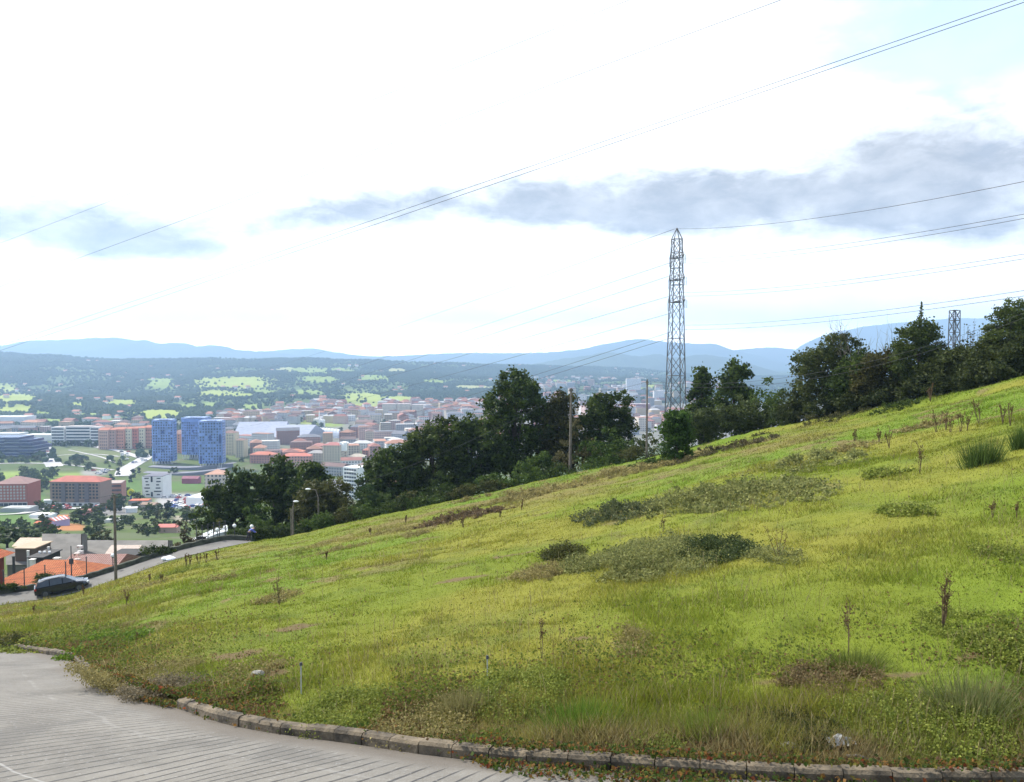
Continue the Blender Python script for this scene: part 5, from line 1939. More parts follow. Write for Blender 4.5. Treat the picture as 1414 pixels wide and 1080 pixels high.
def lane_and_wall():
    cs = np.linspace(-260, 352, 120)
    ts = np.array([0.15, 1.2, 2.4, 3.75])
    C, T = np.meshgrid(cs, ts, indexing='ij')
    y = SKY_D(C) + T
    x = (C - 707) / F * y
    z = H(x, y, False) + .05
    i = np.arange(C.size).reshape(C.shape)
    f = np.stack([i[:-1, :-1], i[1:, :-1], i[1:, 1:], i[:-1, 1:]], -1).reshape(-1, 4)
    struct(link_mesh('lane', mesh_np('lane', np.stack([x, y, z], -1).reshape(-1, 3), f, M_LANE, smooth=True)))
    mb = MB()
    cs = np.linspace(-260, 345, 60)
    pr = [(3.8, -.5), (3.8, .42), (3.86, .5), (4.12, .5), (4.15, -3.0)]
    rows = [[on_lane(c, t) * 1 for t, _ in pr] for c in cs]
    for a, c in zip(rows, cs):
        zz = a[0].z
        for k, (t, h) in enumerate(pr):
            a[k].z = zz + h + .06 * math.sin(c * .9) * (h > .2)
    for a, b in zip(rows[:-1], rows[1:]):
        for k in range(4):
            mb.poly([a[k], b[k], b[k + 1], a[k + 1]])
    o = mb.build('lane_wall', M_MOSS)
    tag(o, 'low dark mossy wall along the far side of the lane', 'wall')
    # trailing growth on the wall
    for i, (c, w, h, lb) in enumerate([(52, 22, .9, 'dark clump of growth on the lane wall behind the parked dark car'), (0, 26, .5, 'low growth on the lane wall beside the red walled house'), (215, 30, .5, 'low growth on the lane wall above the white car')]):
        p = on_lane(c, 3.95)
        bl = [(u * w / F * p.y, 0, h * (.5 + .4 * math.cos(u * 3)), .8, .45, h * .5) for u in np.linspace(-.5, .5, 6)]
        o = link_mesh('wall_growth', foliage_mesh('wall_growth', bl, 1300, .16, .3, OAK[0], OAK[1]))
        o.location = p + Vector((0, 0, .25))
        tag(o, lb, 'growth')
    # fence posts on the wall
    for c in list(range(-60, 140, 29)) + [268, 276, 284, 292, 300, 308]:
        p = on_lane(c, 3.98)
        mb = MB()
        h = 2.1 if c < 200 else 1.9
        mb.tube([(0, 0, -.2), (0, 0, h)], .045, 6)
        mb.box((0, 0, h + .02), (.13, .13, .05))
        o = mb.build('fence_post', M_WIRE)
        o.location = p
        tag(o, 'thin dark fence post on the wall above the orange tiled roof' if c < 200 else 'thin dark fence post on the wall before the pale grey roof', 'fence post', 'fence posts above the orange roof' if c < 200 else 'fence posts before the pale roof')
    for c0, c1, lb in ((-60, 114, 'thin wire strands strung between the posts above the orange roof'), (268, 308, 'thin wire strands strung between the posts before the pale roof')):
        mb = MB()
        for h in (.7, 1.2, 1.7):
            mb.tube([on_lane(c, 3.98) + Vector((0, 0, h)) for c in np.linspace(c0, c1, 8)], .012, 4)
        tag(mb.build('fence_wire', M_WIRE), lb, 'wire')
    # tall dark lamp mast
    p = on_lane(93, 4.0)
    t = thing('lamp_mast', 'tall thin dark mast rising above the orange roof', 'mast', p)
    mb = MB()
    mb.tube([(0, 0, -.2), (0, 0, 3.5)], [.06, .04], 6)
    mb.build('pole', M_WIRE, t)
    mb = MB()
    mb.box((0, 0, 2.05), (.28, .28, .5))
    mb.build('junction_box', M_WIRE, t)
    # globe lamps
    M_GLOBE = plain('white_lamp_globe', (0.78, 0.78, 0.76), 0.35, 0.05)
    for c, py, lb in ((151, 767, 'white globe lamp beside the wooden pole on the lane'), (71, 803, 'white globe lamp just behind the roof of the dark car'), (297, 731.5, 'white globe lamp over the pale grey roof'), (321, 726, 'white globe lamp at the left end of the clipped hedge'), (345, 727, 'white globe lamp above the bending person')):
        q = on_lane(c, 3.98)
        zt = P(c, py, q.y).z - q.z
        t = thing('globe_lamp', lb, 'lamp', q)
        mb = MB()
        mb.tube([(0, 0, -.2), (0, 0, max(zt - .2, .1))], .04, 6)
        mb.build('post', M_WIRE, t)
        mb = MB()
        mb.smooth = True
        mb.ball((0, 0, zt), .19, 12, 8)
        mb.build('globe', M_GLOBE, t)
        mb = MB()
        mb.tube([(0, 0, zt - .24), (0, 0, zt - .16)], .09, 8)
        mb.build('collar', M_WIRE, t)


def house_at(name, label, x, y, ground, w, d, eave, rise, wall, tile, kind='hip', rz=0.0, over=.45, cat='house'):
    t = thing(name, label, cat, (x, y, ground), rz)
    h = eave - ground
    wall_shell(w, d, h, 1.5).build('wall', PLAIN_W, t, wall)
    r = add_roof(t, w, d, h + .003, kind, (1, 1, 1), over, rise)
    r.data.materials.clear()
    r.data.materials.append(tile)
    return t, h


def chimney(t, x, y, z, h=1.2, col=(0.5, 0.45, 0.4)):
    m = MB()
    m.box((x, y, z + h / 2 - .6), (.55, .5, h + .6))
    m.box((x, y, z + h + .28), (.5, .46, .05))
    for sx in (-.24, .24):
        m.box((x + sx, y, z + h + .12), (.07, .4, .26))
    m.build('chimney', PLAIN_W, t, col)


def near_houses():
    t, h = house_at('tiled_house', 'house under the lane whose orange tiled roof lies behind the dark car', -45.4, 82.9, -26.2, 9.6, 6.6, -21.95, 1.75, (0.45, 0.30, 0.2), M_TILE)
    chimney(t, 1.2, 1.0, h + 1.0, .9)
    t2, h = house_at('tiled_house', 'house wing with old pinkish roof tiles behind the orange roof', -45.2, 90.5, -27.5, 5.2, 6.0, -22.5, 1.1, (0.4, 0.3, 0.26), M_TILE_OLD, 'gable')
    chimney(t2, -2.4, .5, h + .6, 1.0, (0.6, 0.58, 0.55))
    t3, h = house_at('red_walled_house', 'dark red walled house with bright orange roof cut by the left border', -52.7, 76.2, -26, 8.8, 4.6, -18.6, 1.9, (0.13, 0.03, 0.025), tiles('bright_roof_tiles', (0.58, 0.14, 0.05), (0.70, 0.20, 0.08), .28), 'hip', 0, .7)
    m = MB()
    m.box((4.42, -1.0, 2.2), (.08, 1.0, 1.5))
    m.build('window', M_GLASS, t3)
    t4, h = house_at('tiled_house', 'right hand hipped wing of the orange tiled house by the lane', -40.2, 85.5, -26.5, 5.0, 5.5, -22.7, 1.2, (0.45, 0.30, 0.2), M_TILE, 'hip', .15)
    # fibre cement sheds
    for px0, px1, pr, Dr, pe, De, lb in [(58, 112, 737, 124, 775, 115, 'largest grey brown shed roof in the middle of the sheds'), (8, 62, 757, 114, 780, 109, 'low grey shed roof at the left below the dark tree'), (109, 232, 746, 131, 766, 124, 'long grey shed roof running right behind the wooden pole')]:
        a, b = P(px0, pe, De), P(px1, pe, De)
        c, d = P(px1, pr, Dr), P(px0, pr, Dr)
        g = float(H((a.x + b.x) / 2, De, False))
        t = thing('grey_shed', lb, 'shed', ((a.x + b.x) / 2, De, g))
        o = Vector(t.location)
        m = MB()
        e = c + Vector((0, 1.5, -.4))
        f_ = d + Vector((0, 1.5, -.4))
        m.poly([a - o, b - o, c - o, d - o])
        m.poly([d - o, c - o, e - o, f_ - o])
        m.build('roof', M_SHED, t)
        m = MB()
        dn = Vector((0, 0, -7))
        dz = Vector((0, .3, -.05))
        A, B, C, E, Dd, Ff = [q - o + dz for q in (a, b, c, e, d, f_)]
        m.poly([A + dn, B + dn, B, A])
        m.poly([B + dn, E + dn, E, C, B])
        m.poly([Ff + dn, A + dn, A, Dd, Ff])
        m.poly([E + dn, Ff + dn, Ff, E])
        m.build('wall', M_SHED, t)
    for px, py, b, w, D, cl, lb, nm in [(176, 764, 781, 33, 104, (0.012, 0.012, 0.013), 'black walled shed right of the wooden pole', 'black_shed'), (62, 765, 782, 19, 103, (0.02, 0.018, 0.018), 'small black brown shed with three white vents behind the orange roof', 'black_shed'), (46, 753, 762, 26, 112, (0.09, 0.06, 0.045), 'brown lean to with tan roof edge left of the largest shed', 'lean_to')]:
        p = P(px, b, D)
        s = D / F
        hh = (b - py) * s
        t = thing(nm, lb, 'shed', (p.x, D, p.z))
        m = MB()
        m.box((0, 0, hh / 2 - 2), (w * s, 4, hh + 4))
        m.build('wall', M_OCOL, t, cl)
        m = MB()
        m.box((0, 0, hh + .06), (w * s + .4, 4.4, .12))
        m.build('roof', M_OCOL, t, cl if nm != 'lean_to' else (0.38, 0.27, 0.18))
        if 'vents' in lb:
            for k in (-.6, 0, .6):
                m = MB()
                m.tube([(k, 0, hh), (k, 0, hh + .3)], .12, 8)
                m.tube([(k, 0, hh + .3), (k, 0, hh + .38)], .15, 8)
                m.build('vent', PLAIN_W, t, (0.8, 0.8, 0.78))
    for px, b, tp, D, lb in [(19, 781, 769, 101, 'dark flue with a white cap left of the black brown shed'), (39, 775, 761, 103, 'slim pale flue rising from the low grey roof'), (45, 783, 773, 100, 'squat pale chimney with twin pots before the low grey roof'), (67, 765, 756, 105, 'little white pronged vent on the largest shed roof'), (79, 782, 771, 92, 'white capped chimney at the ridge of the orange roof')]:
        p = P(px, b, D)
        hh = (b - tp) * D / F
        m = MB()
        wd = .5 if 'squat' in lb or 'ridge' in lb else .22
        m.box((0, 0, hh / 2 - 2.5), (wd, wd, hh + 5))
        m.box((0, 0, hh + .06), (wd * 1.3, wd * 1.3, .08))
        o = m.build('chimney_stack', PLAIN_W, None, (0.03, 0.03, 0.03) if 'dark' in lb else (0.62, 0.58, 0.53))
        o.location = p
        tag(o, lb, 'chimney')
    # tan gabled house behind the sheds
    house_at('tan_house', 'tan gabled house peeping over the shed roofs left of the largest one', P(49, 750, 135).x, 135, P(49, 770, 135).z - 2, 4.0, 4, P(49, 750, 135).z, .9, (0.42, 0.31, 0.22), plain('tan_tiles', (0.42, 0.29, 0.2)), 'gable')
    house_at('tan_house', 'tan hipped house peeping over the long shed roof by the pole', P(175, 760, 122).x, 122, P(175, 775, 122).z - 2, 3.6, 3.5, P(175, 761, 122).z, .9, (0.4, 0.33, 0.28), plain('pale_tan_tiles', (0.40, 0.31, 0.25)), 'gable')
    # pale roof above the lane end
    D = float(SKY_D(285)) + 7.5
    o = P(285, 757, D)
    t = thing('pale_shed', 'pale grey sloping roof with a white skylight by the lane end', 'shed', o)
    prof = [P(254, 758, D), P(299, 737, D), P(315, 733, D), P(317, 753, D)]
    m = MB()
    fr = [q - o for q in prof]
    bk = [q + Vector((-1.5, 4, -.2)) for q in fr]
    m.poly(fr[::-1])
    for k in range(3):
        m.poly([fr[k], fr[k + 1], bk[k + 1], bk[k]])
    m.poly(bk)
    dn = Vector((0, 0, -3))
    m.poly([fr[0] + dn, fr[3] + dn, fr[3], fr[0]])
    m.build('shell', M_OCOL, t, (0.40, 0.42, 0.43))
    m = MB()
    q = [P(285, 752, D - .1) - o, P(293, 744, D - .1) - o, P(294, 748, D - .1) - o, P(287, 754, D - .1) - o]
    m.poly(q[::-1])
    m.poly([v + Vector((0, .06, 0)) for v in q])
    for k in range(4):
        m.poly([q[k], q[(k + 1) % 4], q[(k + 1) % 4] + Vector((0, .06, 0)), q[k] + Vector((0, .06, 0))])
    m.build('skylight', M_OCOL, t, (0.8, 0.8, 0.8))
    m = MB()
    m.box(tuple(P(278, 751, D - .2) - o), (.9, .3, 1.5))
    m.build('doorway', M_OCOL, t, (0.02, 0.02, 0.02))


M_SHED = plain('fibre_cement_sheets', (0.135, 0.125, 0.11), 0.95, 0.2, 0.5)
lane_and_wall()
near_houses()


# ------------------------------------------------------------------ cars on the lane
def lane_car(label, c, t, paint, glossy=True, flip=False, L=4.35):
    p = on_lane(c, t)
    a, b = on_lane(c - 12, t), on_lane(c + 12, t)
    d = (b - a).normalized()
    root = thing('estate_car', label, 'car', p + Vector((0, 0, .06)))
    rz = math.atan2(d.y, d.x)
    root.rotation_euler = (Matrix.Rotation(rz, 4, 'Z') @ Matrix.Rotation(-math.asin(d.z), 4, 'Y')).to_euler()
    m_, n, bs, out = material('car_paint')
    bs.inputs['Base Color'].default_value = paint
    bs.inputs['Roughness'].default_value = .25
    bs.inputs['Coat Weight'].default_value = 1.0
    bs.inputs['Coat IOR'].default_value = 1.5
    bs.inputs['Specular IOR Level'].default_value = 0.15
    bs.inputs['Coat Roughness'].default_value = .04
    bs.inputs['Metallic'].default_value = 0.0
    # body: cross sections along the length (x, half width, sill z, belt z)
    secs = [(-2.15, .62, .42, .80), (-2.10, .78, .30, .92), (-1.7, .86, .24, .96), (-.8, .88, .22, .95), (.4, .88, .22, .93), (1.1, .87, .24, .90), (1.7, .83, .26, .80), (2.08, .70, .32, .66), (2.18, .5, .40, .58)]
    mb = MB()
    mb.smooth = True
    ring = []
    for x, w, z0, z1 in secs:
        zm = (z0 + z1) * .52
        ring.append([(x, -w * .86, z0), (x, -w, z0 + .1), (x, -w * 1.01, zm), (x, -w * .95, z1 - .05), (x, -w * .82, z1), (x, 0, z1 + .035), (x, w * .82, z1), (x, w * .95, z1 - .05), (x, w * 1.01, zm), (x, w, z0 + .1), (x, w * .86, z0)])
    for r0, r1 in zip(ring[:-1], ring[1:]):
        for k in range(10):
            mb.poly([r0[k + 1], r1[k + 1], r1[k], r0[k]][::-1])
        mb.poly([r0[0], r1[0], r1[10], r0[10]])
    mb.poly(ring[0])
    mb.poly(ring[-1][::-1])
    mb.build('body', m_, root)
    # glasshouse and roof
    g = [(-2.02, .70, .93), (-1.72, .60, 1.36), (-1.2, .60, 1.46), (-.2, .60, 1.48), (.35, .58, 1.42), (1.12, .70, .93)]
    mb = MB()
    lo = [(-2.04, .93), (-1.72, .95), (-1.2, .95), (-.2, .95), (.35, .94), (1.16, .92)]
    for k in range(5):
        for s in (-1, 1):
            q = [(lo[k][0], s * .80, lo[k][1]), (lo[k + 1][0], s * (.80 if k < 4 else .74), lo[k + 1][1]), (g[k + 1][0], s * g[k + 1][1], g[k + 1][2]), (g[k][0], s * g[k][1], g[k][2])]
            mb.poly(q[::-s])
    mb.poly([(-2.04, .8, .93), (-2.04, -.8, .93), (-1.72, -.6, 1.36), (-1.72, .6, 1.36)])
    mb.poly([(1.16, -.74, .92), (1.16, .74, .92), (.35, .58, 1.42), (.35, -.58, 1.42)])
    mb.build('windows', M_GLASS, root)
    mb = MB()
    mb.smooth = True
    for (x0, w0, z0), (x1, w1, z1) in zip(g[1:-2], g[2:-1]):
        mb.poly([(x0, -w0 - .02, z0), (x1, -w1 - .02, z1), (x1, -w1 * .5, z1 + .045), (x0, -w0 * .5, z0 + .045)])
        mb.poly([(x0, -w0 * .5, z0 + .045), (x1, -w1 * .5, z1 + .045), (x1, w1 * .5, z1 + .045), (x0, w0 * .5, z0 + .045)])
        mb.poly([(x0, w0 * .5, z0 + .045), (x1, w1 * .5, z1 + .045), (x1, w1 + .02, z1), (x0, w0 + .02, z0)])
    mb.build('roof', m_, root)
    for xs in ((-1.72, -1.95), (-.9, -.9), (.1, .1)):
        mb = MB()
        for s in (-1, 1):
            mb.tube([(xs[1], s * .815, .94), (xs[0], s * .62, 1.44)], .035, 4)
        mb.build('door_pillar', m_, root)
    for s in (-1, 1):
        mb = MB()
        mb.tube([(-1.6, s * .56, 1.50), (.2, s * .55, 1.50)], .02, 5)
        mb.build('roof_rail', M_STEEL, root)
        mb = MB()
        mb.ball((.85, s * .98, .98), (.08, .11, .07), 8, 6)
        mb.build('mirror', m_, root)
        mb = MB()
        mb.box((-2.02, s * .66, .80), (.16, .30, .16))
        mb.build('tail_lamp', plain('red_lamp_glass', (0.35, 0.01, 0.01), .2), root)
        mb = MB()
        mb.box((2.02, s * .56, .62), (.2, .28, .12))
        mb.build('headlight', plain('clear_lamp_glass', (0.6, 0.6, 0.6), .15), root)
    mb = MB()
    mb.box((-2.17, 0, .56), (.03, .5, .11))
    mb.build('number_plate', M_CONC, root)
    for x in (-1.30, 1.33):
        for s in (-1, 1):
            mb = MB()
            mb.tube([(x, s * .68, .32), (x, s * .895, .32)], .32, 18)
            wh = mb.build('wheel', plain('car_tyre', (0.018, 0.018, 0.018), .9), root)
            mb = MB()
            mb.tube([(x, s * .89, .32), (x, s * .91, .32)], .21, 14)
            mb.build('rim', M_STEEL, wh)


lane_car('black estate car with pale reflections parked on the lane above the orange roof', 80, 1.3, (0.006, 0.008, 0.016, 1))

def white_bundle():
    p = on_lane(229, .9)
    mb = MB()
    mb.smooth = True
    for k, (x, y, r) in enumerate([(-.38, 0, .26), (0, .1, .32), (.35, -.05, .27), (.12, -.24, .22)]):
        mb.ball((x, y, r * .5), (r * 1.25, r, r * .7), 10, 6)
    o = mb.build('white_bundle', PLAIN_W, None, (0.85, 0.85, 0.84))
    o.location = p
    tag(o, 'white bundle lying on the lane at the meadow edge', 'bundle')


white_bundle()



# ------------------------------------------------------------------ poles, lamps, lattice tower, cables
def pole(name, label, px, base, top, off, rad=.13, lean=0.0, D=None):
    D = D or float(SKY_D(px)) + off
    b = P(px, base, D)
    g = float(H(b.x, D, False))
    zt = P(px, top, D).z - g
    t = thing(name, label, 'utility pole', (b.x, D, g))
    mb = MB()
    mb.tube([(0, 0, -.5), (lean * zt * .5, 0, zt * .5), (lean * zt, 0, zt)], [rad, rad * .85, rad * .65], 9)
    mb.build('shaft', M_POLE, t)
    return t, zt, Vector((b.x + lean * zt, D, g + zt))


def insulators(t, x, z, n=2, arm=.5):
    mb = MB()
    mb.box((x, 0, z), (arm * 2, .09, .09))
    mb.build('crossarm', M_POLE, t)
    for k in range(n):
        mb = MB()
        u = x + (-arm + .1 + (2 * arm - .2) * k / max(n - 1, 1))
        mb.tube([(u, 0, z + .04), (u, 0, z + .12), (u, 0, z + .22)], [.03, .06, .045], 8)
        mb.build('insulator', M_CERAMIC, t)


t, h, TOP_A = pole('utility_pole', 'wooden utility pole rising beside the lane left of the meadow', 160, 797, 683, -.6, .14)
insulators(t, 0, h - .25, 2, .3)
t, h, TOP_B = pole('utility_pole', 'thick leaning utility pole in front of the oak row', 787, 655, 536, 2.5, .17, .012)
insulators(t, h * .012, h - .3, 2, .25)
t, h, TOP_C = pole('utility_pole', 'slim wooden utility pole left of the lattice tower', 893, 632, 527, 1.0, .12, .0)
insulators(t, 0, h - .12, 2, .16)
mb = MB()
mb.tube([(0, 0, h - .3), (0, 0, h + .25)], [.13, .05], 7)
mb.build('cap', M_POLE, t)


def street_lamp(label, px, base, top, dx, off):
    D = float(SKY_D(px)) + off
    b = P(px, base, D)
    g = float(H(b.x, D, False))
    zt = P(px, top, D).z - g
    t = thing('street_lamp', label, 'street lamp', (b.x, D, g))
    mb = MB()
    mb.tube([(0, 0, -.3), (0, 0, zt * .8), (dx * .25, 0, zt * .97), (dx, 0, zt)], [.1, .07, .05, .04], 7)
    mb.build('post', M_POLE, t)
    mb = MB()
    mb.smooth = True
    mb.ball((dx - .05, 0, zt - .03), (.30, .14, .10), 10, 6)
    mb.build('lamp_head', PLAIN_W, t, (0.75, 0.75, 0.73))


street_lamp('street lamp with a white head curving over the clipped hedge', 405, 740, 692, .35, 3.0)
street_lamp('street lamp whose white head pokes out left of the olive green tree', 440, 735, 675, -1.0, 3.2)
mbp = MB()
q0 = on_lane(402, 2.0)
D = float(SKY_D(403)) + 1.6
b = P(402.5, 738, D)
mbp.tube([(0, 0, -.6), (0, 0, P(402, 705, D).z - b.z)], .08, 8)
mbp.box((0, 0, P(402, 705, D).z - b.z + .04), (.15, .15, .06))
o = mbp.build('concrete_post', M_POLE)
o.location = (b.x, D, b.z)
tag(o, 'short thick post in front of the clipped hedge', 'post')


def lattice(name, label, px, base, top, D, wb, wt, panels, arms=()):
    b = P(px, base, D)
    g = float(H(b.x, D, False))
    zt = P(px, top, D).z - g
    t = thing(name, label, 'pylon', (b.x, D, g), R(9))
    zs_ = [zt * .955 * (1 - (1 - k / panels) ** 1.12) for k in range(panels + 1)]
    hw = lambda z: (wb + (wt - wb) * min(z / (zt * .955), 1) ** .85) / 2
    for sx, sy in ((-1, -1), (1, -1), (1, 1), (-1, 1)):
        mb = MB()
        mb.tube([(sx * hw(z), sy * hw(z), z - (.4 if z == 0 else 0)) for z in zs_] + ([(0, 0, zt)] if arms else []), .075, 4)
        mb.build('leg', M_STEEL, t)
    for k in range(panels):
        mb = MB()
        z0, z1 = zs_[k], zs_[k + 1]
        a, c = hw(z0), hw(z1)
        F4 = [((-1, -1), (1, -1)), ((1, -1), (1, 1)), ((1, 1), (-1, 1)), ((-1, 1), (-1, -1))]
        for p, q in F4:
            mb.tube([(p[0] * a, p[1] * a, z0), (q[0] * c, q[1] * c, z1)], .042, 4)
            mb.tube([(q[0] * a, q[1] * a, z0), (p[0] * c, p[1] * c, z1)], .042, 4)
            if k % 2 == 0 or k > panels * .55:
                mb.tube([(p[0] * c, p[1] * c, z1), (q[0] * c, q[1] * c, z1)], .045, 4)
        mb.build('bracing', M_STEEL, t)
    for z, L in arms:
        z *= zt
        a = hw(z)
        for s in (-1, 1):
            mb = MB()
            for sx in (-1, 1):
                mb.tube([(sx * a, s * a, z), (0, s * (a + L), z + .15)], .055, 4)
                mb.tube([(sx * a, s * a, z + .9), (0, s * (a + L), z + .15)], .045, 4)
            mb.tube([(-a, s * a, z), (a, s * a, z)], .06, 4)
            ar = mb.build('crossarm', M_STEEL, t)
            for sx in (-1, 1):
                mb = MB()
                for j in range(7):
                    mb.tube([(sx * (.12 + .1 * sx), s * (a + L), z + .1 - j * .16), (sx * (.12 + .1 * sx), s * (a + L), z - .02 - j * .16)], [.03, .065], 7)
                mb.build('insulator_string', M_CERAMIC, ar)
    return t, zt


tw, twh = lattice('lattice_tower', 'tall grey lattice power tower standing behind the ivy covered post', 932.5, 612, 315, 115, 2.75, 1.15, 13, ((.70, 2.6), (.79, 2.4), (.88, 2.2)))
lattice('lattice_mast', 'top of a small lattice mast behind the hedge on the right', 1316.5, 520, 421, 104, 1.15, .85, 9)


def cable(label, pts, rad=.03, sag=0.0, group=None):
    q = [P(*p) for p in pts]
    out = []
    for a, b in zip(q[:-1], q[1:]):
        for k in range(20):
            u = k / 20
            v = a.lerp(b, u)
            v.z -= sag * 4 * u * (1 - u)
            out.append(v)
    out.append(q[-1])
    mb = MB()
    mb.tube(out, rad, 5)
    o = mb.build('power_cable', M_WIRE)
    tag(o, label, 'power cable', group)


cable('upper cable of the bold pair crossing the whole sky diagonally', [(1560, -54, 62), (-200, 542, 250)], .03, .5)
cable('lower cable of the bold pair crossing the whole sky diagonally', [(1560, -47, 60), (-200, 549, 252)], .03, .5)
cable('lone cable crossing the sky above the bold pair', [(1300, -82, 62), (-200, 467, 250)], .028, .3)
cable('topmost cable cutting the upper left part of the sky', [(1100, -90, 66), (-200, 411, 250)], .026, .3)
cable('topmost cable running right from the tip of the lattice tower', [(933, 316, 115), (1560, 220, 45)], .02, 1.0)
for i, (ya, yb) in enumerate([(358, 268), (364, 274), (404, 326), (409, 333), (449, 378), (455, 386)]):
    cable('%s cable of the %s pair running right from the lattice tower' % (('upper', 'lower')[i % 2], ('highest', 'middle', 'lowest')[i // 2]), [(936, ya, 115), (1560, yb, 48)], .018, .8)
cable('cable falling left from the tip of the lattice tower over the valley', [(932, 316, 115), (300, 524, 700)], .028, 3)
for i, (ya, xb, yb) in enumerate([(362, 300, 560), (380, 310, 570), (408, 290, 580), (432, 300, 596), (458, 290, 648), (466, 330, 640)]):
    cable('%s cable of the %s pair falling left from the lattice tower' % (('upper', 'lower')[i % 2], ('highest', 'middle', 'lowest')[i // 2]), [(928, ya, 115), (xb, yb, 700)], .030, 2)
a, b_ = TOP_B, TOP_C


def strung(label, p, q, sag, rad=.012):
    mb = MB()
    mb.tube([p.lerp(q, k / 24) - Vector((0, 0, sag * 4 * (k / 24) * (1 - k / 24))) for k in range(25)], rad, 5)
    tag(mb.build('power_cable', M_WIRE), label, 'power cable')


strung('low cable strung between the leaning pole and the slim pole', TOP_B, TOP_C, .5)
strung('low cable strung from the slim pole over the bramble bank to the right hedge', TOP_C, P(1470, 410, 62), 2.3)
strung('second low cable under the first one to the right hedge', TOP_C - Vector((0, 0, .25)), P(1470, 416, 62.5), 2.5)
strung('low cable dropping left from the leaning pole across the dark oaks', TOP_B - Vector((0, 0, .1)), P(405, 694, 85), 1.2)
strung('low cable strung from the wooden lane pole towards the left border', TOP_A, P(-120, 700, 66), .6)


# ------------------------------------------------------------------ person on the lane
def person():
    p = on_lane(341, 2.4)
    t = thing('person', 'person in a blue top bending forward on the lane below the hedge', 'person', p + Vector((0, 0, .06)), R(10))

    def skin(name, verts, edges, radii, mat, color):
        me = bpy.data.meshes.new(name)
        me.from_pydata(verts, edges, [])
        o = link_mesh(name, me, t)
        me.materials.append(mat)
        o.color = tuple(color) + (1,)
        md = o.modifiers.new('skin', 'SKIN')
        for i, r in enumerate(radii):
            rr = r if isinstance(r, tuple) else (r, r)
            me.skin_vertices[0].data[i].radius = rr
        me.skin_vertices[0].data[0].use_root = True
        sb = o.modifiers.new('sub', 'SUBSURF')
        sb.levels = 1
        sb.render_levels = 2
        return o
    V = [(0, 0, .90), (.16, 0, 1.10), (.36, 0, 1.24), (.46, 0, 1.30), (.56, 0, 1.33), (.64, 0, 1.35),
         (-.02, .10, .84), (.10, .11, .47), (-.02, .11, .07), (.12, .11, .04),
         (-.02, -.10, .84), (-.10, -.11, .48), (-.30, -.11, .12), (-.18, -.11, .05),
         (.36, .19, 1.22), (.45, .23, .96), (.66, .20, .86), (.73, .19, .84),
         (.36, -.19, 1.22), (.48, -.22, .98), (.70, -.18, .92), (.77, -.17, .91)]
    E = [(0, 1), (1, 2), (2, 3), (3, 4), (4, 5), (0, 6), (6, 7), (7, 8), (8, 9), (0, 10), (10, 11), (11, 12), (12, 13), (2, 14), (14, 15), (15, 16), (16, 17), (2, 18), (18, 19), (19, 20), (20, 21)]
    rad = [.13, .13, .14, .055, .09, .08, .09, .06, .04, .035, .09, .06, .04, .035, .06, .045, .03, .03, .06, .045, .03, .03]
    skin('body', V, E, rad, PLAIN_W, (0.42, 0.26, 0.19))
    skin('jumper', [V[0], V[1], V[2], V[14], V[15], V[16], V[18], V[19], V[20]], [(0, 1), (1, 2), (2, 3), (3, 4), (4, 5), (2, 6), (6, 7), (7, 8)], [.155, .16, .165, .085, .065, .05, .085, .065, .05], PLAIN_W, (0.10, 0.13, 0.42))
    skin('trousers', [V[0], V[6], V[7], V[8], V[10], V[11], V[12]], [(0, 1), (1, 2), (2, 3), (0, 4), (4, 5), (5, 6)], [.15, .11, .08, .06, .11, .08, .06], PLAIN_W, (0.02, 0.02, 0.03))
    mb = MB()
    mb.smooth = True
    mb.ball((.585, 0, 1.37), (.10, .095, .10), 10, 8)
    mb.build('hair', PLAIN_W, t, (0.05, 0.035, 0.025))


person()


# ------------------------------------------------------------------ grass and weeds of the meadow
def sample_meadow(n, d0, d1, power=1.7):
    """points on the meadow, thicker close to the road"""
    c = rng.uniform(-200, 1760, n)
    nd, sk = NEAR_D(c) - .2, SKY_D(c) + .6
    a, b = np.maximum(nd, d0), np.minimum(sk, d1)
    q = 1 - power
    u = rng.uniform(0, 1, n)
    D = (np.maximum(a, 1) ** q + u * (np.maximum(b, a + .01) ** q - np.maximum(a, 1) ** q)) ** (1 / q)
    x = (c - 707) / F * D
    ok = (b > a)
    x, D = x[ok], D[ok]
    sdk = kerb_sd(x, D)
    k = sdk > .16
    return x[k], D[k], sdk[k]


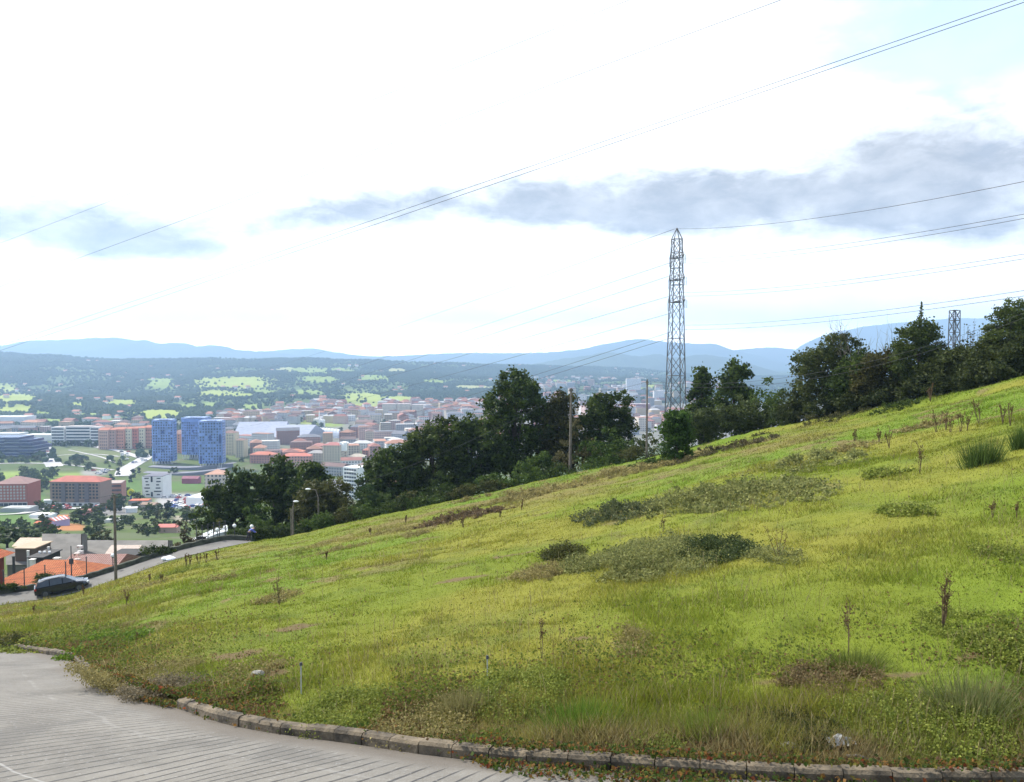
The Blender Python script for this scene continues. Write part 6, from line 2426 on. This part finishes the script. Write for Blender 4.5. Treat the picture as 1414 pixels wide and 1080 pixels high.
def grass():
    for name, n, d0, d1, pw in (('meadow_grass', 410000, 8, 36, 1.35), ('far_meadow_grass', 250000, 34, 92, 1.5)):
        x, y, sdk = sample_meadow(n, d0, d1, pw)
        k_ = rng.uniform(0, 1, len(x)) > soil_mask(x, y) * .9
        x, y, sdk = x[k_], y[k_], sdk[k_]
        z = H(x, y)
        col, brown = meadow_colour(x, y)
        c = 707 + F * x / y
        tuft = fbm(x / .9, y / .9, 301, 3)
        patchy = fbm(x / 3.3, y / 3.3, 305, 3)
        verge = np.exp(-np.maximum(sdk - .3, 0) / 1.6)
        h = .028 + .055 * sstep(.48, .72, tuft) + .13 * verge * sstep(.42, .64, patchy) + .08 * sstep(.60, .76, patchy)
        h = h + .10 * (1 - sstep(100, 330, c)) * sstep(.42, .6, tuft)
        h = h * rng.uniform(.5, 1.35, len(x)) * np.where(y > 34, 1.5, 1.0)
        h = np.minimum(h, .30) * (.45 + .55 * sstep(.15, .9, sdk))
        w = np.maximum(.0055 * (.6 + h * 4), .00042 * y) * rng.uniform(.7, 1.3, len(x))
        an = rng.uniform(0, 2 * math.pi, len(x))
        lean = h * rng.uniform(.25, 1.0, len(x))
        la = rng.uniform(0, 2 * math.pi, len(x))
        wx, wy = np.cos(an) * w, np.sin(an) * w
        b = np.stack([x, y, z - .01], 1)
        tip = np.stack([x + np.cos(la) * lean, y + np.sin(la) * lean, z + h], 1)
        v = np.stack([b - np.stack([wx, wy, wx * 0], 1), b + np.stack([wx, wy, wx * 0], 1), tip], 1).reshape(-1, 3)
        f = np.arange(len(x) * 3).reshape(-1, 3)
        straw = rng.uniform(0, 1, len(x)) < (.06 + .16 * brown + .12 * verge)
        col = col * rng.uniform(.85, 1.85, (len(x), 1)) * (1 + .25 * (rng.uniform(0, 1, (len(x), 1)) - .5) * np.array((1, 0, 0)))
        col[straw] = G_STRAW * rng.uniform(.6, 1.2, (straw.sum(), 1))
        o = link_mesh(name, mesh_np(name, v, f, M_GRASS, col=np.repeat(np.clip(col, 0, 1), 3, axis=0)))
        o['kind'] = 'stuff'


def weed_litter():
    """low leafy weeds, dead leaves and creeper along the verge and in patches"""
    a_, b_ = sample_meadow(370000, 8, 40, 2.0), sample_meadow(450000, 8, 15, 1.2)
    x, y, sdk = [np.concatenate(q) for q in zip(a_, b_)]
    verge = np.exp(-np.maximum(sdk - .4, 0) / 1.5)
    pat = fbm(x / 1.4, y / 1.4, 311, 3)
    c = 707 + F * x / y
    rough = (1 - sstep(60, 300, c))
    keep = rng.uniform(0, 1, len(x)) < np.clip(verge * .85 * sstep(.33, .52, pat) + .10 * sstep(.60, .70, pat) + .4 * rough * sstep(.45, .6, pat), 0, 1)
    x, y, sdk, pat, verge = x[keep], y[keep], sdk[keep], pat[keep], verge[keep]
    z = H(x, y) + rng.uniform(0, 1, len(x)) ** 2 * (.06 + .3 * sstep(.5, .72, pat))
    t = rng.uniform(0, 1, len(x))
    green = lerp(np.array((.07, .10, .017)), np.array((.16, .185, .034)), t)
    brown = lerp(np.array((.075, .045, .022)), np.array((.20, .13, .055)), t)
    red = lerp(np.array((.20, .06, .02)), np.array((.28, .15, .03)), t)
    q = rng.uniform(0, 1, len(x))
    pb = .16 + .62 * verge * sstep(.44, .60, fbm(x / 1.5, y / 1.5, 317, 3))
    col = np.where((q < pb)[:, None], brown, green)
    col = np.where(((q > .965) & (sdk < 1.2))[:, None], red, col)
    v, f, cc = leaf_cards(np.stack([x, y, z + .015], 1), np.where(y < 20, .042, .055)[:, None], col, .6)
    o = link_mesh('verge_weeds', mesh_np('verge_weeds', v, f, M_GRASS, col=cc))
    o['kind'] = 'stuff'
    # creeper over the kerb and onto the concrete
    k = resample(kp, .05)
    cc = 707 + F * k[:, 0] / k[:, 1]
    tan = np.gradient(k, axis=0)
    tan /= np.linalg.norm(tan, axis=1)[:, None]
    nrm = np.stack([-tan[:, 1], tan[:, 0]], 1)
    pts, cols = [], []
    for i in range(len(k)):
        if k[i, 1] > 27 or k[i, 0] > 9:
            continue
        a = float(fbm(np.array([i / 22.0]), np.array([3.3]), 321, 3)[0])
        dens = 14 * max(a - .42, 0) + (30 * max(a - .30, 0) + 5) * 1.7 * float(sstep(600, 720, cc[i])) * (1 - .35 * float(sstep(1130, 1200, cc[i]))) + 26 * float(sstep(112, 125, cc[i]) * (1 - sstep(228, 240, cc[i])))
        out = .55 * float(sstep(620, 760, cc[i])) * (1 - .6 * float(sstep(1130, 1200, cc[i]))) + .08 + (.1 if 118 < cc[i] < 236 else 0)
        for _ in range(rng.poisson(dens * 1.9)):
            o_ = rng.uniform(-out, .42)
            p = k[i] + nrm[i] * o_ + rng.normal(size=2) * .03
            zr = float(road_z(p[0], p[1]))
            zz = zr + (.19 if 0 < o_ < .17 else (.02 if o_ <= 0 else .17)) + rng.uniform(0, .08)
            pts.append((p[0], p[1], zz))
            r = rng.uniform()
            rr = rng.uniform(.7, 1.3)
            cols.append(np.array((.055, .085, .018) if r < .42 else ((.13, .115, .025) if r < .64 else ((.20, .105, .03) if r < .78 else ((.17, .05, .022) if r < .82 else (.10, .06, .03))))) * rr)
    v, f, c2 = leaf_cards(np.array(pts), .05, np.array(cols), .8)
    o = link_mesh('kerb_creeper', mesh_np('kerb_creeper', v, f, M_GRASS, col=c2))
    o['kind'] = 'stuff'


def seed_grass():
    x, y, sdk = sample_meadow(9000, 8.5, 46, 1.5)
    k = rng.uniform(0, 1, len(x)) < .15 + .85 * sstep(.5, .68, fbm(x / 2.4, y / 2.4, 351, 3))
    x, y = x[k], y[k]
    n = len(x)
    z = H(x, y)
    h = rng.uniform(.14, .42, n)
    a = rng.uniform(0, 6.28, n)
    w = np.maximum(.003, .00022 * y)
    ln = h * rng.uniform(.1, .5, n)
    b = np.stack([x, y, z], 1)
    e = np.stack([np.cos(a) * w, np.sin(a) * w, a * 0], 1)
    t = np.stack([x + np.sin(a) * ln, y + np.cos(a) * ln, z + h], 1)
    m = b * .25 + t * .75 + np.stack([a * 0, a * 0, h * .05], 1)
    v = np.stack([b - e, b + e, m + e * .8, m - e * .8, m - e * 2.2, m + e * 2.2, t + e * .4, t - e * .4], 1).reshape(-1, 3)
    i = np.arange(n)[:, None] * 8
    f = np.concatenate([i + np.array([0, 1, 2, 3]), i + np.array([4, 5, 6, 7])])
    col = lerp(np.array((.13, .10, .045)), np.array((.30, .25, .12)), rng.uniform(0, 1, n))
    o = link_mesh('seed_grass', mesh_np('seed_grass', v, f, M_GRASS, col=np.repeat(col, 8, axis=0)))
    o['kind'] = 'stuff'


grass()
weed_litter()
seed_grass()


def mound(name, label, cat, px, py, wpx, hpx, depth, leaves, leaf, pal, seed, clump=.22, group=None, n=7, dome=1.0):
    p = G(px, py)
    w, h = wpx / F * p.y, hpx / F * p.y * (1.15 if cat == 'bramble' else .72)
    near = float(sstep(34, 18, np.array(p.y)) if False else 1 - sstep(16, 36, p.y))
    leaf, leaves, clump = leaf * (.78 - .36 * near), int(leaves * (1.4 + 1.9 * near)), clump * (1 - .3 * near)
    r = random.Random(seed)
    bl = [(0, 0, h * .22, w * .36, depth * .4, h * .40)]
    for i in range(n):
        u = (i + .5) / n - .5
        yy = r.uniform(-.35, .35) * depth
        xx = u * w * .85
        gz = float(H(p.x + xx, p.y + yy, True)) - p.z
        hh = h * r.uniform(.45, .95) * (1 - 1.7 * u * u) * dome
        bl.append((xx, yy, gz + hh * .4, w * r.uniform(.09, .18), depth * r.uniform(.15, .28), hh * .5))
    sp = []
    for q in range(int(leaves / 60)):                       # straggling sprays that run out into the grass
        a, u = r.uniform(0, 6.28), r.uniform(.8, 1.5)
        xx, yy = math.cos(a) * w * .5 * u, math.sin(a) * depth * .5 * u
        gz = float(H(p.x + xx, p.y + yy, True)) - p.z
        sp.append((xx, yy, gz + .04, w * .06, depth * .08, .05))
    me = foliage_mesh(name, bl + sp, leaves, leaf, clump, pal[0], pal[1], per=26, zmin=None, inner=.5, mat=M_BRAMBLE)
    o = link_mesh(name, me)
    o.location = p
    return tag(o, label, cat, group)


GREYG = ((0.10, 0.115, 0.034), (0.27, 0.27, 0.09))
DRYG = ((0.15, 0.128, 0.045), (0.31, 0.26, 0.10))
WEEDG = ((0.095, 0.125, 0.02), (0.24, 0.265, 0.05))
LIME = ((0.06, 0.11, 0.012), (0.15, 0.22, 0.03))


def meadow_plants():
    M = mound
    M('bramble_patch', 'large grey green bramble mound in the middle of the meadow', 'bramble', 905, 772, 130, 30, 4.5, 8500, .11, GREYG, 1, n=12)
    M('bramble_patch', 'darkest bramble mound on the right tip of the large grey green one', 'bramble', 988, 762, 66, 27, 2.5, 4500, .10, ((0.025, 0.042, 0.014), (0.075, 0.095, 0.03)), 2)
    M('bramble_patch', 'front lobe of brambles hanging below the large grey green mound', 'bramble', 890, 786, 60, 26, 1.8, 3000, .10, GREYG, 3)
    M('bramble_patch', 'small dark bramble cushion left of the large grey green mound', 'bramble', 775, 766, 44, 22, 1.5, 2200, .10, OLIVE, 4)
    M('bramble_patch', 'pale low bramble cushion between the dark cushion and the large mound', 'bramble', 812, 784, 54, 18, 1.6, 2200, .10, GREYG, 5)
    M('bramble_patch', 'dry brownish cushion left of the pale low bramble cushion', 'bramble', 745, 795, 50, 16, 1.5, 1800, .09, DRYG, 6)
    M('bramble_patch', 'long grey green bramble drift high on the meadow, right end', 'bramble', 1045, 684, 120, 28, 6, 6500, .13, GREYG, 7, n=10)
    M('bramble_patch', 'middle of the long grey green bramble drift with dark hollows', 'bramble', 950, 694, 120, 22, 5, 5200, .13, GREYG, 8, n=10)
    M('bramble_patch', 'left end of the long grey green bramble drift', 'bramble', 860, 708, 90, 18, 5, 3600, .13, ((0.04, 0.055, 0.022), (0.12, 0.13, 0.055)), 9, n=9)
    M('bramble_patch', 'grey tangle on the upper meadow right of the long bramble drift', 'bramble', 1128, 638, 90, 14, 5, 2400, .14, GREYG, 10, n=8)
    M('bracken_patch', 'brown bracken patch below the slim wooden pole', 'bracken', 860, 655, 110, 16, 5, 3600, .17, DRYG, 11, n=10)
    M('bracken_patch', 'brown bracken patch below the leaning pole', 'bracken', 735, 684, 100, 18, 5, 3600, .17, DRYG, 12, n=10)
    M('bracken_patch', 'reddish brown bracken at the meadow brow under the rounded oak', 'bracken', 640, 716, 90, 18, 5, 3200, .17, ((0.07, 0.05, 0.028), (0.16, 0.11, 0.055)), 13, n=9)
    M('bracken_patch', 'dark green scrub at the foot of the ivy post', 'scrub', 905, 640, 76, 16, 3, 3000, .16, OAK, 14, n=8)
    M('bracken_patch', 'brown scrub strip right of the ivy post under the bank', 'scrub', 1000, 622, 110, 12, 3, 3000, .16, ((0.05, 0.045, 0.022), (0.12, 0.10, 0.045)), 15, n=10)
    M('bracken_patch', 'dark scrub strip added for the shadow line along the bank below the long thicket', 'scrub', 1150, 578, 150, 10, 2, 3600, .14, ((0.035, 0.04, 0.016), (0.10, 0.095, 0.035)), 16, n=12)  # dark leaves stand in for the shadow cast by the grass lip
    M('bracken_patch', 'dark scrub added for the lip shadow under the bank near the right hedge', 'scrub', 1240, 562, 60, 12, 2, 1800, .13, OAK, 17)  # added clump, its dark leaf colour paints the shade below the bank edge
    M('rough_bush', 'grey brown rough bush at the bend of the concrete road', 'bush', 75, 893, 100, 36, 3.5, 4200, .12, WEEDG, 18)
    M('rough_bush', 'lime green leafy bush right of the grey brown one', 'bush', 148, 893, 66, 34, 2.4, 3200, .13, LIME, 19)
    M('rough_bush', 'dull rough bush at the left border above the road crest', 'bush', 12, 897, 70, 28, 3, 2600, .12, OLIVE, 20)
    M('rough_bush', 'dry reddish verge bush where the kerb stones are buried', 'bush', 190, 940, 110, 30, 1.8, 4200, .08, DRYG, 21, n=9)
    M('rough_bush', 'tangled dead grass heap at the left end of the long kerb', 'dead grass', 225, 955, 70, 30, 1.2, 2800, .08, ((0.10, 0.085, 0.05), (0.26, 0.21, 0.13)), 22)
    M('rough_bush', 'green brown verge bush right of the first metal rod', 'bush', 480, 985, 90, 34, 1.6, 4200, .08, WEEDG, 23)
    M('rough_bush', 'brown grassy verge hump left of the second metal rod', 'bush', 585, 1000, 90, 30, 1.4, 3400, .075, DRYG, 24)
    M('rough_bush', 'green verge hump between the second rod and the spiky stalk', 'bush', 715, 965, 90, 28, 1.6, 3400, .08, WEEDG, 25)
    M('rough_bush', 'dark green leafy verge bush at the bottom right', 'bush', 1290, 1010, 130, 60, 1.4, 6500, .075, WEEDG, 26, clump=.14)
    M('rough_bush', 'grey green verge bush left of the dark leafy one', 'bush', 1215, 1000, 80, 46, 1.0, 3600, .07, WEEDG, 27, clump=.14)
    M('rough_bush', 'low dark weeds beside the white plastic scrap', 'bush', 1105, 1015, 70, 30, .8, 2400, .07, OLIVE, 28, clump=.12)
    M('rough_bush', 'glossy green weeds spilling over the kerb near the middle right', 'bush', 895, 1040, 60, 30, .7, 2400, .075, WEEDG, 29, clump=.12)
    M('rough_bush', 'brown turned up clods with weeds on the right verge', 'bush', 1150, 945, 100, 18, 1.0, 1800, .075, ((0.10, 0.072, 0.032), (0.22, 0.16, 0.075)), 30, clump=.14, n=9)
    M('rough_bush', 'green tussock row at the right border', 'bush', 1398, 905, 50, 36, 1.2, 2400, .10, WEEDG, 31)
    M('rough_bush', 'low dark green patch at the foot of the brown stalk cluster', 'bush', 1335, 872, 70, 14, 1.6, 1800, .08, WEEDG, 32, clump=.15)
    for i, (px, py, w, h, pal) in enumerate([(385, 828, 40, 10, DRYG), (350, 925, 60, 8, DRYG), (655, 690, 50, 10, DRYG), (575, 740, 34, 14, DRYG), (1250, 710, 46, 14, WEEDG), (1070, 770, 50, 18, GREYG), (870, 890, 36, 9, DRYG),
                                             (1390, 770, 36, 10, WEEDG), (1180, 620, 50, 10, DRYG), (300, 800, 36, 8, DRYG), (470, 760, 70, 10, DRYG), (540, 735, 60, 10, DRYG), (1220, 655, 40, 9, WEEDG), (1280, 590, 60, 12, DRYG), (410, 765, 50, 10, WEEDG), (190, 815, 60, 12, DRYG), (250, 792, 60, 12, WEEDG), (120, 842, 70, 12, DRYG), (60, 846, 60, 14, WEEDG), (20, 850, 50, 12, DRYG)]):
        M('weed_clump', 'low untidy weed clump scattered on the open meadow', 'weeds', px, py, w, h, 1.5, int(300 + w * 8), .10 if py > 720 else .15, pal, 50 + i, group='low weed clumps scattered on the meadow')
    # grassy tussocks
    for px, py, h, w, lb, pal in [(1357, 642, 42, 44, 'tall dark green rush tussock on the upper right meadow', ((0.03, 0.055, 0.012), (0.10, 0.15, 0.035))), (1412, 622, 34, 26, 'smaller rush tussock at the right border', ((0.03, 0.055, 0.012), (0.09, 0.14, 0.03))),
                                  (975, 1015, 34, 70, 'bright yellow green grass tuft on the verge', ((0.10, 0.15, 0.02), (0.20, 0.24, 0.04))), (800, 1005, 40, 90, 'fresh green grass tuft above the middle of the kerb', ((0.06, 0.12, 0.012), (0.13, 0.20, 0.03))),
                                  (1340, 985, 48, 110, 'tall pale grass tuft behind the dark leafy verge bush', ((0.09, 0.12, 0.03), (0.20, 0.20, 0.08))), (640, 985, 30, 60, 'straw coloured grass tuft near the second rod', ((0.12, 0.12, 0.04), (0.24, 0.21, 0.09))), (1180, 920, 22, 70, 'low green grass tuft among the brown clods', ((0.07, 0.10, 0.02), (0.16, 0.18, 0.04)))]:
        p = G(px, py)
        w_, h_ = w / F * p.y, h / F * p.y
        n = 900
        x = rng.normal(size=n) * w_ * .24
        y = rng.normal(size=n) * w_ * .2
        hh = h_ * rng.uniform(.45, 1.1, n)
        tx, ty = x + x * rng.uniform(.2, 1, n) + rng.normal(size=n) * h_ * .16, y + y * .6 + rng.normal(size=n) * h_ * .16
        z0 = H(p.x + x, p.y + y) - p.z
        wd = max(.006, .0003 * p.y)
        an = rng.uniform(0, 6.28, n)
        b = np.stack([x, y, z0 - .02], 1)
        e = np.stack([np.cos(an) * wd, np.sin(an) * wd, an * 0], 1)
        v = np.stack([b - e, b + e, np.stack([tx, ty, z0 + hh], 1)], 1).reshape(-1, 3)
        o = link_mesh('grass_tussock', mesh_np('grass_tussock', v, np.arange(n * 3).reshape(-1, 3), M_GRASS, col=np.repeat(lerp(np.array(pal[0]), np.array(pal[1]), rng.uniform(0, 1, n)), 3, axis=0)))
        o.location = p
        tag(o, lb, 'tussock')

    # dry dock and thistle stalks
    def stalk(px, py, hpx, stems, spread, seed, label, group=None, name='dry_stalk', fat=1.0):
        p = G(px, py)
        h = hpx / F * p.y
        r = random.Random(seed)
        mb = MB()
        pts = []
        rad = max(.005, .00030 * p.y) * fat
        for k in range(stems):
            a = r.uniform(0, 6.28)
            hh = h * r.uniform(.6, 1.0)
            s = spread * h * r.uniform(.3, 1)
            e = Vector((math.cos(a) * s, math.sin(a) * s * .6, hh))
            m_ = e * .5 + Vector((r.uniform(-.06, .06) * h, 0, 0))
            mb.tube([(0, 0, -.05), m_, e], [rad * 1.2, rad, rad * .6], 5, cap=False)
            for q in range(int(3 + 4 * r.random())):
                u = r.uniform(.45, .98)
                b = Vector((0, 0, 0)).lerp(m_, min(u * 2, 1)).lerp(e, max(u * 2 - 1, 0))
                d = Vector((r.uniform(-1, 1), r.uniform(-.6, .6), r.uniform(.5, 1.4))) * h * .11
                mb.tube([b, b + d], [rad * .7, rad * .4], 4, cap=False)
                for _ in range(7):
                    pts.append(b + d * r.uniform(.2, 1.1) + Vector((r.gauss(0, .018), r.gauss(0, .018), r.gauss(0, .02))) * (h + .3))
            for _ in range(16):
                u = r.uniform(.5, 1.02)
                pts.append(Vector((0, 0, 0)).lerp(m_, min(u * 2, 1)).lerp(e, max(u * 2 - 1, 0)) + Vector((r.gauss(0, .015), r.gauss(0, .015), 0)))
        t = thing(name, label, 'dry plant', p, 0, group)
        mb.build('stem', M_DRY, t)
        pp = np.array([tuple(q) for q in pts])
        v, f, c = leaf_cards(pp, max(.026, .0011 * p.y), lerp(np.array((.07, .035, .018)), np.array((.17, .11, .05)), rng.uniform(0, 1, len(pp))), .8)
        link_mesh('seed_heads', mesh_np('seed_heads', v, f, M_GRASS, col=c), t)['kind'] = 'stuff'
    stalk(1301, 870, 72, 7, .16, 1, 'tall brown dock stalks bundled on the right side of the meadow', fat=1.5)
    stalk(748, 912, 58, 2, .06, 2, 'single spiky brown thistle stalk above the verge')
    stalk(1172, 905, 85, 3, .55, 3, 'two thin leaning bare stalks on the right verge')
    stalk(386, 834, 34, 4, .3, 4, 'lone brown dock plant on the left meadow')
    stalk(1270, 655, 46, 4, .14, 5, 'upright brown dock plant on the upper meadow right')
    stalk(1075, 776, 52, 4, .4, 6, 'spreading dry weed right of the darkest bramble mound')
    stalk(1371, 715, 28, 3, .1, 7, 'short dark dock stalk at the right')
    stalk(1404, 715, 22, 3, .1, 8, 'short dark dock stalk beside the right border')
    stalk(916, 735, 26, 3, .12, 9, 'reddish dock stalk above the large bramble mound')
    stalk(190, 892, 24, 1, .04, 10, 'dark thistle stalk right of the lime green bush')
    for i, (px, py, h) in enumerate([(1293, 598, 34), (1312, 600, 30), (1326, 598, 34), (1335, 597, 30), (1306, 596, 30), (1352, 585, 34), (1385, 585, 30), (1395, 588, 34), (1214, 612, 22), (1228, 618, 26), (1285, 555, 26), (1180, 610, 18)]):
        stalk(px, py, h, 4, .28, 20 + i, 'dry brown dock plant on the upper right meadow', 'dry dock plants on the upper right meadow')
    for i, (px, py, h) in enumerate([(258, 785, 22), (262, 782, 18), (300, 774, 18), (285, 778, 16), (275, 780, 20), (207, 808, 18), (223, 806, 16), (115, 822, 16), (640, 730, 20), (720, 705, 16), (512, 740, 12), (450, 775, 16), (690, 715, 14), (175, 836, 22), (45, 850, 18), (560, 722, 10)]):
        stalk(px, py, h, 3, .2, 40 + i, 'dry weed stalk along the left half of the meadow', 'dry weed stalks on the left half of the meadow')
    # metal rods of a slack fence, plastic, stones
    for px, py, h, lb in ((416, 962, 46, 'first thin metal rod with a dark cap standing on the verge'), (673, 945, 38, 'second thin metal rod standing on the verge')):
        p = G(px, py)
        hh = h / F * p.y
        t = thing('metal_rod', lb, 'rod', p)
        mb = MB()
        mb.tube([(0, 0, -.2), (0, 0, hh)], .011, 6)
        mb.build('shaft', plain('pale_rod_metal', (0.42, 0.42, 0.4), .5), t)
        mb = MB()
        mb.tube([(0, 0, hh - .02), (0, 0, hh + .03)], [.03, .02], 7)
        mb.build('cap', M_WIRE, t)
    p = G(1160, 1032)
    r = random.Random(4)
    v, f = [], []
    for j in range(6):
        for i in range(8):
            v.append((-.16 + .32 * i / 7, -.1 + .2 * j / 5, .02 + .10 * math.exp(-((i - 3.5) / 2.4) ** 2 - ((j - 2.5) / 1.8) ** 2) + r.uniform(-.02, .03)))
    for j in range(5):
        for i in range(7):
            a = j * 8 + i
            f.append((a, a + 1, a + 9, a + 8))
    o = link_mesh('plastic_scrap', mesh_np('plastic_scrap', v, f, plain('dirty_white_plastic', (0.26, 0.25, 0.22), .5, .4, 20)))
    o.location = p + Vector((0, 0, .03))
    tag(o, 'crumpled dirty pale plastic scrap on the verge behind the kerb', 'litter')
    mb = MB()
    a, b = G(1165, 1050), G(1205, 1054)
    mb.tube([a + Vector((0, 0, .04)), a.lerp(b, .5) + Vector((0, 0, .07)), b + Vector((0, 0, .03))], [.018, .015, .01], 6)
    tag(mb.build('stick', M_DEADWOOD), 'pale dry stick lying on the soil behind the kerb', 'stick')
    M_STONE = plain('field_stone', (0.26, 0.24, 0.2), .95, .35, 8, bump=.8)
    for i, (px, py, s, lb) in enumerate([(1090, 1036, .13, 'flat brown stone beside the white plastic scrap'), (1352, 1040, .10, 'pale stone on the bare soil at the bottom right'), (356, 933, .14, 'pale stone on the bare patch of the left meadow'), (384, 1001, .05, 'tiny pale pebble behind the left kerb'), (1372, 1046, .07, 'smaller stone beside the pale one at the bottom right')]):
        p = G(px, py)
        mb = MB()
        mb.smooth = True
        mb.ball((0, 0, 0), (s, s * .7, s * .5), 9, 6)
        rr = random.Random(i)
        jit = {}
        mb.v = [tuple(c * jit.setdefault(tuple(round(k, 4) for k in q), rr.uniform(.8, 1.15)) for c in q) for q in mb.v]
        o = mb.build('stone', M_STONE)
        o.location = p + Vector((0, 0, s * .25))
        tag(o, lb, 'stone')


meadow_plants()
